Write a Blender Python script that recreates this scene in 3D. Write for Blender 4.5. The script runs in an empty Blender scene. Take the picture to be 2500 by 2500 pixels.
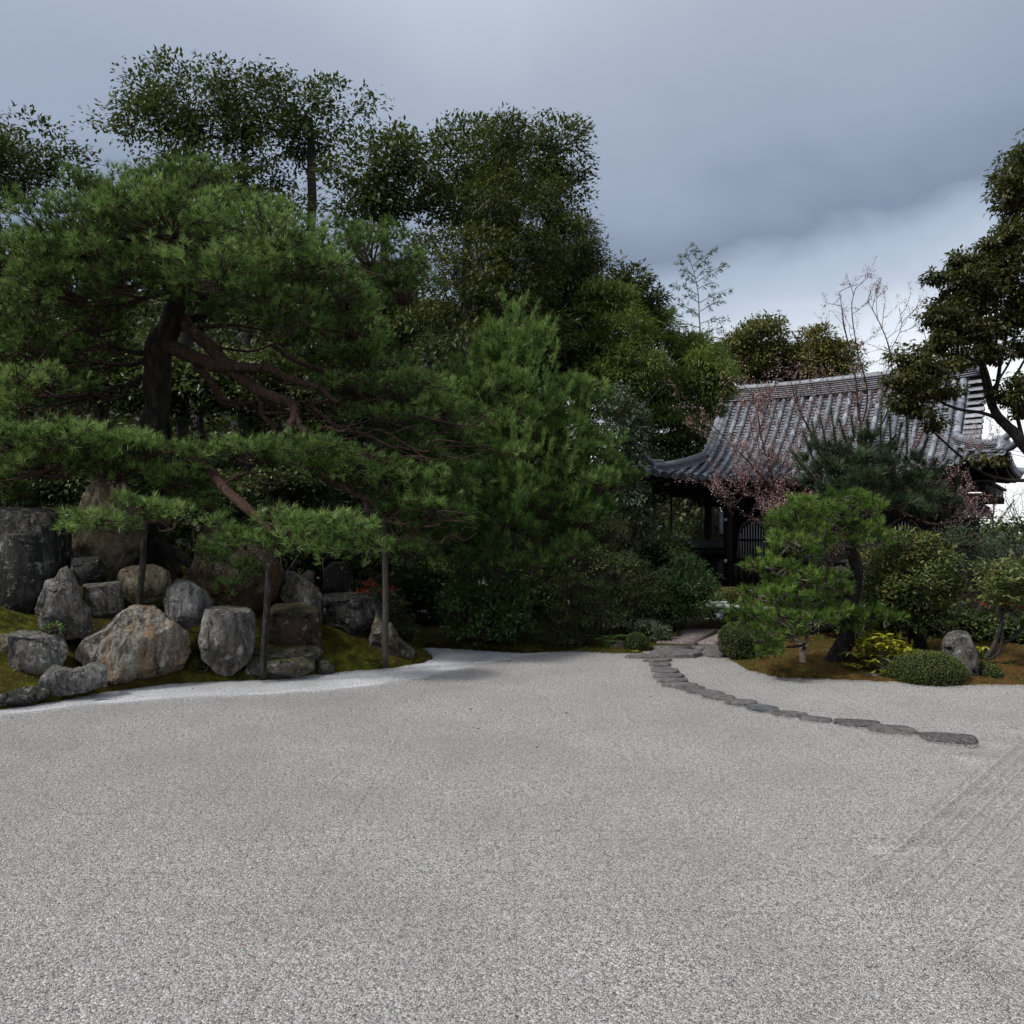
import bpy, bmesh, math, random
import numpy as np
from mathutils import Matrix, Vector
rng = np.random.default_rng(7)
random.seed(7)
SC = bpy.context.scene
COL = SC.collection

# ------------------------------------------------------------------ camera, sky, sun, exposure
CAM_H = 1.7
F = 2165.0                    # focal length in units of 1/2500 of the picture width
HZ = 1300.0                   # horizon row in the same units
cam_d = bpy.data.cameras.new('camera')
cam = bpy.data.objects.new('camera', cam_d); COL.objects.link(cam)
cam.location = (0, 0, CAM_H); cam.rotation_euler = (math.radians(90), 0, 0)
cam_d.sensor_fit = 'HORIZONTAL'; cam_d.sensor_width = 36; cam_d.lens = 36 * F / 2500
cam_d.shift_y = (HZ - 1250) / 2500
cam_d.clip_end = 2000; cam_d.clip_start = 0.05
SC.camera = cam

SUN_AZ, SUN_EL = math.radians(242), math.radians(50)      # azimuth from +Y clockwise
w = bpy.data.worlds.new('World'); SC.world = w; w.use_nodes = True
nt = w.node_tree; nt.nodes.clear()
def wn(t, **k):
    n = nt.nodes.new(t)
    for a, b in k.items(): setattr(n, a, b)
    return n
out = wn('ShaderNodeOutputWorld'); bg = wn('ShaderNodeBackground'); bg.inputs['Strength'].default_value = 0.095
sky = wn('ShaderNodeTexSky', sky_type='NISHITA', sun_disc=False)
sky.sun_elevation = SUN_EL; sky.sun_rotation = SUN_AZ
tc = wn('ShaderNodeTexCoord'); sep = wn('ShaderNodeSeparateXYZ')
nt.links.new(tc.outputs['Generated'], sep.inputs[0])
# cloud deck: direction projected on a flat layer
addz = wn('ShaderNodeMath', operation='ADD'); addz.inputs[1].default_value = 0.22
mx = wn('ShaderNodeMath', operation='MAXIMUM'); mx.inputs[1].default_value = 0.06
nt.links.new(sep.outputs['Z'], addz.inputs[0]); nt.links.new(addz.outputs[0], mx.inputs[0])
dv = wn('ShaderNodeVectorMath', operation='DIVIDE'); comb = wn('ShaderNodeCombineXYZ')
for i in range(3): nt.links.new(mx.outputs[0], comb.inputs[i])
nt.links.new(tc.outputs['Generated'], dv.inputs[0]); nt.links.new(comb.outputs[0], dv.inputs[1])
no1 = wn('ShaderNodeTexNoise'); no1.inputs['Scale'].default_value = 1.15; no1.inputs['Detail'].default_value = 7; no1.inputs['Roughness'].default_value = 0.5
no1.inputs['Distortion'].default_value = 0.35
off = wn('ShaderNodeVectorMath', operation='ADD'); off.inputs[1].default_value = (3.1, 0.4, 0.0)
nt.links.new(dv.outputs[0], off.inputs[0]); nt.links.new(off.outputs[0], no1.inputs['Vector'])
# elevation drives the general tone of the overcast deck
elr = wn('ShaderNodeValToRGB'); cr = elr.color_ramp
cr.elements[0].position = 0.0; cr.elements[0].color = (6.4, 6.5, 6.6, 1)
cr.elements[1].position = 1.0; cr.elements[1].color = (5.6, 5.8, 6.2, 1)
for p, c in ((0.10, (6.0, 6.15, 6.3, 1)), (0.17, (4.6, 4.85, 5.2, 1)), (0.23, (3.1, 3.45, 4.0, 1)), (0.28, (2.35, 2.75, 3.35, 1)), (0.325, (1.25, 1.5, 1.95, 1)), (0.40, (1.9, 2.2, 2.75, 1)), (0.5, (2.4, 2.7, 3.2, 1)), (0.65, (3.8, 4.1, 4.6, 1))):
    e = cr.elements.new(p); e.color = c
# tilt the gradient: dark cloud bank to the left, bright to the right
tilt = wn('ShaderNodeMath', operation='MULTIPLY_ADD'); tilt.inputs[1].default_value = -0.10
nt.links.new(sep.outputs['X'], tilt.inputs[0]); nt.links.new(sep.outputs['Z'], tilt.inputs[2])
tilt2 = wn('ShaderNodeMath', operation='ADD'); tilt2.inputs[1].default_value = 0.022
nt.links.new(tilt.outputs[0], tilt2.inputs[0])
nmix = wn('ShaderNodeMath', operation='MULTIPLY_ADD'); nmix.inputs[1].default_value = 0.30
nsub = wn('ShaderNodeMath', operation='SUBTRACT'); nsub.inputs[1].default_value = 0.5
nt.links.new(no1.outputs['Fac'], nsub.inputs[0]); nt.links.new(nsub.outputs[0], nmix.inputs[0]); nt.links.new(tilt2.outputs[0], nmix.inputs[2])
nt.links.new(nmix.outputs[0], elr.inputs['Fac'])
mixc = wn('ShaderNodeMix', data_type='RGBA'); mixc.inputs['Factor'].default_value = 0.88
nt.links.new(sky.outputs[0], mixc.inputs['A']); nt.links.new(elr.outputs[0], mixc.inputs['B'])
nt.links.new(mixc.outputs['Result'], bg.inputs['Color']); nt.links.new(bg.outputs[0], out.inputs[0])

sd_ = bpy.data.lights.new('sun', 'SUN'); sd_.energy = 2.1; sd_.angle = math.radians(7); sd_.color = (1.0, 0.96, 0.9)
sun = bpy.data.objects.new('sun', sd_); COL.objects.link(sun)
sdir = Vector((math.sin(SUN_AZ) * math.cos(SUN_EL), math.cos(SUN_AZ) * math.cos(SUN_EL), math.sin(SUN_EL)))
sun.rotation_euler = sdir.to_track_quat('Z', 'Y').to_euler(); sun.location = (-20, -4, 20)
vs = SC.view_settings; vs.view_transform = 'Standard'; vs.look = 'None'; vs.gamma = 1; vs.use_curve_mapping = False
vs.exposure = 0.92
SC.render.engine = 'CYCLES'
cy = SC.cycles; cy.max_bounces = 5; cy.diffuse_bounces = 3; cy.glossy_bounces = 2; cy.transmission_bounces = 3
cy.transparent_max_bounces = 4; cy.caustics_reflective = False; cy.caustics_refractive = False

# ------------------------------------------------------------------ helpers
def P(px, py, d):
    return np.array([(px - 1250) / F * d, d, CAM_H - (py - HZ) / F * d])
def G(px, py, z=0.0):
    d = (CAM_H - z) * F / (py - HZ)
    return np.array([(px - 1250) / F * d, d, z])

def _hash(ix, iy, iz, seed):
    n = (ix * 374761393 + iy * 668265263 + iz * 2147483647 + seed * 974711) & 0xffffffff
    n = ((n ^ (n >> 13)) * 1274126177) & 0xffffffff
    n = (n ^ (n >> 16)) & 0xffffffff
    return n.astype(np.float64) / 4294967295.0
def vnoise(p, seed=0):
    p = np.asarray(p, dtype=np.float64); i = np.floor(p).astype(np.int64); f = p - i
    u = f * f * (3 - 2 * f); r = 0
    for dx in (0, 1):
        for dy in (0, 1):
            for dz in (0, 1):
                h = _hash(i[..., 0] + dx, i[..., 1] + dy, i[..., 2] + dz, seed)
                wx = u[..., 0] if dx else 1 - u[..., 0]
                wy = u[..., 1] if dy else 1 - u[..., 1]
                wz = u[..., 2] if dz else 1 - u[..., 2]
                r = r + h * wx * wy * wz
    return r * 2 - 1
def fbm(p, octv=4, seed=0, rough=0.5):
    p = np.asarray(p, dtype=np.float64); a = 1.0; s = 0; t = 0
    for o in range(octv):
        s = s + a * vnoise(p * (2 ** o) + 17.3 * o, seed + o); t += a; a *= rough
    return s / t

ORG = {}
def prop(o, label=None, cat=None, group=None, kind=None):
    if label: o['label'] = label
    if cat: o['category'] = cat
    if group: o['group'] = group
    if kind: o['kind'] = kind
    return o
def empty(name, loc, label, cat, group=None):
    o = bpy.data.objects.new(name, None); COL.objects.link(o); o.location = tuple(loc); o.empty_display_size = 0.2
    ORG[o.name] = np.array(loc, float)
    return prop(o, label, cat, group)
def mesh_np(name, V, Fc, mat, tint=None, smooth=False):
    V = np.asarray(V, dtype=np.float32); Fc = np.asarray(Fc, dtype=np.int32)
    me = bpy.data.meshes.new(name); k = Fc.shape[1]
    me.vertices.add(len(V)); me.vertices.foreach_set('co', V.ravel())
    me.loops.add(Fc.size); me.loops.foreach_set('vertex_index', Fc.ravel())
    me.polygons.add(len(Fc)); me.polygons.foreach_set('loop_start', np.arange(0, Fc.size, k, dtype=np.int32))
    if smooth: me.polygons.foreach_set('use_smooth', np.ones(len(Fc), dtype=bool))
    if tint is not None:
        at = me.attributes.new('tint', 'FLOAT', 'POINT'); at.data.foreach_set('value', np.asarray(tint, dtype=np.float32))
    me.update(calc_edges=True)
    if mat: me.materials.append(mat)
    return me
def mk(name, V, Fc, mat, parent=None, tint=None, smooth=False, kind=None, origin=None):
    """V in world coordinates; the object sits at its parent's origin (or at origin)"""
    V = np.asarray(V, float)
    org = ORG[parent.name] if parent is not None else (np.zeros(3) if origin is None else np.array(origin, float))
    me = mesh_np(name, V - org, Fc, mat, tint, smooth)
    o = bpy.data.objects.new(name, me); COL.objects.link(o)
    ORG[o.name] = org
    if parent is not None: o.parent = parent
    else: o.location = tuple(org)
    if kind: o['kind'] = kind
    return o
def put(name, me, M, parent):
    """an object that shares mesh me, at world matrix M, under parent"""
    o = bpy.data.objects.new(name, me); COL.objects.link(o); o.parent = parent
    o.matrix_local = Matrix.Translation(-Vector(ORG[parent.name])) @ M
    return o
def cat(parts):
    """join (V,F[,T]) arrays"""
    Vs, Fs, Ts, n = [], [], [], 0
    for p in parts:
        Vs.append(p[0]); Fs.append(p[1] + n); n += len(p[0])
        if len(p) > 2: Ts.append(p[2])
    return (np.concatenate(Vs), np.concatenate(Fs)) + ((np.concatenate(Ts),) if Ts else ())
def box(c, size, rot=None):
    s = np.array(size) / 2
    V = np.array([[x, y, z] for x in (-1, 1) for y in (-1, 1) for z in (-1, 1)], float) * s
    if rot is not None: V = V @ np.array(rot).T
    V = V + np.array(c)
    Fc = np.array([[0, 1, 3], [0, 3, 2], [4, 6, 7], [4, 7, 5], [0, 4, 5], [0, 5, 1], [2, 3, 7], [2, 7, 6], [0, 2, 6], [0, 6, 4], [1, 5, 7], [1, 7, 3]])
    return V, Fc
def smooth_line(pts, per=6):
    p = np.asarray(pts, float)
    if len(p) < 3: return np.array([p[0] + (p[-1] - p[0]) * t for t in np.linspace(0, 1, per + 1)])
    q = np.vstack([2 * p[0] - p[1], p, 2 * p[-1] - p[-2]]); o = []
    for i in range(1, len(q) - 2):
        for t in np.linspace(0, 1, per, endpoint=False):
            a, b, c, d = q[i - 1], q[i], q[i + 1], q[i + 2]
            o.append(0.5 * (2 * b + (c - a) * t + (2 * a - 5 * b + 4 * c - d) * t * t + (3 * b - a - 3 * c + d) * t ** 3))
    o.append(q[-2]); return np.array(o)
def tube(pts, rad, sides=8, rough=0.0, seed=0, cap=True):
    p = np.asarray(pts, float); n = len(p); rad = np.broadcast_to(np.asarray(rad, float), (n,))
    t = np.gradient(p, axis=0); t /= np.linalg.norm(t, axis=1, keepdims=True) + 1e-9
    ref = np.array([0.13, -1.0, 0.21]) if abs(t[0][1]) < 0.8 else np.array([1.0, 0.1, 0.1])
    u = np.cross(t, ref); u /= np.linalg.norm(u, axis=1, keepdims=True) + 1e-9
    v = np.cross(t, u); a = np.linspace(0, 2 * np.pi, sides, endpoint=False)
    ring = u[:, None, :] * np.cos(a)[None, :, None] + v[:, None, :] * np.sin(a)[None, :, None]
    r = rad[:, None]
    if rough > 0:
        q = p[:, None, :] + ring * r[:, :, None]
        r = r * (1 + rough * fbm(q * (0.45 / max(rad.max(), 1e-3)), 3, seed))
    else: r = np.broadcast_to(r, (n, sides))
    V = (p[:, None, :] + ring * r[:, :, None]).reshape(-1, 3)
    i = np.arange(n - 1)[:, None] * sides; j = np.arange(sides)[None, :]; k = (j + 1) % sides
    a0, a1, b0, b1 = i + j, i + k, i + sides + j, i + sides + k
    Fc = np.concatenate([np.stack([a0, a1, b1], -1).reshape(-1, 3), np.stack([a0, b1, b0], -1).reshape(-1, 3)])
    if cap:
        V = np.vstack([V, p[0], p[-1]]); jj = np.arange(sides); kk = (jj + 1) % sides
        Fc = np.concatenate([Fc, np.stack([kk, jj, np.full(sides, n * sides)], -1), np.stack([(n - 1) * sides + jj, (n - 1) * sides + kk, np.full(sides, n * sides + 1)], -1)])
    return V, Fc
def unit(v): return v / (np.linalg.norm(v, axis=-1, keepdims=True) + 1e-9)

# ------------------------------------------------------------------ materials
def new_mat(name):
    m = bpy.data.materials.new(name); m.use_nodes = True; t = m.node_tree; b = t.nodes['Principled BSDF']
    return m, t, b
def N(t, typ, **k):
    n = t.nodes.new(typ)
    for a, b in k.items():
        if a.startswith('i_'): n.inputs[a[2:].replace('_', ' ')].default_value = b
        else: setattr(n, a, b)
    return n
def ramp(t, src, stops, interp='LINEAR'):
    r = t.nodes.new('ShaderNodeValToRGB'); r.color_ramp.interpolation = interp
    els = r.color_ramp.elements
    while len(els) > 1: els.remove(els[-1])
    els[0].position = stops[0][0]; els[0].color = (*stops[0][1], 1) if len(stops[0][1]) == 3 else stops[0][1]
    for p, c in stops[1:]:
        e = els.new(p); e.color = (*c, 1)
    t.links.new(src, r.inputs['Fac']); return r.outputs['Color']
def g3(v): return (v, v, v)
def mixrgb(t, fac, a, b, mode='MIX'):
    n = t.nodes.new('ShaderNodeMix'); n.data_type = 'RGBA'; n.blend_type = mode
    for s, v in (('Factor', fac), ('A', a), ('B', b)):
        sock = n.inputs[s] if s == 'Factor' else [i for i in n.inputs if i.name == s and i.type == 'RGBA'][0]
        if hasattr(v, 'is_output') or isinstance(v, bpy.types.NodeSocket): t.links.new(v, sock)
        elif isinstance(v, (int, float)): sock.default_value = v
        else: sock.default_value = (*v, 1)
    return [o for o in n.outputs if o.type == 'RGBA'][0]
def noise(t, vec, scale, detail=4, rough=0.55, dist=0.0):
    n = N(t, 'ShaderNodeTexNoise'); n.inputs['Scale'].default_value = scale; n.inputs['Detail'].default_value = detail
    n.inputs['Roughness'].default_value = rough; n.inputs['Distortion'].default_value = dist
    if vec is not None: t.links.new(vec, n.inputs['Vector'])
    return n.outputs['Fac']
def bump(t, b, h, strength, dist=0.02, prev=None):
    n = N(t, 'ShaderNodeBump'); n.inputs['Strength'].default_value = strength; n.inputs['Distance'].default_value = dist
    t.links.new(h, n.inputs['Height'])
    if prev is not None: t.links.new(prev, n.inputs['Normal'])
    t.links.new(n.outputs[0], b.inputs['Normal']); return n.outputs[0]

def foliage_mat(name, stops, trans=0.3, rough=0.5, spec=0.3):
    m, t, b = new_mat(name)
    at = N(t, 'ShaderNodeAttribute', attribute_name='tint')
    c = ramp(t, at.outputs['Fac'], stops)
    t.links.new(c, b.inputs['Base Color']); b.inputs['Roughness'].default_value = rough
    b.inputs['Specular IOR Level'].default_value = spec
    tr = N(t, 'ShaderNodeBsdfTranslucent'); mxs = N(t, 'ShaderNodeMixShader'); mxs.inputs[0].default_value = trans
    br = mixrgb(t, 0.5, c, (0.10, 0.13, 0.02)); t.links.new(br, tr.inputs['Color'])
    t.links.new(b.outputs[0], mxs.inputs[1]); t.links.new(tr.outputs[0], mxs.inputs[2])
    t.links.new(mxs.outputs[0], t.nodes['Material Output'].inputs['Surface'])
    return m
def S(*a): return [(i / (len(a) - 1), c) for i, c in enumerate(a)]
def PN(a, b, c, d): return [(0, (.14, .075, .03)), (.015, (.10, .06, .025)), (.03, a), (.36, b), (.68, c), (1, d)]
M = {}
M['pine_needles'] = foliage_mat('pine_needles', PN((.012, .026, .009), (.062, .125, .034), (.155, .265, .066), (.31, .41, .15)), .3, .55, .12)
M['young_needles'] = foliage_mat('young_needles', PN((.013, .030, .010), (.064, .132, .034), (.15, .26, .062), (.30, .395, .13)), .3, .55, .12)
M['garden_needles'] = foliage_mat('garden_needles', PN((.03, .05, .010), (.060, .122, .022), (.125, .222, .042), (.25, .35, .085)), .3, .55, .12)
M['dark_needles'] = foliage_mat('dark_needles', S((.010, .020, .012), (.026, .048, .026), (.055, .09, .042), (.11, .15, .07)), .2)
M['cedar_leaves'] = foliage_mat('cedar_leaves', S((.010, .015, .006), (.026, .036, .010), (.055, .065, .014), (.11, .11, .022)), .25)
M['bamboo_leaves'] = foliage_mat('bamboo_leaves', S((.024, .044, .012), (.075, .122, .026), (.15, .21, .04), (.24, .28, .06)), .38)
M['forest_leaves'] = foliage_mat('forest_leaves', S((.008, .014, .006), (.030, .046, .014), (.066, .092, .026), (.14, .165, .055)), .25, .4)
M['camphor_leaves'] = foliage_mat('camphor_leaves', S((.02, .03, .010), (.075, .09, .022), (.13, .135, .032), (.18, .12, .05)), .3, .5)
M['dark_camphor_leaves'] = foliage_mat('dark_camphor_leaves', S((.012, .016, .006), (.028, .034, .010), (.055, .058, .014), (.09, .085, .02)), .3, .4)
M['camellia_leaves'] = foliage_mat('camellia_leaves', S((.018, .045, .012), (.045, .10, .024), (.085, .16, .036), (.14, .22, .06)), .25, .38, .4)
M['pale_leaves'] = foliage_mat('pale_leaves', S((.035, .055, .02), (.075, .10, .03), (.13, .16, .05), (.20, .22, .09)), .3)
M['osmanthus_leaves'] = foliage_mat('osmanthus_leaves', S((.02, .04, .012), (.045, .072, .018), (.10, .115, .026), (.24, .19, .045)), .2, .42, .35)
M['grey_leaves'] = foliage_mat('grey_leaves', S((.025, .042, .025), (.05, .08, .045), (.08, .11, .065), (.13, .16, .10)), .2)
M['yellow_leaves'] = foliage_mat('yellow_leaves', S((.12, .15, .015), (.26, .29, .025), (.40, .40, .04), (.48, .42, .05)), .35)
M['red_leaves'] = foliage_mat('red_leaves', S((.25, .03, .01), (.40, .06, .02)), .3)
M['box_leaves'] = foliage_mat('box_leaves', S((.025, .04, .010), (.05, .075, .016), (.085, .11, .022), (.14, .15, .03)), .2)
M['hedge_leaves'] = foliage_mat('hedge_leaves', S((.035, .05, .012), (.07, .085, .018), (.13, .13, .025), (.26, .19, .04)), .25)
M['blossom'] = foliage_mat('blossom', S((.07, .018, .018), (.20, .06, .065), (.46, .30, .30), (.66, .56, .55)), .25)
M['litter'] = foliage_mat('litter', S((.05, .025, .012), (.12, .055, .025), (.20, .10, .04)), .1)
M['moss_tufts'] = foliage_mat('moss_tufts', S((.03, .035, .006), (.07, .075, .010), (.12, .12, .016), (.17, .09, .024)), .2)

def bark_mat(name, c1, c2, c3, scale=14, stretch=0.22, strength=0.9):
    m, t, b = new_mat(name)
    geo = N(t, 'ShaderNodeTexCoord'); mp = N(t, 'ShaderNodeMapping'); mp.inputs['Scale'].default_value = (1, 1, stretch)
    t.links.new(geo.outputs['Object'], mp.inputs['Vector'])
    n1 = noise(t, mp.outputs[0], scale, 6, .65, .6)
    vo = N(t, 'ShaderNodeTexVoronoi', feature='DISTANCE_TO_EDGE'); vo.inputs['Scale'].default_value = scale * 1.3
    dn = N(t, 'ShaderNodeMixRGB') if False else None
    t.links.new(mp.outputs[0], vo.inputs['Vector'])
    c = ramp(t, n1, [(0.3, c1), (0.5, c2), (0.72, c3)])
    t.links.new(c, b.inputs['Base Color']); b.inputs['Roughness'].default_value = .9; b.inputs['Specular IOR Level'].default_value = .2
    p1 = bump(t, b, vo.outputs['Distance'], strength, .03); bump(t, b, n1, strength * .7, .02, p1)
    return m
M['pine_bark'] = bark_mat('pine_bark', (.006, .005, .004), (.016, .013, .011), (.05, .042, .036), 18, .25, 1.3)
M['red_bark'] = bark_mat('red_bark', (.012, .008, .006), (.042, .024, .018), (.11, .062, .048), 26, .5, 1.2)
M['grey_bark'] = bark_mat('grey_bark', (.012, .011, .010), (.035, .032, .030), (.075, .07, .065), 20)
M['twig'] = bark_mat('twig', (.02, .013, .010), (.045, .03, .022), (.08, .055, .042), 40, 1, .2)
M['pale_twig'] = bark_mat('pale_twig', (.05, .04, .035), (.09, .075, .065), (.15, .13, .115), 40, 1, .2)
M['cherry_bark'] = bark_mat('cherry_bark', (.018, .013, .013), (.036, .027, .026), (.07, .052, .05), 30, 1, .3)
M['post_wood'] = bark_mat('post_wood', (.008, .007, .006), (.018, .016, .014), (.07, .065, .06), 30, .25, .6)
M['old_wood'] = bark_mat('old_wood', (.03, .026, .022), (.05, .044, .038), (.08, .072, .062), 30, .15, .5)

def rock_mat(name, dark, mid, light, lichen=0.3, ochre=0.0, strat=(1, 1, 1), strata_amt=.5, moss=.12, ochre_col=(.22, .12, .045), sc=1.0):
    m, t, b = new_mat(name)
    tc = N(t, 'ShaderNodeTexCoord'); oi = N(t, 'ShaderNodeObjectInfo')
    ad = N(t, 'ShaderNodeVectorMath', operation='ADD'); sc_ = N(t, 'ShaderNodeVectorMath', operation='SCALE'); sc_.inputs['Scale'].default_value = 40
    cb = N(t, 'ShaderNodeCombineXYZ')
    for i in range(3): t.links.new(oi.outputs['Random'], cb.inputs[i])
    t.links.new(cb.outputs[0], sc_.inputs[0]); t.links.new(tc.outputs['Object'], ad.inputs[0]); t.links.new(sc_.outputs[0], ad.inputs[1])
    vec = ad.outputs[0]
    mp = N(t, 'ShaderNodeMapping'); mp.inputs['Scale'].default_value = strat; mp.inputs['Rotation'].default_value = (0, .25, 0)
    t.links.new(vec, mp.inputs['Vector'])
    big = noise(t, vec, 2.6 * sc, 5, .6, .3); st = noise(t, mp.outputs[0], 7 * sc, 8, .7, .6); fine = noise(t, vec, 34 * sc, 8, .72)
    base = ramp(t, st, [(0.36, dark), (0.5, mid), (0.66, tuple(x * 1.08 for x in light))])
    c = mixrgb(t, ramp(t, big, [(.35, g3(0)), (.6, g3(1))]), mixrgb(t, .6, base, tuple(x * .8 for x in dark)), base)
    if ochre > 0:
        on = noise(t, mp.outputs[0], 2.2 * sc, 6, .65, .8)
        c = mixrgb(t, ramp(t, on, [(.5, g3(0)), (.68, g3(ochre))]), c, ochre_col)
    # lichen blotches with their own outline
    vo = N(t, 'ShaderNodeTexVoronoi', feature='SMOOTH_F1'); vo.inputs['Scale'].default_value = 16 * sc
    wv = mixrgb(t, .35, vec, N(t, 'ShaderNodeTexNoise').outputs['Color'])
    nn = [n for n in t.nodes if n.bl_idname == 'ShaderNodeTexNoise'][-1]; nn.inputs['Scale'].default_value = 9; nn.inputs['Detail'].default_value = 5; t.links.new(vec, nn.inputs['Vector'])
    t.links.new(wv, vo.inputs['Vector'])
    ln = noise(t, vec, 9 * sc, 9, .78)
    lf = ramp(t, ln, [(.56, g3(0)), (.63, g3(lichen))])
    c = mixrgb(t, lf, c, tuple(min(.42, x * 2.1 + .06) for x in light))
    c = mixrgb(t, ramp(t, fine, [(.38, g3(.55)), (.55, g3(0))]), c, tuple(x * .35 for x in dark))
    # moss on upward faces
    geo = N(t, 'ShaderNodeNewGeometry'); sp = N(t, 'ShaderNodeSeparateXYZ'); t.links.new(geo.outputs['Normal'], sp.inputs[0])
    mm = N(t, 'ShaderNodeMath', operation='MULTIPLY'); t.links.new(sp.outputs['Z'], mm.inputs[0]); t.links.new(noise(t, vec, 5, 5, .6), mm.inputs[1])
    c = mixrgb(t, ramp(t, mm.outputs[0], [(.36, g3(0)), (.52, g3(moss))]), c, (.045, .052, .014))
    t.links.new(c, b.inputs['Base Color']); b.inputs['Roughness'].default_value = .82; b.inputs['Specular IOR Level'].default_value = .25
    p1 = bump(t, b, st, strata_amt, .06); p2 = bump(t, b, big, .5, .08, p1); bump(t, b, fine, .55, .012, p2)
    return m
M['rock_grey'] = rock_mat('rock_grey', (.034, .032, .029), (.125, .119, .108), (.25, .24, .22), .7, .15, (1.6, 1.6, .5), .8)
M['rock_blue'] = rock_mat('rock_blue', (.042, .041, .041), (.155, .152, .148), (.29, .285, .275), .5, .1, (2.4, 2.4, .35), .9)
M['rock_dark'] = rock_mat('rock_dark', (.008, .0075, .007), (.024, .023, .021), (.085, .082, .077), .9, .0, (1.5, 1.5, .5), .7)
M['rock_tan'] = rock_mat('rock_tan', (.08, .068, .045), (.25, .215, .15), (.38, .345, .26), .4, .6, (1.3, 1.3, .6), .6, .35)
M['rock_tawny'] = rock_mat('rock_tawny', (.035, .026, .016), (.11, .085, .055), (.19, .16, .11), .5, .8, (1.2, 1.2, .7), .6, .3, (.15, .07, .04))
M['rock_ochre'] = rock_mat('rock_ochre', (.05, .043, .034), (.215, .197, .168), (.35, .33, .285), .5, .9, (1.8, 1.8, .45), .7, .1, (.24, .125, .045))
M['rock_brown'] = rock_mat('rock_brown', (.016, .011, .008), (.038, .028, .02), (.085, .065, .05), .8, .4, (1, 1, 1), .4, .6, (.09, .05, .02))
M['rock_moss'] = rock_mat('rock_moss', (.03, .028, .022), (.075, .07, .055), (.14, .13, .11), .5, .4, (1, 1, 1), .6, .9)
M['slab'] = rock_mat('slab', (.06, .056, .055), (.125, .119, .118), (.21, .20, .198), .25, .1, (1, 1, 1), .35, .0, sc=2)
M['slab_pale'] = rock_mat('slab_pale', (.06, .062, .066), (.12, .125, .13), (.20, .20, .21), .3, .0, (.4, 1.8, 1), .6, .0, sc=2)
M['slab_rough'] = rock_mat('slab_rough', (.04, .036, .035), (.15, .14, .136), (.32, .30, .295), .8, .0, (1, 1, 1), .8, .0, sc=5)

def gravel_mat(name, scale):
    m, t, b = new_mat(name)
    geo = N(t, 'ShaderNodeNewGeometry'); sp = N(t, 'ShaderNodeSeparateXYZ'); t.links.new(geo.outputs['Position'], sp.inputs[0])
    # a whiter bed of gravel runs along the rockery: y > f(x)
    mr = N(t, 'ShaderNodeMapRange'); mr.inputs['From Min'].default_value = -6; mr.inputs['From Max'].default_value = 4
    t.links.new(sp.outputs['X'], mr.inputs['Value'])
    fc = N(t, 'ShaderNodeFloatCurve'); t.links.new(mr.outputs[0], fc.inputs['Value'])
    cv = fc.mapping.curves[0]
    pts = BAND
    xs = [((x + 6) / 10, (y - 7) / 7) for x, y in pts]
    cv.points[0].location = xs[0]; cv.points[1].location = xs[-1]
    for a in xs[1:-1]: cv.points.new(*a)
    fc.mapping.update()
    yy = N(t, 'ShaderNodeMath', operation='MULTIPLY_ADD'); yy.inputs[1].default_value = 7; yy.inputs[2].default_value = 7
    t.links.new(fc.outputs[0], yy.inputs[0])
    df = N(t, 'ShaderNodeMath', operation='SUBTRACT'); t.links.new(sp.outputs['Y'], df.inputs[0]); t.links.new(yy.outputs[0], df.inputs[1])
    wob = N(t, 'ShaderNodeMath', operation='MULTIPLY_ADD'); wob.inputs[1].default_value = .35; t.links.new(noise(t, geo.outputs['Position'], 6, 5), wob.inputs[0]); t.links.new(df.outputs[0], wob.inputs[2])
    band = ramp(t, wob.outputs[0], [(.02, g3(0)), (.36, g3(.85))])
    sx = N(t, 'ShaderNodeMath', operation='MULTIPLY_ADD'); sx.inputs[1].default_value = .5; sx.inputs[2].default_value = -1.0
    t.links.new(sp.outputs['X'], sx.inputs[0])
    if scale is None:
        rnd = N(t, 'ShaderNodeAttribute', attribute_name='tint').outputs['Fac']
    else:
        vo = N(t, 'ShaderNodeTexVoronoi'); vo.inputs['Scale'].default_value = scale; t.links.new(geo.outputs['Position'], vo.inputs['Vector'])
        s2 = N(t, 'ShaderNodeSeparateColor'); t.links.new(vo.outputs['Color'], s2.inputs[0]); rnd = s2.outputs[0]
    warm = ramp(t, rnd, [(0, (.13, .125, .12)), (.14, (.23, .223, .216)), (.5, (.355, .346, .336)), (.85, (.45, .438, .426)), (1, (.58, .565, .55))])
    cool = ramp(t, rnd, [(0, (.22, .22, .235)), (.12, (.40, .406, .42)), (.5, (.58, .588, .608)), (1, (.76, .765, .785))])
    c = mixrgb(t, band, warm, cool)
    big = noise(t, geo.outputs['Position'], .8, 4, .6)
    c = mixrgb(t, ramp(t, big, [(.35, g3(.42)), (.62, g3(0))]), c, (.24, .23, .215))
    t.links.new(c, b.inputs['Base Color']); b.inputs['Roughness'].default_value = .85; b.inputs['Specular IOR Level'].default_value = .25
    if scale is not None:
        v2 = N(t, 'ShaderNodeTexVoronoi'); v2.inputs['Scale'].default_value = scale; t.links.new(geo.outputs['Position'], v2.inputs['Vector'])
        iv = N(t, 'ShaderNodeMath', operation='SUBTRACT'); iv.inputs[0].default_value = 1; t.links.new(v2.outputs['Distance'], iv.inputs[1])
        bump(t, b, iv.outputs[0], 1.0, .012)
    return m
BAND = [(-6, 7.55), (-4.8, 8.28), (-4.22, 8.70), (-3.56, 9.04), (-2.79, 9.28), (-1.81, 9.78), (-1.19, 10.35), (-.76, 10.95), (-.28, 11.8), (.29, 12.5), (2.0, 13.4), (4, 13.8)]
M['gravel_sheet'] = gravel_mat('gravel_sheet', 75)
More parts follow.
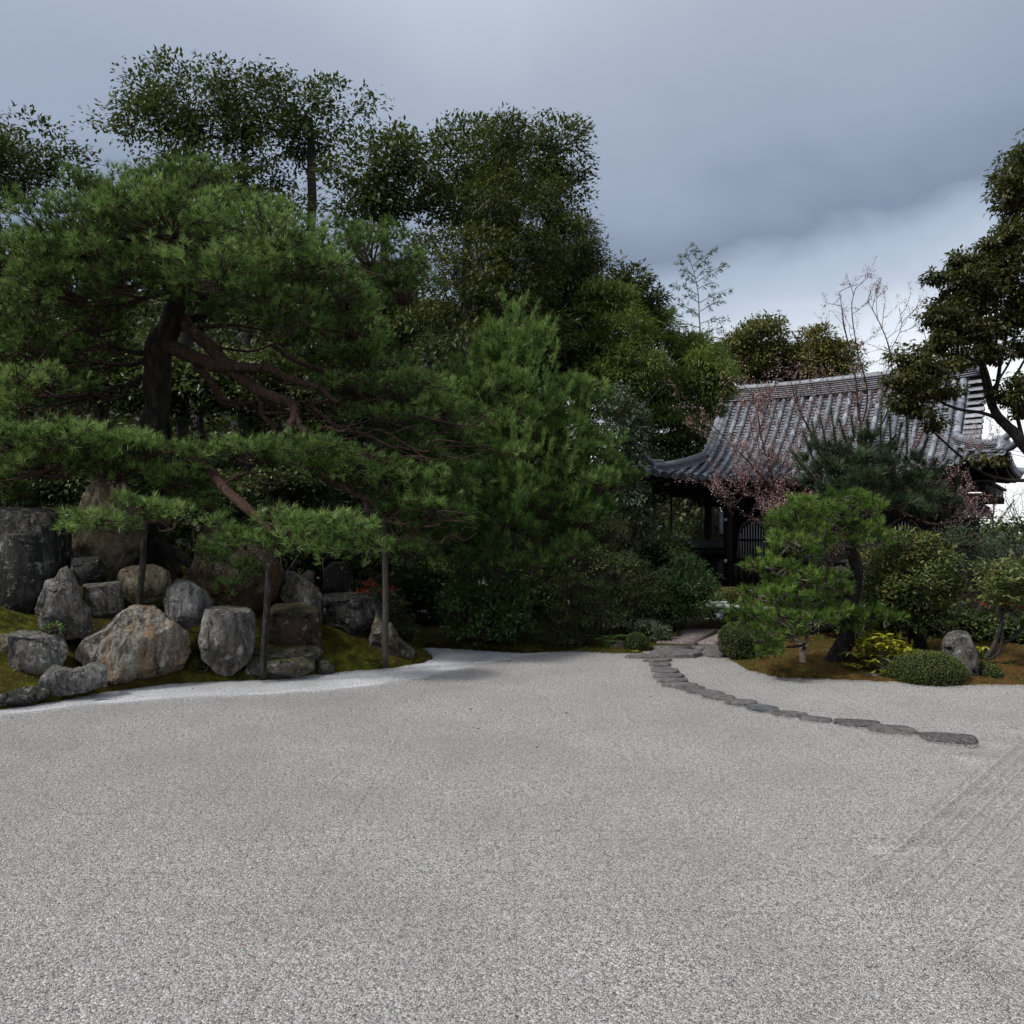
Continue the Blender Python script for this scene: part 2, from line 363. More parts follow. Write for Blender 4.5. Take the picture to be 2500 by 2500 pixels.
M['gravel_pebbles'] = gravel_mat('gravel_pebbles', None)

def ground_mat():
    m, t, b = new_mat('moss_ground')
    geo = N(t, 'ShaderNodeNewGeometry'); p = geo.outputs['Position']
    n1 = noise(t, p, 1.3, 6, .65, .4); n2 = noise(t, p, 5, 7, .7, .3); n3 = noise(t, p, 60, 6, .7)
    a = ramp(t, n2, [(.34, (.010, .012, .004)), (.47, (.034, .040, .007)), (.6, (.085, .088, .012)), (.75, (.12, .10, .018))])
    br = ramp(t, n3, [(.3, (.022, .014, .008)), (.5, (.095, .050, .019)), (.7, (.18, .098, .042))])
    c = mixrgb(t, ramp(t, n1, [(.42, g3(0)), (.6, g3(.6))]), a, mixrgb(t, .5, br, (.012, .010, .005)))
    sp = N(t, 'ShaderNodeSeparateXYZ'); t.links.new(p, sp.inputs[0])
    # browner, drier moss on the right hand bed
    c = mixrgb(t, ramp(t, N_map(t, sp.outputs['X'], 2.0, 3.5), [(0, g3(0)), (1, g3(.85))]), c, mixrgb(t, ramp(t, noise(t, p, 3.2, 5, .65), [(.50, g3(0)), (.64, g3(1))]), br, (.05, .05, .012)))
    # bare leaf litter under the wood behind, moss in the front beds
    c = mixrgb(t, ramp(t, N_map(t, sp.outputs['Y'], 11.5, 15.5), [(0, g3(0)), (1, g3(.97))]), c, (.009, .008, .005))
    t.links.new(c, b.inputs['Base Color']); b.inputs['Roughness'].default_value = 1; b.inputs['Specular IOR Level'].default_value = .02
    p1 = bump(t, b, n2, .6, .05); bump(t, b, n3, .9, .02, p1)
    return m
def N_map(t, s, a, bb):
    n = N(t, 'ShaderNodeMapRange'); n.inputs['From Min'].default_value = a; n.inputs['From Max'].default_value = bb
    t.links.new(s, n.inputs['Value']); return n.outputs[0]
M['ground'] = ground_mat()

def tile_mat(nm, k):
    m, t, b = new_mat(nm)
    tc = N(t, 'ShaderNodeTexCoord'); oi = N(t, 'ShaderNodeObjectInfo')
    geo = N(t, 'ShaderNodeNewGeometry')
    at = N(t, 'ShaderNodeAttribute', attribute_name='tint')
    ad = N(t, 'ShaderNodeMath', operation='ADD'); t.links.new(at.outputs['Fac'], ad.inputs[0]); t.links.new(oi.outputs['Random'], ad.inputs[1])
    fr = N(t, 'ShaderNodeMath', operation='FRACT'); t.links.new(ad.outputs[0], fr.inputs[0])
    base = ramp(t, fr.outputs[0], [(0, (.085, .093, .115)), (.35, (.14, .153, .183)), (.7, (.19, .206, .244)), (1, (.28, .30, .34))])
    base = mixrgb(t, 1.0, base, g3(k), 'MULTIPLY')
    n = noise(t, geo.outputs['Position'], 9, 8, .75)
    c = mixrgb(t, ramp(t, n, [(.46, g3(0)), (.62, g3(.6))]), base, (.045, .047, .052))
    n2 = noise(t, geo.outputs['Position'], 22, 6, .7)
    c = mixrgb(t, ramp(t, n2, [(.58, g3(0)), (.66, g3(.5))]), c, (.32, .33, .35))
    t.links.new(c, b.inputs['Base Color']); b.inputs['Roughness'].default_value = .5; b.inputs['Specular IOR Level'].default_value = .5
    bump(t, b, n, .25, .01); return m
M['tile'] = tile_mat('roof_tile', 1.0)
M['pan_tile'] = tile_mat('pan_tile', .72)
def plain(name, col, rough=.7, var=.25, scale=12, spec=.3, stretch=(1, 1, 1), bmp=.2):
    m, t, b = new_mat(name)
    tc = N(t, 'ShaderNodeTexCoord'); mp = N(t, 'ShaderNodeMapping'); mp.inputs['Scale'].default_value = stretch; t.links.new(tc.outputs['Object'], mp.inputs['Vector'])
    n = noise(t, mp.outputs[0], scale, 6, .65)
    c = ramp(t, n, [(.3, tuple(x * (1 - var) for x in col)), (.7, tuple(x * (1 + var) for x in col))])
    t.links.new(c, b.inputs['Base Color']); b.inputs['Roughness'].default_value = rough; b.inputs['Specular IOR Level'].default_value = spec
    if bmp: bump(t, b, n, bmp, .01)
    return m
M['dark_wood'] = plain('dark_wood', (.014, .011, .009), .75, .4, 20, .25, (4, 4, .4))
M['brown_board'] = plain('brown_board', (.022, .016, .013), .75, .5, 20, .25, (5, 5, .3))
M['eave_wood'] = plain('eave_wood', (.03, .026, .022), .8, .4, 12)
M['window_wood'] = plain('window_wood', (.06, .045, .038), .8, .5, 30)
M['white_paint'] = plain('white_paint', (.55, .56, .56), .7, .15, 25)
M['paper'] = plain('paper', (.55, .60, .68), .7, .08, 10)
M['lattice'] = plain('lattice', (.28, .29, .30), .8, .2, 20)
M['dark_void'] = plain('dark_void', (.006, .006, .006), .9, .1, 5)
M['grey_panel'] = plain('grey_panel', (.05, .052, .06), .6, .15, 4)
M['bamboo_pole'] = plain('bamboo_pole', (.23, .26, .24), .45, .35, 10, .45, (1, 1, 1))
M['dry_bamboo'] = plain('dry_bamboo', (.24, .20, .16), .6, .45, 26, .3, (3, 3, .5))
M['dead_leaf'] = plain('dead_leaf', (.22, .10, .03), .7, .5, 60)
M['stone_base'] = plain('stone_base', (.10, .10, .095), .85, .4, 14)
M['wire'] = plain('wire', (.03, .03, .035), .6, .1, 3)
def path_mat():
    m, t, b = new_mat('path_aggregate')
    geo = N(t, 'ShaderNodeNewGeometry'); vo = N(t, 'ShaderNodeTexVoronoi'); vo.inputs['Scale'].default_value = 55; t.links.new(geo.outputs['Position'], vo.inputs['Vector'])
    s2 = N(t, 'ShaderNodeSeparateColor'); t.links.new(vo.outputs['Color'], s2.inputs[0])
    c = ramp(t, s2.outputs[0], [(0, (.05, .038, .034)), (.5, (.13, .105, .098)), (1, (.27, .235, .225))])
    n = noise(t, geo.outputs['Position'], 2.5, 5)
    c = mixrgb(t, ramp(t, n, [(.4, g3(.4)), (.6, g3(0))]), c, (.07, .05, .045))
    t.links.new(c, b.inputs['Base Color']); b.inputs['Roughness'].default_value = .9
    bump(t, b, vo.outputs['Distance'], -.8, .01); return m
M['path'] = path_mat()

# ------------------------------------------------------------------ the ground
RD = np.array([.645, .764]); RN = np.array([.764, -.645])       # raked ridges run along RD
def inside(poly, X, Y):
    r = np.zeros(X.shape, bool); n = len(poly)
    for i in range(n):
        x1, y1 = poly[i]; x2, y2 = poly[(i + 1) % n]
        c = ((y1 > Y) != (y2 > Y)) & (X < (x2 - x1) * (Y - y1) / (y2 - y1 + 1e-12) + x1); r ^= c
    return r
def sdist(poly, X, Y):
    d = np.full(X.shape, 1e9); n = len(poly)
    for i in range(n):
        a = np.array(poly[i]); b = np.array(poly[(i + 1) % n]); ab = b - a
        t = np.clip(((X - a[0]) * ab[0] + (Y - a[1]) * ab[1]) / (ab @ ab + 1e-12), 0, 1)
        d = np.minimum(d, np.hypot(X - a[0] - t * ab[0], Y - a[1] - t * ab[1]))
    return np.where(inside(poly, X, Y), d, -d)
def gp(*pts): return [tuple(G(*p)[:2]) for p in pts]
LEFT = [(-14, 7.0), (-7, 7.6)] + gp((0, 1722), (110, 1706), (250, 1682), (400, 1664), (620, 1653), (830, 1632), (960, 1624), (1030, 1611), (1052, 1599), (1035, 1587), (990, 1576)) + [(-2.1, 15.5), (-2.6, 60), (-300, 60), (-300, 7)]
RIGHT = gp((1778, 1600), (1800, 1618), (1835, 1637), (1900, 1652), (2050, 1658), (2180, 1664), (2330, 1674), (2500, 1672)) + [(8, 9.6), (300, 9.4), (300, 700), (3.3, 700), (3.0, 12.6)]
REAR = [(-2.6, 14.5)] + gp((985, 1574), (1060, 1573), (1130, 1576), (1250, 1584), (1400, 1591), (1500, 1597), (1570, 1598)) + [(1.9, 12.6), (3.3, 12.75), (3.3, 700), (-3, 700), (-300,700), (-300, 59), (-2.6, 59)]
LEFT, RIGHT, REAR = [[tuple(map(float, q)) for q in p] for p in (LEFT, RIGHT, REAR)]
def sstep(a, b, x):
    t = np.clip((x - a) / (b - a), 0, 1); return t * t * (3 - 2 * t)
bx_, by_ = [p[0] for p in BAND], [p[1] for p in BAND]
def court_z(X, Y):
    f = np.interp(X, bx_, by_)
    X = np.asarray(X, float); Y = np.asarray(Y, float)
    flat = sstep(-2.6, -1.8, X * RN[0] + Y * RN[1]) * sstep(10.2, 9.4, Y) * sstep(1.2, 2.0, X)       # the raked corner lies level
    return .045 * (sstep(.35, -.15, Y - f) - 1) + .026 * fbm(np.stack([X * .55, Y * .8, X * 0], -1), 2, 40) * (1 - flat)
def land_z(X, Y):
    X = np.asarray(X, float); Y = np.asarray(Y, float)
    l, r, b = sdist(LEFT, X, Y), sdist(RIGHT, X, Y), sdist(REAR, X, Y)
    p = np.stack([X, Y, X * 0], -1)
    lump = fbm(p * .9, 3, 3) * .5 + .5
    taper = np.clip((-X - .2) / 2.2, .25, 1)
    zl = np.where(l > -.02, 1.32 * taper * (1 - np.exp(-np.maximum(l + .02, 0) / 1.9)) * (.8 + .4 * lump) , -.2)
    zr = np.where(r > -.02, .20 * (1 - np.exp(-np.maximum(r + .02, 0) / .7)) * (.7 + .6 * lump), -.2)
    zb = np.where(b > -.02, .10 * (1 - np.exp(-np.maximum(b + .02, 0) / .5)) * (.5 + lump), -.2)
    z = np.maximum(np.maximum(zl, zr), zb)
    # wooded hill that rises behind the garden on the left
    hill = np.clip((Y - 19) / 20, 0, 1.6) * 9 * sstep(4.0, -5.0, X - (Y - 20) * .1)
    bank = 3.3 * sstep(31, 35, Y) * sstep(9.5, 7.5, X) * sstep(-1, 3, X)
    z = z + np.maximum(hill, bank) * (z > -.1)
    return z + (.030 * fbm(p * 4.5, 3, 9) + .016 * np.abs(fbm(p * 11, 2, 12))) * (z > -.1)
def grid_mesh(xs, ys, zf):
    X, Y = np.meshgrid(xs, ys); Z = zf(X, Y)
    V = np.stack([X, Y, Z], -1).reshape(-1, 3); nx, ny = len(xs), len(ys)
    i = (np.arange(ny - 1)[:, None] * nx + np.arange(nx - 1)[None]).reshape(-1)
    return V, np.stack([i, i + 1, i + nx + 1, i + nx], -1)
xs = np.concatenate([[-300, -120, -60, -35, -22], np.arange(-14, 12, .07), [14, 20, 35, 60, 120, 300]])
ys = np.concatenate([[-60, -10, 2, 6], np.arange(7.5, 15.2, .07), np.arange(15.3, 30, .35), np.arange(30, 60, 2), [70, 90, 150, 300, 700]])
V, Fc = grid_mesh(xs, ys, land_z)
prop(mk('mossy_ground', V, Fc, M['ground'], smooth=True), kind='structure')
V, Fc = grid_mesh(np.arange(-14, 14, .1), np.concatenate([np.arange(-4, 14.6, .1)]), lambda X, Y: court_z(X, Y) - .014 - .035 * sstep(-1.9, -1.6, X * RN[0] + Y * RN[1]) * sstep(9.7, 9.2, Y) * sstep(1.7, 2.0, X))
prop(mk('gravel_court', V, Fc, M['gravel_sheet'], smooth=True), kind='structure')

# pebbles lying on the court: a 0.5 m patch of real stones repeated at lattice points
def pebble_patch(size, step, prof=None, seed=0, thin=1.0):
    r = np.random.default_rng(seed); n = int(size / step)
    gx, gy = np.meshgrid((np.arange(n) + .5) * step - size / 2, (np.arange(n) + .5) * step - size / 2)
    C = np.stack([gx.ravel(), gy.ravel(), np.zeros(n * n)], -1); C[:, :2] += r.uniform(-.45, .45, (n * n, 2)) * step
    C = C[r.random(len(C)) < thin]
    s = r.uniform(.35, .75, len(C)) * step
    C[:, 2] = s * .15 + (prof(C[:, 0], C[:, 1]) if prof is not None else 0) + r.uniform(0, .3, len(C)) * step * .5
    ph = (1 + 5 ** .5) / 2
    ico = np.array([(-1, ph, 0), (1, ph, 0), (-1, -ph, 0), (1, -ph, 0), (0, -1, ph), (0, 1, ph), (0, -1, -ph), (0, 1, -ph), (ph, 0, -1), (ph, 0, 1), (-ph, 0, -1), (-ph, 0, 1)]); ico /= np.linalg.norm(ico[0])
    fi = np.array([(0, 11, 5), (0, 5, 1), (0, 1, 7), (0, 7, 10), (0, 10, 11), (1, 5, 9), (5, 11, 4), (11, 10, 2), (10, 7, 6), (7, 1, 8), (3, 9, 4), (3, 4, 2), (3, 2, 6), (3, 6, 8), (3, 8, 9), (4, 9, 5), (2, 4, 11), (6, 2, 10), (8, 6, 7), (9, 8, 1)])
    m = len(C); q = unit(r.normal(size=(m, 3))); a = r.uniform(0, 6.28, m)
    V = ico[None] * r.uniform(.7, 1.2, (m, 12, 1)) * np.stack([np.ones(m), r.uniform(.6, 1, m), r.uniform(.45, .8, m)], -1)[:, None]
    ca, sa = np.cos(a)[:, None], np.sin(a)[:, None]
    V = np.stack([V[..., 0] * ca - V[..., 1] * sa, V[..., 0] * sa + V[..., 1] * ca + V[..., 2] * r.uniform(-.4, .4, (m, 1)), V[..., 2] + V[..., 0] * r.uniform(-.3, .3, (m, 1))], -1)
    V = V * s[:, None, None] * .62 + C[:, None]
    Fi = (fi[None] + (np.arange(m) * 12)[:, None, None]).reshape(-1, 3)
    return V.reshape(-1, 3), Fi, np.repeat(r.random(m), 12)
def scatter_patch(name, patch, pts, rots):
    V, Fi, T = patch; n = len(V)
    allV = np.vstack([V, pts]); T = np.concatenate([T, np.zeros(len(pts))])
    me = mesh_np(name, allV, Fi, M['gravel_pebbles'], T)
    a = me.attributes.new('tile', 'BOOLEAN', 'POINT'); a.data.foreach_set('value', np.arange(len(allV)) >= n)
    R = np.zeros((len(allV), 3), np.float32); R[n:] = rots
    a = me.attributes.new('turn', 'FLOAT_VECTOR', 'POINT'); a.data.foreach_set('vector', R.ravel())
    o = bpy.data.objects.new(name, me); COL.objects.link(o); o['kind'] = 'stuff'
    g = bpy.data.node_groups.new(name, 'GeometryNodeTree')
    g.interface.new_socket('Geometry', in_out='INPUT', socket_type='NodeSocketGeometry')
    g.interface.new_socket('Geometry', in_out='OUTPUT', socket_type='NodeSocketGeometry')
    gi = g.nodes.new('NodeGroupInput'); go = g.nodes.new('NodeGroupOutput')
    at = g.nodes.new('GeometryNodeInputNamedAttribute'); at.data_type = 'BOOLEAN'; at.inputs['Name'].default_value = 'tile'
    tr = g.nodes.new('GeometryNodeInputNamedAttribute'); tr.data_type = 'FLOAT_VECTOR'; tr.inputs['Name'].default_value = 'turn'
    sg = g.nodes.new('GeometryNodeSeparateGeometry'); sg.domain = 'POINT'
    ip = g.nodes.new('GeometryNodeInstanceOnPoints')
    L = g.links.new
    L(gi.outputs[0], sg.inputs[0]); L([s for s in at.outputs if s.enabled][0], sg.inputs['Selection'])
    L(sg.outputs[0], ip.inputs['Points']); L(sg.outputs[1], ip.inputs['Instance'])
    L([s for s in tr.outputs if s.enabled][0], ip.inputs['Rotation']); L(ip.outputs[0], go.inputs[0])
    md = o.modifiers.new('pebbles', 'NODES'); md.node_group = g
    return o
def in_view(x, y, m=.6): return abs(x) < y * .6 + m
def raked(x, y): return (x * RN[0] + y * RN[1]) > -1.7 and y < 9.3 and x > 1.9
pts, rots = [], []
for y in np.arange(2.3, 14.4, .48):
    for x in np.arange(-8.4, 8.4, .48):
        if not in_view(x, y): continue
        if max(sdist(LEFT, np.array([x]), np.array([y]))[0], sdist(RIGHT, np.array([x]), np.array([y]))[0], sdist(REAR, np.array([x]), np.array([y]))[0]) > .4: continue
        if raked(x - .2, y): continue
        z = float(court_z(x, y)); zx = (float(court_z(x + .2, y)) - float(court_z(x - .2, y))) / .4; zy = (float(court_z(x, y + .2)) - float(court_z(x, y - .2))) / .4
        k = rng.integers(0, 4) * math.pi / 2
        e = (Matrix.Rotation(math.atan(zy), 3, 'X') @ Matrix.Rotation(-math.atan(zx), 3, 'Y') @ Matrix.Rotation(k, 3, 'Z')).to_euler()
        pts.append((x, y, z)); rots.append(tuple(e))
scatter_patch('gravel', pebble_patch(.50, .0105, seed=3), np.array(pts), np.array(rots))
pts, rots = [], []
ang = math.atan2(RN[1], RN[0])
for i in range(-30, 60):
    for j in range(-10, 60):
        c = RN * (i * .54) + RD * (j * .54) + np.array([2.4, 4.0])
        if not (2.2 < c[1] < 9.6 and in_view(c[0], c[1]) and raked(c[0], c[1])): continue
        if sdist(RIGHT, np.array([c[0]]), np.array([c[1]]))[0] > .2: continue
        pts.append((c[0], c[1], float(court_z(c[0], c[1])))); rots.append((0, 0, ang))
scatter_patch('raked_gravel', pebble_patch(.55, .0095, lambda x, y: .027 * (np.cos(x / .09 * 2 * np.pi) + .2) * (1 + .15 * np.sin(y * 11.64)), seed=5), np.array(pts), np.array(rots))

# ------------------------------------------------------------------ rocks
ICO = {}
def ico(sub):
    if sub not in ICO:
        bm = bmesh.new(); bmesh.ops.create_icosphere(bm, subdivisions=sub, radius=1)
        bm.verts.ensure_lookup_table()
        ICO[sub] = (np.array([v.co[:] for v in bm.verts]), np.array([[v.index for v in f.verts] for f in bm.faces])); bm.free()
    return ICO[sub]
def rock(name, poly, d, rd, mat, label, catg='rock', sub=5, seed=0, chops=12, rough=.05, stri=0.0, box_=.45, group=None, parent=None):
    """poly: outline seen from the court; d: distance; rd: half thickness"""
    U, Fc = ico(sub); U = U.copy()
    q = np.array(poly, float); c = (q.min(0) + q.max(0)) / 2; w = (q - c) * (1.06 if sub > 4 else 1.02)
    # radial profile of the outline
    th = np.linspace(-np.pi, np.pi, 361); rad = np.zeros(361)
    for i in range(len(w)):
        a, b = w[i], w[(i + 1) % len(w)]
        dx, dz = np.cos(th), -np.sin(th)
        det = dx * (a[1] - b[1]) - dz * (a[0] - b[0])
        with np.errstate(all='ignore'):
            t = (a[0] * (a[1] - b[1]) - a[1] * (a[0] - b[0])) / det
            s = (dx * a[1] - dz * a[0]) / det
        ok = (t > 0) & (s >= -1e-6) & (s <= 1 + 1e-6); rad = np.where(ok, np.maximum(rad, t), rad)
    k = np.ones(3) / 3; rad = np.convolve(np.concatenate([rad[-2:-1], rad, rad[1:2]]), k, 'valid')
    ux, uy, uz = U[:, 0], U[:, 1], U[:, 2]
    rho = np.hypot(ux, uz) + 1e-9; ang_ = np.arctan2(uz, ux)
    R = np.interp(ang_, th, rad) * rho ** box_
    sc = d / F
    X = R * ux / rho * sc; Z = R * uz / rho * sc; Y = np.sign(uy) * np.abs(uy) ** (.42 if any(k_ in name for k_ in ('square', 'block', 'slab', 'overhang', 'upright')) else .6) * rd
    Pn = np.stack([X, Y, Z], -1)
    size = np.array([np.ptp(X), 2 * rd, np.ptp(Z)]) / 2
    r = np.random.default_rng(seed + 100)
    for i in range(chops):
        n = unit(np.array([r.normal() * .7, -abs(r.normal()) * .6 - .8, r.normal() * .6])); t = r.uniform(.72, 1.0)
        q2 = Pn / size; dd = q2 @ n - t
        Pn = (q2 - np.maximum(dd, 0)[:, None] * n * .98) * size
    if any(k_ in name for k_ in ('square', 'block', 'slab', 'overhang', 'upright', 'standing_stone')):
        for n_, t_ in (((r.uniform(-.12, .12), -.10, 1.0), .80), ((r.uniform(-.1, .1), -1.0, r.uniform(0, .2)), .78)):
            n_ = unit(np.array(n_)); q2 = Pn / size; dd = q2 @ n_ - t_; Pn = (q2 - np.maximum(dd, 0)[:, None] * n_ * .9) * size
    for i in range(8):          # hard, small breaks on the front
        n = unit(np.array([r.normal() * 1.0, -abs(r.normal()) - .45, r.normal() * .8])); t = r.uniform(.76, .96)
        q2 = Pn / size; dd = q2 @ n - t; Pn = (q2 - np.maximum(dd, 0)[:, None] * n) * size
    nr = unit(Pn / size ** 2); s0 = size.mean()
    o = seed * 13.7
    # broken steps: blocks of stone split along near vertical and horizontal joints
    jv = Pn / s0 * np.array([2.1, 2.1, 1.1]) + .35 * fbm(Pn / s0 * 1.7 + o, 3, seed + 40)[:, None] + o
    st_ = _hash(np.floor(jv[:, 0]).astype(np.int64), np.floor(jv[:, 1] * 0 + seed).astype(np.int64), np.floor(jv[:, 2]).astype(np.int64), seed)
    Pn = Pn + np.array([0, 1, 0]) * (st_ * (.03 if name == 'standing_stone' else .16) * s0 * np.clip(-uy * 1.6, 0, 1))[:, None]
    h = fbm(Pn / s0 * 1.6 + o, 5, seed, .6) * rough * 1.1
    if stri: h = h + stri * (fbm(Pn / s0 * np.array([5.5, 5.5, .9]) + o, 4, seed + 5, .6))
    h = h + rough * .7 * (1 - np.abs(fbm(Pn / s0 * 3.5 + o, 4, seed + 9, .6)) * 2.2)
    h = h - rough * .9 * np.clip(.16 - np.abs(fbm(Pn / s0 * np.array([2.2, 2.2, 1.1]) + o + 5, 3, seed + 20, .5)), 0, 1) * 6 * .5   # cracks
    h = h + rough * .45 * np.round(fbm(Pn / s0 * 2.7 + o + 9, 2, seed + 31) * 4) / 4
    Pn = Pn + nr * h[:, None] * s0
    az = math.atan2(c[0] - 1250, F); ca, sa = math.cos(az), math.sin(az); cosz = ca
    Pn = np.stack([(Pn[:, 0] * ca) * ca + Pn[:, 1] * sa, -(Pn[:, 0] * ca) * sa + Pn[:, 1] * ca, Pn[:, 2]], -1)   # each stone faces the court
    base = P(c[0], c[1], d) + np.array([sa, ca, 0]) * rd * .35
    low = Pn[:, 2].min(); org = base + np.array([0, 0, low])
    V = Pn + base
    o_ = mk(name, V, Fc, mat, smooth=True, origin=org, parent=parent)
    if parent is None: prop(o_, label, catg, group)
    # faceted where the stone turns sharply
    return o_
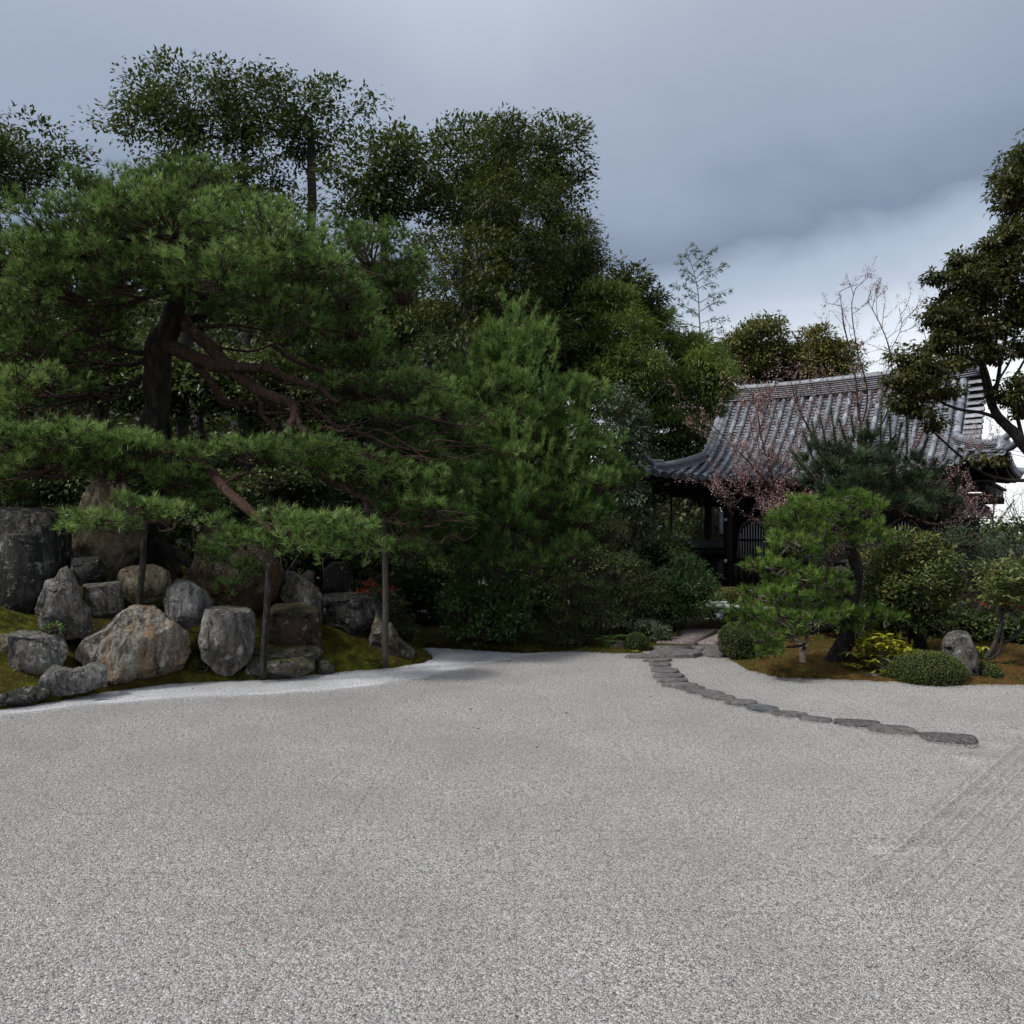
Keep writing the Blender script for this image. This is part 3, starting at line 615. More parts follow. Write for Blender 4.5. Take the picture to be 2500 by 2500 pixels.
ROCKS = [
 ('standing_stone', [(-60,1240),(30,1228),(90,1232),(130,1250),(142,1290),(172,1300),(178,1380),(175,1450),(165,1500),(110,1515),(60,1540),(20,1530),(-60,1545)], 10.7, .55, 'rock_dark', 'huge black lichen-flecked standing stone at the left edge, tallest of the rockery', 6, .06, .07, .3),
 ('pointed_rock', [(162,1390),(178,1408),(190,1440),(196,1468),(220,1490),(224,1540),(200,1556),(150,1560),(100,1535),(90,1490),(104,1450),(116,1422),(136,1418),(146,1398)], 9.85, .3, 'rock_grey', 'pointed grey rock like a small peak in front of the black standing stone', 5, .08, .05, .5),
 ('squared_rock', [(204,1426),(294,1423),(301,1480),(297,1500),(240,1508),(218,1504),(206,1470)], 10.25, .22, 'rock_grey', 'square flat-topped grey stone between the pointed rock and the dark support post', 4, .03, .05, .25),
 ('black_block', [(176,1358),(242,1360),(262,1424),(205,1432),(176,1420)], 10.8, .3, 'rock_dark', 'small black block wedged between the standing stone and the tall tan rock', 4, .05, .03, .3),
 ('tall_tan_rock', [(180,1350),(186,1270),(212,1205),(236,1172),(296,1170),(335,1230),(350,1300),(350,1390),(300,1425),(250,1418),(185,1384)], 11.9, .45, 'rock_tan', 'tall tan boulder tapering upward behind the small front pine pad', 5, .06, .05, .45),
 ('low_tan_rock', [(285,1425),(297,1396),(330,1384),(380,1384),(410,1400),(420,1440),(404,1464),(330,1470),(295,1452)], 11.1, .3, 'rock_tan', 'low tan rock behind the leaning black support post', 5, .07, .04, .5),
 ('blue_grey_rock', [(405,1470),(410,1442),(438,1419),(462,1425),(505,1450),(522,1478),(500,1512),(460,1534),(430,1524),(410,1500)], 10.45, .3, 'rock_blue', 'rounded blue-grey rock with vertical grain right above the ochre boulder', 5, .06, .08, .5),
 ('leaning_red_boulder', [(452,1420),(480,1370),(490,1320),(508,1292),(560,1294),(602,1310),(650,1340),(690,1400),(702,1480),(640,1500),(520,1490),(462,1455)], 11.6, .5, 'rock_tawny', 'big tawny boulder half hidden by the drooping pine pad', 5, .07, .03, .5),
 ('upright_grey_rock', [(490,1560),(500,1490),(528,1481),(600,1483),(619,1510),(623,1560),(607,1612),(562,1646),(530,1638),(496,1602)], 10.3, .28, 'rock_grey', 'upright dark grey boulder with rounded shoulders left of the second support post', 5, .06, .07, .35),
 ('ochre_boulder', [(195,1592),(213,1562),(265,1535),(300,1500),(328,1489),(376,1494),(420,1528),(450,1552),(462,1600),(442,1642),(402,1658),(312,1668),(258,1652),(222,1626),(198,1604)], 9.95, .45, 'rock_ochre', 'largest boulder on the gravel edge, grey with rusty ochre streaks', 6, .06, .045, .5),
 ('square_grey_rock', [(26,1553),(50,1546),(92,1546),(150,1556),(164,1600),(150,1625),(110,1650),(85,1680),(40,1680),(28,1622)], 9.35, .3, 'rock_grey', 'square-shouldered grey rock near the left edge below the black standing stone', 5, .05, .08, .35),
 ('low_front_rock', [(96,1692),(104,1652),(130,1628),(160,1636),(178,1642),(240,1627),(256,1640),(256,1680),(180,1694),(120,1697)], 9.2, .2, 'rock_blue', 'low purple-grey rock lying at the gravel edge left of the ochre boulder', 5, .07, .04, .4),
 ('flat_shore_rock', [(-30,1696),(20,1688),(80,1687),(124,1692),(116,1706),(60,1716),(-30,1726)], 8.9, .3, 'rock_dark', 'flat black rock at the white gravel edge in the lower left corner', 4, .08, .06, .5),
 ('edge_tan_rock', [(-40,1565),(-10,1555),(20,1556),(32,1580),(26,1625),(-5,1650),(-40,1650)], 9.45, .25, 'rock_tan', 'tan rock cut off by the left edge beside the square-shouldered rock', 4, .06, .04, .5),
 ('brown_block_rock', [(638,1595),(642,1512),(676,1477),(742,1480),(776,1500),(783,1582),(768,1600)], 11.1, .4, 'rock_brown', 'dark brown speckled cube-like rock resting on the layered slabs', 5, .05, .04, .3),
 ('upper_slab_rock', [(612,1606),(622,1584),(700,1580),(775,1585),(787,1600),(765,1624),(640,1626),(616,1620)], 10.8, .28, 'rock_moss', 'upper of two layered grey slabs under the brown cube-like rock', 5, .05, .03, .5),
 ('lower_slab_rock', [(602,1640),(612,1608),(680,1612),(768,1614),(764,1640),(715,1654),(640,1660),(606,1656)], 10.5, .3, 'rock_moss', 'lower of two layered grey slabs touching the white gravel', 5, .05, .03, .5),
 ('slanted_rock', [(690,1408),(715,1400),(740,1415),(776,1445),(797,1482),(803,1532),(785,1552),(742,1510),(688,1460)], 11.9, .4, 'rock_grey', 'slanting pale-veined grey rock leaning behind the brown cube-like rock', 5, .07, .09, .45),
 ('overhanging_rock', [(792,1458),(850,1452),(917,1450),(932,1490),(918,1575),(882,1572),(858,1545),(835,1528),(800,1525)], 11.9, .4, 'rock_dark', 'dark overhanging rock with a flat top and a hollow below, above the green moss slope', 5, .06, .05, .3),
 ('mossy_crag', [(922,1500),(938,1545),(954,1526),(978,1566),(1012,1592),(1005,1612),(960,1610),(912,1594),(905,1560)], 11.7, .3, 'rock_moss', 'small jagged mossy crag beside the tall bare support post at the moss tip', 5, .1, .05, .5),
 ('small_slab_rock', [(770,1634),(778,1614),(795,1610),(818,1632),(816,1644),(780,1648)], 10.9, .15, 'rock_moss', 'small rounded stone at the right end of the layered slabs', 4, .08, .04, .5),
 ('tree_like_stone', [(788,1476),(790,1395),(812,1378),(840,1376),(852,1400),(862,1476)], 12.7, .3, 'rock_dark', 'dark upright stone standing behind the overhanging rock under the pine', 4, .06, .08, .3),
 ('round_back_stone', [(735,1440),(738,1405),(752,1396),(766,1402),(768,1440)], 12.5, .2, 'rock_moss', 'small round stone on the crest of the rockery behind the slanted rock', 4, .08, .03, .5),
 ('crest_stone', [(664,1430),(668,1408),(688,1404),(694,1432)], 12.2, .15, 'rock_grey', 'little grey stone on the crest just right of the leaning tawny boulder', 4, .09, .04, .5),
 ('garden_standing_stone', [(2300,1590),(2304,1572),(2320,1552),(2348,1544),(2366,1556),(2382,1600),(2390,1665),(2370,1685),(2330,1685),(2308,1660)], 10.25, .28, 'rock_grey', 'upright grey stone with pale patches between the two clipped azaleas on the right', 5, .08, .05, .4),
 ('grey_garden_stone', [(2134,1618),(2140,1600),(2152,1597),(2172,1606),(2186,1622),(2182,1650),(2150,1655),(2140,1640)], 10.5, .16, 'rock_grey', 'small knobbly grey stone left of the large clipped azalea', 4, .11, .04, .5),
 ('flat_garden_stone', [(2102,1652),(2110,1644),(2140,1646),(2152,1654),(2140,1664),(2112,1664)], 10.35, .13, 'rock_blue', 'flat low stone at the gravel edge below the yellow-leaved shrub', 4, .09, .03, .5),
 ('pale_garden_stone', [(2042,1654),(2046,1646),(2062,1641),(2074,1648),(2070,1658)], 10.5, .12, 'rock_tan', 'tiny pale stone in the brown moss in front of the pine trunk', 4, .08, .03, .5),
 ('path_side_stone', [(1487,1585),(1494,1570),(1508,1566),(1524,1570),(1530,1590),(1500,1594)], 12.75, .18, 'rock_moss', 'rounded stone left of the small clipped ball shrub beside the path', 4, .08, .03, .5),
]
for i, (nm, poly, d, rd, mt, lb, sub, rg, st, bx2) in enumerate(ROCKS):
    rock(nm, poly, d, rd, M[mt], lb, 'rock', min(7, sub + 1), i + 1, 5, rg * .8, st * .8, bx2 * .45)
for i, (cx, cy_, s, d) in enumerate([(14, 1690, 16, 8.95), (36, 1684, 10, 9.0), (58, 1682, 9, 9.05), (0, 1702, 13, 8.8)]):
    lab = ['flattish broken stone piled left of the flat black shore rock', 'small bluish chip of stone on top of the shore rocks', 'smallest pale stone chip nearest the low purple-grey rock', 'stone fragment at the very left edge of the shore rocks'][i]
    rock('stone_chip', [(cx - s, cy_), (cx - s * .5, cy_ - s * .5), (cx + s * .4, cy_ - s * .55), (cx + s, cy_ - s * .1), (cx + s * .6, cy_ + s * .4), (cx - s * .6, cy_ + s * .45)], d, .07, M['rock_blue'], lab, 'stone', 3, 60 + i, 6, .08)

# ------------------------------------------------------------------ stepping stones, stone bridge slab
def slab_stone(name, pxpoly, top, mat, label, seed, parent=None, catg='stepping stone', group=None, bot=-.05):
    q = np.array([G(x, y, top)[:2] for x, y in pxpoly]); 
    n = len(q); out_ = []
    for i in range(n):
        for t in np.linspace(0, 1, 5, endpoint=False): out_.append(q[i] * (1 - t) + q[(i + 1) % n] * t)
    q = np.array(out_); c = q.mean(0)
    for _ in range(1): q = (np.roll(q, 1, 0) + 2 * q + np.roll(q, -1, 0)) / 4
    p3 = np.column_stack([q, np.zeros(len(q))]); q = q + (q - c) * (.05 * fbm(p3 * 9 + seed, 3, seed))[:, None]
    gzc = float(court_z(c[0], c[1])); top = top + gzc; bot = bot + gzc
    m = len(q); Vs = []
    for f, z in ((1.0, bot), (1.0, top - .012), (.975, top - .002), (.8, top), (.5, top + .002), (.25, top + .001)):
        r_ = c + (q - c) * f; zz = z + (.006 * fbm(np.column_stack([r_ * 7, np.full(m, seed * 3.)]), 3, seed) if f < 1 else 0)
        Vs.append(np.column_stack([r_, np.broadcast_to(zz, m)]))
    V = np.vstack(Vs + [np.array([[*c, top + .001]])]); Fs = []
    for k in range(5):
        a = np.arange(m) + k * m; b = (np.arange(m) + 1) % m + k * m
        Fs += [np.stack([a, b, b + m], -1), np.stack([a, b + m, a + m], -1)]
    a = np.arange(m) + 5 * m; b = (np.arange(m) + 1) % m + 5 * m; Fs.append(np.stack([a, b, np.full(m, 6 * m)], -1))
    Fc = np.concatenate(Fs)
    area = np.sum(q[:, 0] * np.roll(q[:, 1], -1) - np.roll(q[:, 0], -1) * q[:, 1])
    if area < 0: Fc = Fc[:, ::-1]
    o = mk(name, V, Fc, mat, parent=parent, origin=np.array([*c, 0]))
    if parent is None: prop(o, label, catg, group)
    return o
def el(x0, x1, y0, y1, sk=0, jag=0, seed=0):
    r = np.random.default_rng(seed); cx, cy2 = (x0 + x1) / 2, (y0 + y1) / 2; x0, x1 = cx - (cx - x0) * 1.04, cx + (x1 - cx) * 1.04; o = []
    for a in np.linspace(0, 2 * np.pi, 9, endpoint=False) + .2:
        ca, sa = np.cos(a), np.sin(a); p = r.uniform(.55, 1.0)
        x = np.sign(ca) * abs(ca) ** p * (x1 - x0) / 2 * r.uniform(.86, 1.06); y = np.sign(sa) * abs(sa) ** .8 * (y1 - y0) / 2 * r.uniform(.9, 1.05)
        o.append((cx + x, cy2 + y + sk * x / (x1 - x0)))
    return o
STEPS = [  # from the near end of the path to the far end
 (2240, 2392, 1785, 1812, 12, 'slab_rough', 'nearest stepping stone, wide and pebbly, at the right end of the curved line'),
 (2118, 2240, 1768, 1790, 12, 'slab', 'second stepping stone from the right end, dark and smooth-edged'),
 (2035, 2150, 1752, 1772, 8, 'slab_rough', 'third stepping stone from the right end, lens-shaped and speckled'),
 (1952, 2035, 1745, 1757, 7, 'slab', 'fourth stepping stone from the right end, thin and half sunk in gravel'),
 (1885, 1976, 1733, 1746, 5, 'slab', 'fifth stepping stone from the right end, narrow brown-grey diamond'),
 (1823, 1903, 1717, 1735, 9, 'slab_pale', 'sixth stepping stone from the right end, smooth bluish pale slab'),
 (1770, 1852, 1705, 1720, 4, 'slab', 'seventh stepping stone from the right end, dark oval beside the pale bluish slab'),
 (1712, 1796, 1692, 1706, 10, 'slab', 'eighth stepping stone from the right end, brown-grey slanting slab'),
 (1670, 1770, 1680, 1694, 10, 'slab', 'ninth stepping stone from the right end, long slab at the bend'),
 (1652, 1724, 1669, 1681, 6, 'slab_rough', 'tenth stepping stone from the right end, pebbly with a pale front edge'),
 (1615, 1710, 1660, 1671, 2, 'slab', 'eleventh stepping stone from the right end, flat grey slab where the line straightens'),
 (1600, 1682, 1651, 1661, 0, 'slab', 'twelfth stepping stone from the right end, cracked grey slab'),
 (1590, 1668, 1642, 1652, -2, 'slab', 'thirteenth stepping stone from the right end, darkest of the upper ones'),
 (1587, 1657, 1628, 1641, 3, 'slab', 'fourteenth stepping stone from the right end, leftmost reaching slab'),
 (1585, 1640, 1616, 1627, 0, 'slab', 'fifteenth stepping stone from the right end, short and brownish'),
 (1572, 1640, 1607, 1615, -2, 'slab', 'sixteenth stepping stone from the right end, thin strip of stone'),
 (1525, 1660, 1596, 1606, -3, 'slab', 'farthest stepping stone, long thin slab crossing the head of the line'),
]
for i, (x0, x1, y0, y1, sk, mt, lb) in enumerate(STEPS):
    slab_stone('stepping_stone', el(x0, x1, y0 + (y1 - y0) * .06, y1 - (y1 - y0) * .06, sk, seed=i), .020 if i < 5 else .028, M[mt], lb, i, group='stepping stones curving through the gravel')
slab_stone('threshold_stone', [(1583, 1593), (1600, 1584), (1640, 1582), (1712, 1586), (1716, 1593), (1690, 1598), (1600, 1600)], .055, M['slab'], 'broad flat stone laid before the paved bridge slab, left of the two', 41, catg='stone')
slab_stone('threshold_stone', [(1716, 1583), (1775, 1582), (1782, 1592), (1760, 1598), (1722, 1596)], .05, M['slab'], 'flat stone before the paved bridge slab on the hedge side, right of the two', 42, catg='stone')
# paved path slab with a raised rim, running back towards the gate
pth = empty('paved_path', G(1690, 1560, .1), 'brown pebble-paved path slab with a raised dark edge leading to the gate', 'path')
def flat_poly(pts3, th, mat, name, parent):
    q = np.array(pts3); n = len(q); lo = q - np.array([0, 0, th]); V = np.vstack([q, lo, q.mean(0)]); a = np.arange(n); b = (a + 1) % n
    Fc = np.concatenate([np.stack([a, b, np.full(n, 2 * n)], -1), np.stack([a, a + n, b + n], -1), np.stack([a, b + n, b], -1)])
    if np.cross(q[1] - q[0], q[2] - q[1])[2] < 0: Fc = Fc[:, ::-1]
    return mk(name, V, Fc, mat, parent=parent)
def gz(x, y, z): return tuple(G(x, y, z))
flat_poly([gz(1602, 1566, .10), gz(1692, 1568, .10), gz(1744, 1536, .10), gz(1672, 1535, .10), gz(1640, 1545, .09)], .12, M['path'], 'paving', pth)
flat_poly([gz(1697, 1568, .10), gz(1772, 1567, .10), gz(1800, 1536, .10), gz(1750, 1536, .10)], .12, M['path'], 'paving', pth)
flat_poly([gz(1691, 1569.5, .10), gz(1698, 1569.5, .10), gz(1751, 1535, .165), gz(1743, 1535, .165)], .1, M['old_wood'], 'joint_strip', pth)
for a, b in (((1590, 1570), (1690, 1573)), ((1691, 1573), (1790, 1570))):
    p0, p1 = G(*a, .09), G(*b, .09); mid = (p0 + p1) / 2
    V, Fc = box(mid - [0, 0, .08], (abs(p1[0] - p0[0]) * .98, .16, .10)); V[:, 1] += .04 * np.sin(V[:, 0] * 9)
    mk('kerb_stone', V, Fc, M['slab'], parent=pth)

# ------------------------------------------------------------------ the tiled gate hall
RC = np.array([11.2, 20.0]); RE = np.array([-.84, .5426]); RN2 = np.array([.5426, .84]); RL = 8.8; RB = 3.2; RQ = 1.2
hall = empty('temple_gate_hall', (*(RC + RE * RL / 2 + RN2 * 3.2), 0), 'dark timber temple hall with a curved grey tiled roof behind the cherry tree', 'building')
def roof_pt(s, b, lift=0.0):
    """s along the eave from the right corner, b up the front slope (plan distance)"""
    s = np.asarray(s, float); b = np.asarray(b, float)
    t = np.clip(s / RL, 0, 1) * 2 - 1
    z = 3.07 + .17 * (1 - s / RL) + .32 * np.abs(t) ** 3.2 * np.clip(1 - b / 1.6, 0, 1) ** 1.3 + .30 * b + .155 * b * b + .16 * np.abs(t) ** 2.5 * np.clip(b / 3, 0, 1)
    xy = RC + s[..., None] * RE + b[..., None] * RN2
    return np.concatenate([xy, (z + lift)[..., None]], -1)
def side_pt(u, v, right=True, lift=0.0):
    """side slope: u along the side eave, v inward from it"""
    u = np.asarray(u, float); v = np.asarray(v, float)
    tt = np.clip(u / 6.4, 0, 1) * 2 - 1
    z = 3.07 + (.17 if right else 0) + .32 * np.abs(tt) ** 3.2 * np.clip(1 - v / 1.6, 0, 1) ** 1.3 + .30 * v + .155 * v * v
    s = v if right else RL - v
    xy = RC + s[..., None] * RE + u[..., None] * RN2
    return np.concatenate([xy, (z + lift)[..., None]], -1)
def sheet(fn, A, B):
    """grid between A(t) and B(t) curves"""
    V = np.concatenate([fn(t) for t in np.linspace(0, 1, 14)]); n = len(V) // 14
    i = (np.arange(13)[:, None] * n + np.arange(n - 1)[None]).reshape(-1)
    return V, np.concatenate([np.stack([i, i + 1, i + n + 1], -1), np.stack([i, i + n + 1, i + n], -1)])
ss = np.linspace(0, 1, 40)
def fslope(t):
    b = RB * t; lo = min(b, RQ - .25); return roof_pt(lo + (RL - 2 * lo) * ss, np.full(40, b), -.05)
V1 = sheet(fslope, 0, 0)
def bslope(t):
    b = RB * t; lo = min(b, RQ - .25); p = roof_pt(lo + (RL - 2 * lo) * ss, np.full(40, b), -.05)
    p[:, :2] += RN2 * (6.4 - 2 * b); return p
V2 = sheet(bslope, 0, 0)
def sslope(r):
    def f(t):
        v = RQ * t; return side_pt(v + (6.4 - 2 * v) * ss, np.full(40, v), r, -.05)
    return f
roof = mk('roof', *cat([V1, V2, sheet(sslope(True), 0, 0), sheet(sslope(False), 0, 0)]), M['tile'], parent=hall, tint=None)
# tile shapes
def round_tile_mesh(L, r0, r1, sides=7, cap=False):
    a = np.linspace(0, np.pi, sides); V = []
    for x, r in ((0, r1 + .006), (.03, r1), (L, r0)): V.append(np.column_stack([r * np.cos(a), np.full(sides, x), r * np.sin(a)]))
    V.append(np.column_stack([(r1 - .015) * np.cos(a), np.zeros(sides), (r1 - .015) * np.sin(a)]))
    V = np.vstack(V); i = np.arange(sides - 1); Fs = []
    for k in range(2): Fs += [np.stack([i + k * sides, i + 1 + k * sides, i + 1 + (k + 1) * sides], -1), np.stack([i + k * sides, i + 1 + (k + 1) * sides, i + (k + 1) * sides], -1)]
    Fs += [np.stack([i, i + 3 * sides, i + 1 + 3 * sides], -1), np.stack([i, i + 1 + 3 * sides, i + 1], -1)]
    return V, np.concatenate(Fs)
RT = round_tile_mesh(.31, .062, .070)
def flat_tile_geo(wd=.21, L=.165, sag=.03, th=.045):
    x = np.linspace(-wd / 2, wd / 2, 6); z = sag * ((x / (wd / 2)) ** 2) - sag
    top0 = np.column_stack([x, np.zeros(6), z + th]); top1 = np.column_stack([x, np.full(6, L), z + .002]); lip = np.column_stack([x, np.full(6, .012), z - .02])
    V = np.vstack([top0, top1, lip]); i = np.arange(5)
    return V, np.concatenate([np.stack([i, i + 1, i + 7], -1), np.stack([i, i + 7, i + 6], -1), np.stack([i + 12, i + 13, i + 1], -1), np.stack([i + 12, i + 1, i], -1)])
FT = flat_tile_geo()
rt_me = mesh_np('round_tile', *RT, M['tile'], smooth=False); ft_me = mesh_np('flat_tile', *FT, M['pan_tile'])
def frame(p0, p1, side):
    """matrix with local Y from p0 to p1, X along side"""
    y = Vector(p1 - p0).normalized(); x = Vector(side); x = (x - y * x.dot(y)).normalized(); z = x.cross(y)
    if z.z < 0: x = -x; z = x.cross(y)
    m = Matrix((x, y, z)).transposed().to_4x4(); m.translation = Vector(p0); return m
def apply(m, V): a = np.array(m); return V @ a[:3, :3].T + a[:3, 3]
e3 = np.array([*RE, 0]); n3 = np.array([*RN2, 0])
def lay(fn, side, bmax, step_len, start=-.03):
    """walk up a slope curve and return (matrix) for each piece"""
    res = []; b = start
    while b < bmax - .02:
        p0 = fn(b); g = fn(b + .02) - p0; db = step_len * .02 / np.linalg.norm(g)
        p1 = fn(b + db); res.append(frame(p0, p1, side)); b += db
    return res
rows = []; flats = []; eave_pts = []
sp = .262; k = 0; s = .13
while s < RL - .1:
    top = min(s, RL - s) if (s < RQ or s > RL - RQ) else RB - .12
    rows += lay(lambda b: roof_pt(s, b, .035), e3, top, .285); eave_pts.append(s)
    s2 = s + sp / 2; t2 = min(s2, RL - s2) if (s2 < RQ or s2 > RL - RQ) else RB - .12
    if s2 < RL - .1: flats += lay(lambda b: roof_pt(s2, b, -.025), e3, t2, .125, -.02)
    s += sp
side_rows = []; u = .3
while u < 6.2:
    top = min(u, 6.4 - u, RQ - .05)
    for rgt in (True, False):
        side_rows += lay(lambda v: side_pt(u, v, rgt), n3, top, .285)
        flats_s = lay(lambda v: side_pt(u + sp / 2, v, rgt, -.025), n3, top, .105, -.02); side_rows_f = flats_s
        flats += flats_s
    u += sp
# verge tiles laid crosswise past the gable
verge = []
for rgt in (True,):
    b = RQ + .12
    while b < RB - .1:
        sv = (RQ - .12) if rgt else RL - RQ + .12
        p0 = roof_pt(sv - (.42 if rgt else -.42), b, .03 + .0); p1 = roof_pt(sv, b, .05)
        verge.append(frame(p0, p1, n3)); b += .178
def visible(m):
    p = m.translation; return (p.x - 0) / max(p.y, 1)
def near(m): return m.translation.length
allr = sorted(rows + side_rows, key=near)
for m in allr[:300]: put('round_tile', rt_me, m, hall)
V, Fc, T = cat([(apply(m, RT[0]), RT[1], np.full(len(RT[0]), rng.random())) for m in allr[300:]])
mk('round_tile_field', V, Fc, M['tile'], parent=hall, tint=T, kind='stuff')
allf = sorted(flats, key=near)
for m in allf[:300]: put('flat_tile', ft_me, m, hall)
V, Fc, T = cat([(apply(m, FT[0]), FT[1], np.full(len(FT[0]), rng.random())) for m in allf[300:]])
mk('flat_tile_field', V, Fc, M['pan_tile'], parent=hall, tint=T, kind='stuff')
vt = round_tile_mesh(.42, .10, .105); vt_me = mesh_np('verge_tile', *vt, M['tile'])
for m in verge: put('verge_tile', vt_me, m, hall)
for rgt in (True,):
    bs = np.linspace(RQ - .1, RB, 10); s0, s1 = ((RQ - .12, RQ - .50) if rgt else (RL - RQ + .12, RL - RQ + .50))
    A_, B_ = roof_pt(np.full(10, s0), bs, .0), roof_pt(np.full(10, s1), bs, -.01); i = np.arange(9)
    mk('verge_bed', np.vstack([A_, B_, A_ - [0, 0, .1], B_ - [0, 0, .1]]), np.concatenate([np.stack([i + p, i + q, i + 1 + q], -1) for p, q in ((0, 10), (10, 30), (30, 20))] + [np.stack([i + p, i + 1 + q, i + 1 + p], -1) for p, q in ((0, 10), (10, 30), (30, 20))]), M['brown_board'], parent=hall)
# round end discs along the eave
def disc_geo(r=.088, sides=14):
    a = np.linspace(0, 2 * np.pi, sides, endpoint=False); rings = [(r, .03), (r, -.035), (r * .86, -.035), (r * .8, -.018), (r * .42, -.018), (r * .3, -.03)]
    V = np.vstack([np.column_stack([q * np.cos(a), np.full(sides, y), q * np.sin(a)]) for q, y in rings] + [[[0, -.032, 0]]]); Fs = []
    i = np.arange(sides); j = (i + 1) % sides
    for k in range(5): Fs += [np.stack([i + k * sides, j + (k + 1) * sides, j + k * sides], -1), np.stack([i + k * sides, i + (k + 1) * sides, j + (k + 1) * sides], -1)]
    Fs.append(np.stack([i + 5 * sides, np.full(sides, 6 * sides), j + 5 * sides], -1))
    return V, np.concatenate(Fs)
dm = mesh_np('eave_disc', *disc_geo(), M['tile'])
for s in eave_pts:
    m = frame(roof_pt(s, -.03, .01), roof_pt(s, .25, .01), e3); put('eave_disc', dm, m, hall)
# curved fascia boards under the tiles, front and right
def band(fn, s0, s1, n, w, h, mat, name, out_dir, parent=hall):
    ts = np.linspace(s0, s1, n); c = np.array([fn(t) for t in ts]); o = np.array(out_dir)
    V = np.vstack([c + [0, 0, 0], c - [0, 0, h], c + o * w - [0, 0, h], c + o * w]); i = np.arange(n - 1); Fs = []
    for a, b in ((0, 1), (1, 2), (2, 3), (3, 0)):
        Fs += [np.stack([i + a * n, i + b * n, i + 1 + b * n], -1), np.stack([i + a * n, i + 1 + b * n, i + 1 + a * n], -1)]
    return mk(name, V, np.concatenate(Fs), mat, parent=parent)
band(lambda s: roof_pt(s, .02, -.065), .05, RL - .05, 40, .10, .05, M['eave_wood'], 'fascia', n3)
band(lambda s: roof_pt(s, .09, -.118), .08, RL - .08, 40, .12, .10, M['dark_wood'], 'fascia', n3)
band(lambda s: side_pt(s, .02, True, -.065), .05, 6.35, 30, .10, .05, M['eave_wood'], 'fascia', e3)
band(lambda s: side_pt(s, .09, True, -.118), .08, 6.3, 30, .12, .10, M['dark_wood'], 'fascia', e3)
# soffit planking
def soff(t):
    b = .15 + 1.3 * t; lo = b; return roof_pt(lo + (RL - 2 * lo) * ss, np.full(40, .3), -.33) + np.array([*(RN2 * (b - .3)), .10 * t])
mk('soffit', *sheet(soff, 0, 0), M['dark_wood'], parent=hall)
def soff2(t):
    v = .15 + 1.3 * t; return side_pt(v + (6.4 - 2 * v) * ss, np.full(40, .3), True, -.33) + np.array([*(RE * (v - .3)), .10 * t])
mk('soffit', *sheet(soff2, 0, 0), M['dark_wood'], parent=hall)
# rafters with white painted ends, two tiers
raf_me = mesh_np('rafter', *box((0, .65, 0), (.065, 1.3, .08)), M['dark_wood']); end_me = mesh_np('rafter_end', *box((0, -.004, 0), (.066, .008, .081)), M['white_paint'])
def rafter(p, q, side):
    m = frame(p, q, side); r = put('rafter', raf_me, m, hall); ORG[r.name] = np.array(m.translation)
    e = bpy.data.objects.new('rafter_end', end_me); COL.objects.link(e); e.parent = r
for s in np.arange(.35, RL - .3, sp * .98):
    p = roof_pt(s, .30, -.30); rafter(p, p + n3 + [0, 0, .12], e3)
for u in np.arange(.35, 6.1, sp * .98):
    p = side_pt(u, .30, True, -.30); rafter(p, p + e3 + [0, 0, .12], n3)
# main ridge: courses of thin tiles, capped with round ones
def ridge_stack(line, widths, hgt, cap_r, name, parent, up0=0, step=.3, side=None):
    """line(t)->point for t in 0..1; stacked courses plus cap tiles"""
    pts = np.array([line(t) for t in np.linspace(0, 1, 30)])
    d = np.gradient(pts, axis=0); d[:, 2] = 0; d = unit(d); sdv = np.stack([-d[:, 1], d[:, 0], d[:, 2] * 0], -1)
    z = up0; n = len(pts)
    holder = None
    for j, wd in enumerate(widths):
        a, b = pts + sdv * wd / 2 + [0, 0, z], pts - sdv * wd / 2 + [0, 0, z]
        V = np.vstack([a, b, b + [0, 0, hgt * .62], a + [0, 0, hgt * .62]]); i = np.arange(n - 1); Fs = []
        for p, q in ((0, 1), (1, 2), (2, 3), (3, 0)):
            Fs += [np.stack([i + p * n, i + 1 + p * n, i + 1 + q * n], -1), np.stack([i + p * n, i + 1 + q * n, i + q * n], -1)]
        Fs += [np.array([[0, n, 2 * n], [0, 2 * n, 3 * n], [n - 1, 3 * n - 1, 2 * n - 1], [n - 1, 4 * n - 1, 3 * n - 1]])]
        # narrower dark mortar bed between the courses
        c = widths[j] - .05
        a2, b2 = pts + sdv * c / 2 + [0, 0, z + hgt * .6], pts - sdv * c / 2 + [0, 0, z + hgt * .6]
        V2 = np.vstack([a2, b2, b2 + [0, 0, hgt * .42], a2 + [0, 0, hgt * .42]])
        F0 = np.concatenate(Fs)
        VV, FF = cat([(V, F0), (V2, F0)])
        o = mk('ridge_course', VV, FF, M['pan_tile'], parent=parent, tint=np.full(len(VV), (j * .37) % 1))
        z += hgt
    # cap tiles
    L = np.concatenate([[0], np.cumsum(np.linalg.norm(np.diff(pts, axis=0), axis=1))]); m = int(L[-1] / step)
    cg = round_tile_mesh(step * 1.08, cap_r, cap_r * 1.1, 8); cme = mesh_np('cap_tile', *cg, M['tile'])
    for k in range(m):
        q = [np.array([np.interp(L[-1] * (k + f) / m, L, pts[:, c]) for c in range(3)]) for f in (0, 1)]
        dd = q[1] - q[0]; sd2 = np.array([-dd[1], dd[0], 0])
        put('cap_tile', cme, frame(q[0] + [0, 0, z], q[1] + [0, 0, z], sd2), parent)
def rline(t):
    s = RQ - .32 + (RL - 2 * RQ + .64) * t; p = roof_pt(s, RB, -.08); return p
ridge_stack(rline, [.42, .40, .39, .38, .37, .36, .38], .058, .085, 'ridge', hall)
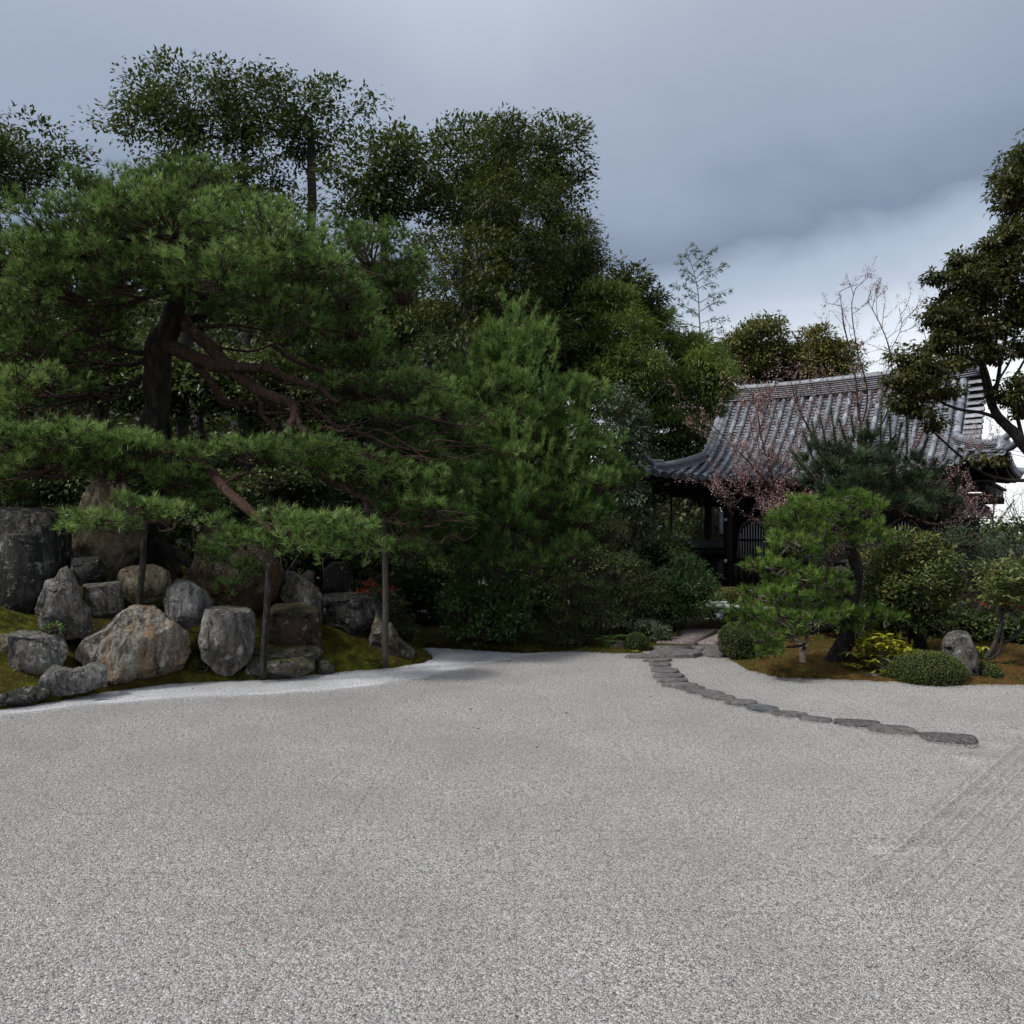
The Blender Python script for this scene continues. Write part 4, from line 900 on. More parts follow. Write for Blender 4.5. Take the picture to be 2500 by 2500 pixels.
# ridge-end ornaments
def oni(center, fwd, sc, parent, horn=True):
    f = unit(np.array(fwd, float)); sd2 = np.array([-f[1], f[0], 0]); up = np.array([0, 0, 1.])
    R3 = np.column_stack([sd2, f, up])
    prof = [(-.30, 0), (-.34, .10), (-.26, .14), (-.27, .30), (-.2, .42), (-.08, .5), (.08, .5), (.2, .42), (.27, .30), (.26, .14), (.34, .10), (.30, 0)]
    q = np.array(prof) * sc; n = len(q)
    V = np.vstack([np.column_stack([q[:, 0], np.full(n, -.05 * sc), q[:, 1]]), np.column_stack([q[:, 0], np.full(n, .05 * sc), q[:, 1]]), np.column_stack([q[:, 0] * .7, np.full(n, .10 * sc), q[:, 1] * .8 + .04 * sc]), [[0, .13 * sc, .25 * sc]], [[0, -.05 * sc, .25 * sc]]])
    i = np.arange(n); j = (i + 1) % n; Fs = []
    for k in range(2): Fs += [np.stack([i + k * n, j + k * n, j + (k + 1) * n], -1), np.stack([i + k * n, j + (k + 1) * n, i + (k + 1) * n], -1)]
    Fs += [np.stack([i + 2 * n, j + 2 * n, np.full(n, 3 * n)], -1), np.stack([j, i, np.full(n, 3 * n + 1)], -1)]
    o = mk('ridge_end_ornament', V @ R3.T + center, np.concatenate(Fs), M['tile'], parent=parent)
    if horn:
        c0 = center + up * .42 * sc - f * .1 * sc
        pts = smooth_line([c0 - f * .3 * sc, c0 + f * .05 * sc, c0 + f * .28 * sc + up * .08 * sc, c0 + f * .46 * sc + up * .26 * sc], 5)
        mk('horn_tile', *tube(pts, .085 * sc ** .5 * np.linspace(.9, 1.0, len(pts)), 10), M['tile'], parent=parent)
for sgn, s in ((-1, RQ - .34), (1, RL - RQ + .34)): oni(roof_pt(s, RB, -.02), e3 * sgn, .95, hall)
# descending ridges on the verge and hip ridges to the corners
for rgt in (True, False):
    f = (lambda t: roof_pt((RQ + .02) if rgt else RL - RQ - .02, RQ + .05 + (RB - RQ - .25) * t, .02))
    ridge_stack(f, [.20], .06, .09, 'verge', hall)
    def hl(t):
        q = RQ * (1 - t) + .06 * t; return roof_pt(q if rgt else RL - q, q, .0)
    ridge_stack(hl, [.30, .28, .27, .26], .052, .085, 'hip', hall)
    c = roof_pt(.10 if rgt else RL - .10, .10, .02); dr = (-e3 if rgt else e3) - n3
    oni(c, dr, .62, hall, horn=False)
    c0 = c + np.array([0, 0, .28]); dd = unit(dr)
    pts = smooth_line([c0 - dd * .3, c0 + dd * .0, c0 + dd * .16 + [0, 0, .07], c0 + dd * .27 + [0, 0, .22]], 5)
    mk('horn_tile', *tube(pts, .075, 10), M['tile'], parent=hall)
    c1 = roof_pt(.0 if rgt else RL, .0, .02); pts = smooth_line([c1 - dd * .25 + [0, 0, .0], c1 + dd * .05 + [0, 0, .03], c1 + dd * .28 + [0, 0, .15]], 5)
    mk('horn_tile', *tube(pts, .08, 10), M['tile'], parent=hall)
# dark gables closing the ends of the upper roof
for rgt in (True, False):
    s = RQ + .15 if rgt else RL - RQ - .15
    bs = np.linspace(RQ - .2, RB, 8); top = np.array([roof_pt(s, b, -.08) for b in bs]); back = top.copy(); back[:, :2] += (RN2[None] * (6.4 - 2 * bs)[:, None])
    prof = np.vstack([top, back[::-1]]); low = prof.copy(); low[:, 2] = top[0, 2] - .2; n = len(prof)
    V = np.vstack([prof, low]); i = np.arange(n - 1)
    mk('gable_board', V, np.concatenate([np.stack([i, i + 1, i + n + 1], -1), np.stack([i, i + n + 1, i + n], -1)]), M['brown_board'], parent=hall)
# body: posts, walls, beams
def hp(s, b, z): xy = RC + RE * s + RN2 * b; return np.array([xy[0], xy[1], z])
Rhall = np.column_stack([[-RE[0], -RE[1], 0], [RN2[0], RN2[1], 0], [0, 0, 1]])
def hbox(name, s0, s1, b0, b1, z0, z1, mat, parent=hall):
    c = (hp(s0, b0, z0) + hp(s1, b1, z1)) / 2
    return mk(name, *box(c, (abs(s1 - s0), abs(b1 - b0), abs(z1 - z0)), Rhall), mat, parent=parent)
SL, SR, BF, BB = 6.95, 1.45, 1.35, 5.0
for s in (SL, 5.1, 3.3, SR):
    for b in (BF, BB): hbox('post', s - .12, s + .12, b - .12, b + .12, .12, 3.05, M['dark_wood']); hbox('post_stone', s - .2, s + .2, b - .2, b + .2, 0, .12, M['stone_base'])
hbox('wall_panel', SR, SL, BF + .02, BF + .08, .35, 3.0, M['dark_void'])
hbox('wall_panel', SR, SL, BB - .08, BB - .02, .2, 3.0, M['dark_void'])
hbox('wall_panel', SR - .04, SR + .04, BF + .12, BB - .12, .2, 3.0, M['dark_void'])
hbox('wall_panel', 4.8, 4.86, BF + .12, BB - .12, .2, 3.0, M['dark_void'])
hbox('lintel', SR, SL + .5, BF - .09, BF + .07, 2.42, 2.62, M['dark_wood'])
hbox('lintel', SR, SL + .5, BF - .08, BF + .06, 2.86, 3.04, M['dark_wood'])
hbox('sill_beam', SR + .12, SL - .12, BF - .07, BF + .05, .86, 1.0, M['dark_wood'])
hbox('sill_beam', SR + .12, SL - .12, BF - .07, BF + .05, .18, .32, M['dark_wood'])
bd = mesh_np('wall_board', *box((0, 0, 0), (.155, .03, .56)), M['brown_board'])
for s in np.arange(SR + .22, SL - .15, .165):
    if abs(s - 5.1) < .18 or abs(s - 3.3) < .18: continue
    c = hp(s, BF - .015, .59); m = Matrix([[*Rhall[0], c[0]], [*Rhall[1], c[1]], [*Rhall[2], c[2]], [0, 0, 0, 1]]); put('wall_board', bd, m, hall)
hbox('eave_beam', .5, .64, .5, 5.9, 2.66, 2.86, M['dark_wood']); hbox('eave_beam', .5, RL - .5, .5, .64, 2.70, 2.86, M['dark_wood'])
hbox('eave_ceiling', .42, SR, .42, 6.0, 2.87, 2.93, M['dark_wood']); hbox('eave_ceiling', SR + .002, RL - .42, .42, BF - .12, 2.872, 2.932, M['dark_wood'])
for b in (BF, 2.6, 3.8, BB): hbox('bracket_arm', .42, SR - .122, b - .07, b + .07, 2.48, 2.655, M['dark_wood'])
for s_ in (SL, 5.1, 3.3, SR): hbox('bracket_arm', s_ - .07, s_ + .07, .645, BF - .122, 2.48, 2.655, M['dark_wood'])
# bell-shaped lattice window left of centre and its twin
def bell(sc_, name='bell_window'):
    cz = 1.02; prof = [(.44, 0), (.42, .25), (.40, .55), (.38, .72), (.30, .88), (.18, .98), (.07, 1.04), (0, 1.09), (-.07, 1.04), (-.18, .98), (-.30, .88), (-.38, .72), (-.40, .55), (-.42, .25), (-.44, 0)]
    q = np.array(prof); n = len(q); inn = q * [.86, .92] + [0, .02]
    Vs = [];
    for ring, dy in ((q, -.02), (inn, -.02), (inn, .06), (q, .06)): Vs.append(np.array([hp(sc_ - a * 1.05, BF - .08 + dy, cz + b * 1.02) for a, b in ring]))
    V = np.vstack(Vs); i = np.arange(n - 1); Fs = []
    for a, b in ((0, 1), (1, 2), (3, 0)): Fs += [np.stack([i + a * n, i + b * n, i + 1 + b * n], -1), np.stack([i + a * n, i + 1 + b * n, i + 1 + a * n], -1)]
    fr = mk(name, V, np.concatenate(Fs), M['window_wood'], parent=hall)
    ORG[fr.name] = ORG[hall.name]
    hbox('window_sill', sc_ - .5, sc_ + .5, BF - .12, BF - .02, .97, 1.02, M['window_wood'], fr)
    hbox('window_rail', sc_ - .38, sc_ + .38, BF - .085, BF - .055, 1.46, 1.52, M['dark_wood'], fr)
    for x in np.linspace(-.34, .34, 10):
        top = np.interp(abs(x), [0, .07, .16, .27, .35, .4], [1.0, .96, .90, .8, .66, .5]) + cz - .02
        hbox('lattice_bar', sc_ + x - .014, sc_ + x + .014, BF - .075, BF - .055, 1.02, top, M['lattice'], fr)
bell(6.25); bell(2.4)
# sign board hanging at the corner post, paper labels
hbox('hanging_sign', SL + .13, SL + .26, BF - .06, BF - .035, 1.66, 2.28, M['paper'])
hbox('paper_label', SL + .02, SL + .10, BF - .128, BF - .122, 2.02, 2.10, M['white_paint'])
hbox('paper_label', SL + .02, SL + .10, BF - .128, BF - .122, .86, .95, M['white_paint'])
# low building seen through the opening left of the post
gt = empty('back_gate', (*(P(1745, 1430, 29)[:2]), 0), 'low dark gate with a grey door panel seen behind the temple hall opening', 'gate')
def pbox(name, x0, x1, y0, y1, d, th, mat, parent):
    a, b = P(x0, y0, d), P(x1, y1, d); return mk(name, *box((a + b) / 2 + [0, th / 2, 0], (b[0] - a[0], th, a[2] - b[2])), mat, parent=parent)
pbox('wall', 1655, 1850, 1345, 1462, 29, .2, M['dark_void'], gt)
pbox('door_panel', 1716, 1768, 1350, 1418, 28.85, .08, M['grey_panel'], gt)
pbox('door_rail', 1710, 1775, 1419, 1421, 28.8, .08, M['white_paint'], gt)
V, Fc = box((0, 0, 0), (3.0, 1.3, .08), np.array(Matrix.Rotation(.35, 3, 'X'))); 
mk('roof', V + P(1750, 1338, 28.8), Fc, M['dark_wood'], parent=gt)
pbox('eave_board', 1650, 1860, 1338, 1343, 28.2, .08, M['brown_board'], gt)

# small tiled wall roof under the right eave
wr = empty('tiled_garden_wall', (*(P(2380, 1300, 24)[:2]), 0), 'small tiled roof of a garden wall under the right eave of the temple hall', 'wall')
WD = 22.4
def wp(px, py, dd=0): return P(px, py, WD + dd)
a0, a1, t0, t1 = wp(2325, 1256), wp(2418, 1256), wp(2352, 1222, .9), wp(2374, 1216, .9)
V = np.array([a0, a1, t1, t0, a0 + [0, 1.8, 0], a1 + [0, 1.8, 0]]); mk('roof', V, np.array([[0, 1, 2], [0, 2, 3], [3, 2, 5], [3, 5, 4], [1, 5, 2], [0, 3, 4]]), M['tile'], parent=wr)
for k, f in enumerate(np.linspace(.12, .95, 5)):
    b0 = a0 * (1 - f) + a1 * f; tt = t0 * (1 - min(1, f * 1.05)) + t1 * min(1, f * 1.05)
    L = np.linalg.norm(tt - b0); nseg = max(1, int(L / .3))
    for j in range(nseg):
        q0 = b0 + (tt - b0) * j / nseg + [0, 0, .01]; q1 = b0 + (tt - b0) * (j + 1) / nseg + [0, 0, .01]; put('round_tile', rt_me, frame(q0, q1, (1, 0, 0)), wr)
    put('eave_disc', dm, frame(b0, tt, (1, 0, 0)), wr)
ridge_stack(lambda t: t0 * (1 - t) + a1 * t + [0, .1, .05], [.22, .2], .04, .07, 'rd', wr)
mk('wall', *box((a0 + a1) / 2 + [0, 1.0, -1.5], (1.2, .5, 2.9)), M['dark_void'], parent=wr)
mk('eave_board', *box((a0 + a1) / 2 + [0, .15, -.1], (1.25, .05, .03)), M['brown_board'], parent=wr)

# ------------------------------------------------------------------ support posts, bamboo rails, small items
def leaning_post(pts, r, mat, label, nm='support_post'):
    q = smooth_line([P(*p) for p in pts], 6); r_ = np.linspace(r, r * 1.12, len(q))
    o = mk(nm, *tube(q, r_, 10, .12, 4), mat, origin=P(*pts[-1]), smooth=True); return prop(o, label, 'post', 'posts propping up the pine')
leaning_post([(353, 1278, 10.3), (348, 1380, 10.3), (338, 1500, 10.3)], .036, M['post_wood'], 'leaning black post under the front left pine pad, ending on moss by the ochre boulder')
leaning_post([(658, 1375, 10.25), (650, 1510, 10.27), (641, 1660, 10.28)], .036, M['post_wood'], 'black post propping the bright front pine pad, foot at the layered slabs')
leaning_post([(937, 1255, 11.2), (941, 1440, 11.2), (941, 1631, 11.2)], .035, M['old_wood'], 'tall straight brown post at the green moss tip right of the rockery')
bf = empty('bamboo_barrier', G(1790, 1530, 0) * [1, 1, 0] + [0, 3, 0], 'low barrier of greenish bamboo poles behind the front right pine', 'fence')
def bam(name, a, b, r, parent, mat=None):
    q = np.array([a + (b - a) * t for t in np.linspace(0, 1, 41)]); rr = np.full(41, r); rr[::8] *= 1.12
    return mk(name, *tube(q, rr, 12), mat or M['bamboo_pole'], parent=parent, smooth=True)
D0 = 16.2
bam('pole', P(1724, 1478, D0), P(1890, 1489, D0 - .6), .048, bf); bam('pole', P(1726, 1516, D0), P(1900, 1522, D0 - .6), .048, bf)
bam('pole', P(1890, 1489, D0 - .6), P(2230, 1508, D0 - 1.8), .03, bf); 
bam('pole', P(1734, 1472, D0 + .5), P(1775, 1471, D0 + .5), .03, bf); bam('pole', P(1752, 1483, D0 + .1), P(1775, 1474, D0 + .5), .028, bf)
for px, d in ((1742, D0 + .1), (1768, D0 + .05), (1895, D0 - .6), (2060, D0 - 1.3), (2225, D0 - 1.8)):
    a = P(px, 1480, d); bam('stake', a, np.array([a[0], a[1], .02]), .035, bf, M['dark_wood'])
sg = empty('notice_board', P(1757, 1512, D0 - .06), 'small blank white board hanging between the bamboo poles', 'sign')
a, b = P(1750, 1489, D0 - .06), P(1764, 1512, D0 - .06); mk('board', *box((a + b) / 2, (b[0] - a[0], .015, a[2] - b[2])), M['paper'], parent=sg)
mk('board_frame', *box((a + b) / 2 + [0, .012, 0], (b[0] - a[0] + .012, .008, a[2] - b[2] + .012)), M['grey_panel'], parent=sg)
bp = empty('bamboo_stump_post', P(1960, 1629, 10.9), 'short weathered bamboo post with a cross piece tied on top, standing in brown moss', 'post')
a, b = P(1959, 1632, 10.9), P(1960, 1584, 10.9); q = np.array([a + (b - a) * t for t in np.linspace(0, 1, 25)]); rr = np.full(25, .042); rr[8] = .047; rr[18] = .047; rr[0] = .045
mk('stem', *tube(q, rr, 14), M['dry_bamboo'], parent=bp, smooth=True)
c = P(1960, 1580, 10.86); pts = [c + [-.01, -.07, 0], c + [0, .10, .01]]; mk('cross_piece', *tube(np.array(pts), .04, 14), M['dry_bamboo'], parent=bp)
mk('cross_piece_dark_end', *tube(np.array([c + [-.01, -.074, 0], c + [-.01, -.068, 0]]), .026, 12), M['dark_wood'], parent=bp)  # flat dark disc: the shade inside the bamboo end as colour
for k, (x, y, s) in enumerate([(1383, 1743, .03), (1948, 1622, .05), (1304, 1692, .022), (1150, 1733, .026), (1170, 1778, .022), (30, 1756, .03), (470, 1675, .02), (1990, 1651, .06), (850, 1772, .02), (1590, 1705, .02), (1312, 1828, .02)]):
    g0 = G(x, y, .02); r = np.random.default_rng(k); a = r.uniform(0, 6.28); d2 = np.array([np.cos(a), np.sin(a), 0]) * s; n2 = np.array([-d2[1], d2[0], 0]) * .4
    gzz = max(float(land_z(g0[0], g0[1])), float(court_z(g0[0], g0[1]))) + .022; g0[2] = gzz
    V = np.array([g0 - d2, g0 - d2 * .2 + n2 + [0, 0, .012], g0 + d2 * .5 + n2 * .7 + [0, 0, .01], g0 + d2 + [0, 0, .02], g0 + d2 * .5 - n2 * .7 + [0, 0, .01], g0 - d2 * .2 - n2 + [0, 0, .012], g0 + [0, 0, .002]])
    Fc = np.array([[i, (i + 1) % 6, 6] for i in range(6)])
    where = ['in the middle of the court', 'in the brown moss by the bamboo stump post', 'on the court left of the stepping stones', 'on the grey court below the moss tip', 'on the open court left of centre', 'at the left side of the court', 'on the white gravel band', 'on the moss edge below the right pine', 'in the lower left part of the court', 'close to the stepping stone bend', 'in the near centre of the court'][k]
    prop(mk('fallen_leaf', V, Fc, M['dead_leaf'], origin=g0), 'single curled brown fallen leaf lying ' + where, 'leaf', 'fallen leaves')
for k, (y0, y1) in enumerate(((1072, 1084), (1082, 1093))):
    a, b = P(2380, y0, 60), P(2760, y1 + 12, 58); q = np.array([a + (b - a) * t - [0, 0, .8 * 4 * t * (1 - t)] for t in np.linspace(0, 1, 16)])
    prop(mk('overhead_wire', *tube(q, .02, 5), M['wire'], origin=a), ['upper overhead wire crossing the white sky at the right edge', 'lower overhead wire crossing the white sky at the right edge'][k], 'wire')

# ------------------------------------------------------------------ foliage tools
def tufts(C, A, n_need, length, width, spread, tint, shoot=.05, droop=.0, seed=0):
    r = np.random.default_rng(seed); m = len(C); A = unit(A)
    R = unit(r.normal(size=(m, n_need, 3))); sp_ = r.uniform(.25, 1.0, (m, n_need, 1)) * spread
    D = unit(A[:, None] * (1 - sp_ * .35) + R * sp_)
    L = length * r.uniform(.7, 1.1, (m, n_need, 1)) * r.uniform(.8, 1.15, (m, 1, 1))
    B = C[:, None] + A[:, None] * r.uniform(-.5, .5, (m, n_need, 1)) * shoot * 2
    T = B + D * L; T[..., 2] -= droop * L[..., 0]
    side = unit(np.cross(D, unit(r.normal(size=(m, n_need, 3))))) * width / 2
    V = np.stack([B - side, B + side, T], 2).reshape(-1, 3)
    Fc = np.arange(len(V)).reshape(-1, 3)
    tt = np.clip(tint[:, None] + r.normal(0, .10, (m, n_need)), 0, 1)
    tt = np.where(r.random(tt.shape) < .035, -.3, np.maximum(tt, .17)).reshape(-1); tv = np.clip(np.stack([tt - .14, tt - .14, tt + .16], 1).reshape(-1), 0, 1)  # bases darkened, tips lightened: highlights put into the tint
    return V, Fc, tv
def leafs(C, D, Nn, length, width, tint, fold=.25, seed=0):
    """C base points, D pointing direction, Nn rough surface normal"""
    r = np.random.default_rng(seed); D = unit(D); Sd = unit(np.cross(D, Nn)); U = np.cross(Sd, D)
    L = (length * r.uniform(.65, 1.15, len(C)))[:, None]; W = L * (width / length) / 2
    mid = C + D * L * .45
    l = mid - Sd * W + U * W * fold; rr = mid + Sd * W + U * W * fold; tip = C + D * L - U * L * .12
    V = np.stack([C, l, rr, tip], 1).reshape(-1, 3); i = np.arange(len(C))[:, None] * 4
    Fc = np.concatenate([i + [0, 3, 1], i + [0, 2, 3]])
    return V, Fc, np.repeat(np.clip(tint, 0, 1), 4)
def sph(r, n): return unit(r.normal(size=(n, 3)))
def blob_pts(r, c, rad, n, up=.35, shell=.35):
    """points near the upper shell of an ellipsoid, and outward directions"""
    u = sph(r, n * 2); keep = (u[:, 2] + r.uniform(-1, 1, n * 2) * .9) > -up; u = u[keep][:n]
    k = 1 - np.abs(r.normal(0, shell, len(u))); k = np.clip(k, .05, 1.1)
    return c + u * rad * k[:, None], u
def wpad(cx, cy_, rx, ry, d, rd): return P(cx, cy_, d), np.array([rx * d / F, rd, ry * d / F])

def pine_crown(name, pads, parent, mat, n_need=30, per=22, clump_r=.17, length=.10, width=.0045, up=.8, spread=.95, seed=0, shoot=.05, tb=.0, density=1.0, twigs=True, twig_mat='twig', droop=0.0):
    r = np.random.default_rng(seed); Cs, As, Ts, tw = [], [], [], []
    for k, pd in enumerate(pads):
        cx, cy_, rx, ry, d, rd = pd[:6]; bias = pd[6] if len(pd) > 6 else 0.0; dens = pd[7] if len(pd) > 7 else 1.0
        c, rad = wpad(cx, cy_, rx, ry, d, rd)
        vol = (rad[0] * rad[1] + rad[0] * rad[2] * 1.3 + rad[1] * rad[2]) * 4
        nc = max(3, int(vol * 5.2 * density * dens))
        cc, uu = blob_pts(r, c, rad, nc, .25, .28)
        root = c - np.array([0, 0, rad[2] * .55])
        tone = r.normal(0, .06)
        for q in range(len(cc)):
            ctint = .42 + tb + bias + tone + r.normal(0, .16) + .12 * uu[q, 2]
            m = int(per * r.uniform(.6, 1.3)); o = sph(r, m) * np.array([1, 1, .55]) * clump_r * r.uniform(.3, 1.15, (m, 1)) * r.uniform(.7, 1.3)
            Cs.append(cc[q] + o); As.append(uu[q] * .55 + unit(o) * .7 + np.array([0, 0, up]) + r.normal(size=(m, 3)) * .25); Ts.append(np.full(m, ctint) + r.normal(0, .17, m))
            if twigs:
                mid = (root + cc[q]) / 2 + r.normal(0, .06, 3) - [0, 0, .05]
                tw.append(tube(smooth_line([root + r.normal(0, .05, 3), mid, cc[q]], 2), np.linspace(.013, .004, 5), 4, cap=False))
                for _ in range(2):
                    j = r.integers(0, m); tw.append(tube(np.array([cc[q] - [0, 0, .02], cc[q] + o[j]]), np.array([.006, .003]), 3, cap=False))
    C, A, T = np.concatenate(Cs), np.concatenate(As), np.concatenate(Ts)
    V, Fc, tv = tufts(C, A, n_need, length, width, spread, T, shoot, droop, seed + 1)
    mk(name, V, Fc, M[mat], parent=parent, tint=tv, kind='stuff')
    if twigs and tw:
        V, Fc = cat(tw); mk('twigs', V, Fc, M[twig_mat], parent=parent, kind='stuff')
    return len(C)
def leaf_crown(name, blobs, parent, mat, nleaf, length, width, clump_r=.22, per=30, seed=0, hang=.25, tb=.0, up=.35, shell=.25, twigs=None, fold=.25, kind='stuff', contrast=.15, open_=1.0):
    """blobs in picture units: (cx, cy, rx, ry, d, rd[, tint bias])"""
    r = np.random.default_rng(seed); W, info = [], []
    for bl in blobs:
        c, rad = wpad(*bl[:6]); W.append((rad[0] * rad[1] + rad[0] * rad[2] + rad[1] * rad[2])); info.append((c, rad, bl[6] if len(bl) > 6 else 0))
    W = np.array(W) / sum(W); Cs, Us, Ts, tw = [], [], [], []
    for (c, rad, bias), wt in zip(info, W):
        nc = max(2, int(nleaf * wt / per)); cc, uu = blob_pts(r, c, rad, nc, up, shell); rt = c - np.array([0, 0, rad[2] * .6])
        for q in range(len(cc)):
            m = int(per * r.uniform(.5, 1.4)); cr = clump_r * r.uniform(.6, 1.4)
            o = sph(r, m); o[:, 2] = np.abs(o[:, 2]) * .8 - .1; kk = r.uniform(.35, 1.05, (m, 1))
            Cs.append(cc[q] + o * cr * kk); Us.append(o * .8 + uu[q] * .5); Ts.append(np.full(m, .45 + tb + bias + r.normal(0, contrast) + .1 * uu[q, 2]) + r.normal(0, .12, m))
            if twigs and q % 2 == 0:
                mid = (rt + cc[q]) / 2 + r.normal(0, .05, 3); tw.append(tube(smooth_line([rt, mid, cc[q]], 3), np.linspace(.014, .004, 7), 4, cap=False))
    C, U, T = np.concatenate(Cs), np.concatenate(Us), np.concatenate(Ts)
    D = unit(U + r.normal(size=C.shape) * .6 * open_ + np.array([0, 0, -hang])); Nn = unit(U * .6 + np.array([0, 0, 1.0]) + r.normal(size=C.shape) * .35)
    V, Fc, tv = leafs(C, D, Nn, length, width, T, fold, seed + 1)
    mk(name, V, Fc, M[mat], parent=parent, tint=tv, kind=kind)
    if tw:
        V, Fc = cat(tw); mk('twigs', V, Fc, M[twigs], parent=parent, kind='stuff')
def limb(pts, parent, mat='red_bark', name='limb', rough=.12, seed=0, sides=10, flare=False):
    """pts: (px, py, d, width in picture units)"""
    p = np.array([P(*q[:3]) for q in pts]); wv = np.array([q[3] * q[2] / F / 2 for q in pts])
    q = smooth_line(p, 7); rr = np.interp(np.linspace(0, 1, len(q)), np.linspace(0, 1, len(wv)), wv)
    n = len(q); r = np.random.default_rng(seed); wob = fbm(q * 2.3 + seed, 3, seed)[:, None] * r.normal(size=3) * wv.mean() * .9
    wob[0] = 0; q = q + wob
    return mk(name, *tube(q, rr, sides, rough, seed), M[mat], parent=parent, smooth=True)
def tree(name, base, label, catg, group=None): return empty(name, base, label, catg, group)

# ------------------------------------------------------------------ the great pine on the rockery
pine = tree('old_pine_tree', (*P(372, 1400, 12.6)[:2], 1.1), 'great old red pine with a thick dark trunk and layered pads spreading over the rockery', 'tree')
limb([(372, 1440, 12.6, 110), (370, 1385, 12.6, 84), (366, 1300, 12.6, 72), (370, 1200, 12.6, 68), (372, 1100, 12.6, 64), (378, 1000, 12.6, 61), (386, 900, 12.6, 66), (400, 835, 12.6, 66), (425, 770, 12.6, 50), (445, 700, 12.6, 42), (455, 600, 12.6, 36), (430, 480, 12.6, 24), (400, 400, 12.6, 12)], pine, 'pine_bark', 'trunk', .22, 1, 20)
for a, b in ((300, 1410), (440, 1380), (500, 1390)): limb([(372, 1340, 12.5, 40), ((372 + a) / 2, b - 35, 12.3, 30), (a, b + 25, 12.1, 14)], pine, 'pine_bark', 'root', .2, a)
LIMBS = [
 [(410, 845, 12.6, 40), (430, 850, 12.4, 36), (470, 875, 12.2, 33), (540, 895, 12.0, 30), (600, 893, 11.8, 26), (660, 900, 11.6, 22), (700, 925, 11.5, 19), (760, 945, 11.3, 14), (830, 980, 11.2, 8)],
 [(430, 770, 12.7, 34), (460, 800, 12.5, 32), (510, 845, 12.3, 31), (560, 893, 12, 30), (620, 950, 11.8, 30), (670, 970, 11.6, 28), (705, 985, 11.5, 26), (720, 1010, 11.4, 24), (700, 1052, 11.2, 19), (660, 1082, 11.1, 14), (612, 1108, 11, 8)],
 [(718, 1000, 11.4, 20), (732, 1040, 11.3, 16), (760, 1062, 11.2, 13), (772, 1090, 11.1, 9)],
 [(480, 888, 12.3, 20), (510, 925, 12.2, 18), (545, 975, 12.2, 17), (575, 985, 12.2, 12), (640, 985, 12.1, 10), (710, 1005, 12, 8), (830, 1030, 12, 5)],
 [(455, 790, 12.8, 20), (520, 758, 12.8, 18), (560, 745, 12.8, 16), (620, 752, 12.7, 15), (700, 778, 12.6, 13), (770, 800, 12.5, 11), (840, 860, 12.5, 6)],
 [(668, 845, 12.2, 13), (720, 880, 12.1, 12), (800, 915, 12.0, 9), (850, 940, 12, 5)],
 [(362, 862, 12.6, 16), (312, 858, 12.5, 11), (262, 843, 12.4, 6)], [(350, 880, 12.6, 13), (318, 892, 12.4, 11), (285, 885, 12.3, 8), (235, 888, 12.2, 4)],
 [(345, 920, 12.6, 15), (318, 942, 12.4, 13), (280, 945, 12.2, 10), (230, 968, 12.1, 8), (150, 985, 12, 5), (60, 995, 11.9, 3)], [(318, 930, 12.4, 12), (300, 965, 12.2, 11), (265, 975, 12.1, 9), (215, 960, 12, 7), (150, 978, 12, 4)],
 [(640, 975, 11.8, 14), (640, 1010, 11.8, 13), (670, 1050, 11.8, 10), (665, 1075, 11.8, 6)],
 [(750, 980, 11.6, 11), (820, 1040, 11.5, 11), (890, 1060, 11.4, 9), (960, 1090, 11.4, 5)], [(750, 1060, 11.4, 13), (830, 1110, 11.4, 12), (900, 1150, 11.4, 7)],
 [(880, 1010, 11.8, 8), (960, 1020, 11.8, 8), (1020, 1060, 11.8, 4)],
 [(396, 1095, 12.5, 30), (450, 1105, 12, 26), (505, 1140, 11.5, 25), (540, 1185, 11.2, 24), (590, 1230, 10.8, 25), (630, 1265, 10.5, 22), (655, 1290, 10.3, 16), (720, 1300, 10.1, 10)],
 [(765, 1130, 11.5, 15), (800, 1170, 11.4, 16), (845, 1193, 11.3, 16), (880, 1215, 11.2, 11), (935, 1245, 11.2, 9), (1000, 1290, 11.1, 7), (1070, 1330, 11.1, 4)],
 [(660, 1240, 10.6, 10), (740, 1260, 10.4, 12), (830, 1250, 10.7, 12), (930, 1252, 11.2, 12), (1000, 1240, 11.4, 8)],
 [(330, 1090, 12.2, 16), (275, 1130, 11.6, 14), (255, 1165, 11.1, 11), (262, 1200, 10.7, 9), (290, 1235, 10.4, 9), (345, 1272, 10.3, 10), (400, 1270, 10.3, 6)],
 [(345, 1050, 12.4, 18), (240, 1110, 11.5, 14), (150, 1135, 11, 11), (60, 1165, 10.9, 7), (-40, 1180, 10.9, 4)],
 [(440, 640, 12.6, 22), (380, 600, 12, 18), (300, 590, 11.6, 13), (180, 600, 11.4, 8), (80, 640, 11.3, 4)], [(450, 620, 12.5, 22), (540, 590, 12, 16), (640, 600, 11.6, 12), (760, 650, 11.3, 6)],
 [(440, 700, 12.5, 18), (350, 730, 12, 13), (240, 770, 11.8, 9), (120, 850, 11.9, 5)],
]
for i, l in enumerate(LIMBS): limb(l, pine, 'red_bark' if i not in (6, 7, 8, 9) else 'pine_bark', 'limb', .14, 10 + i)
r = np.random.default_rng(17); bl_ = []
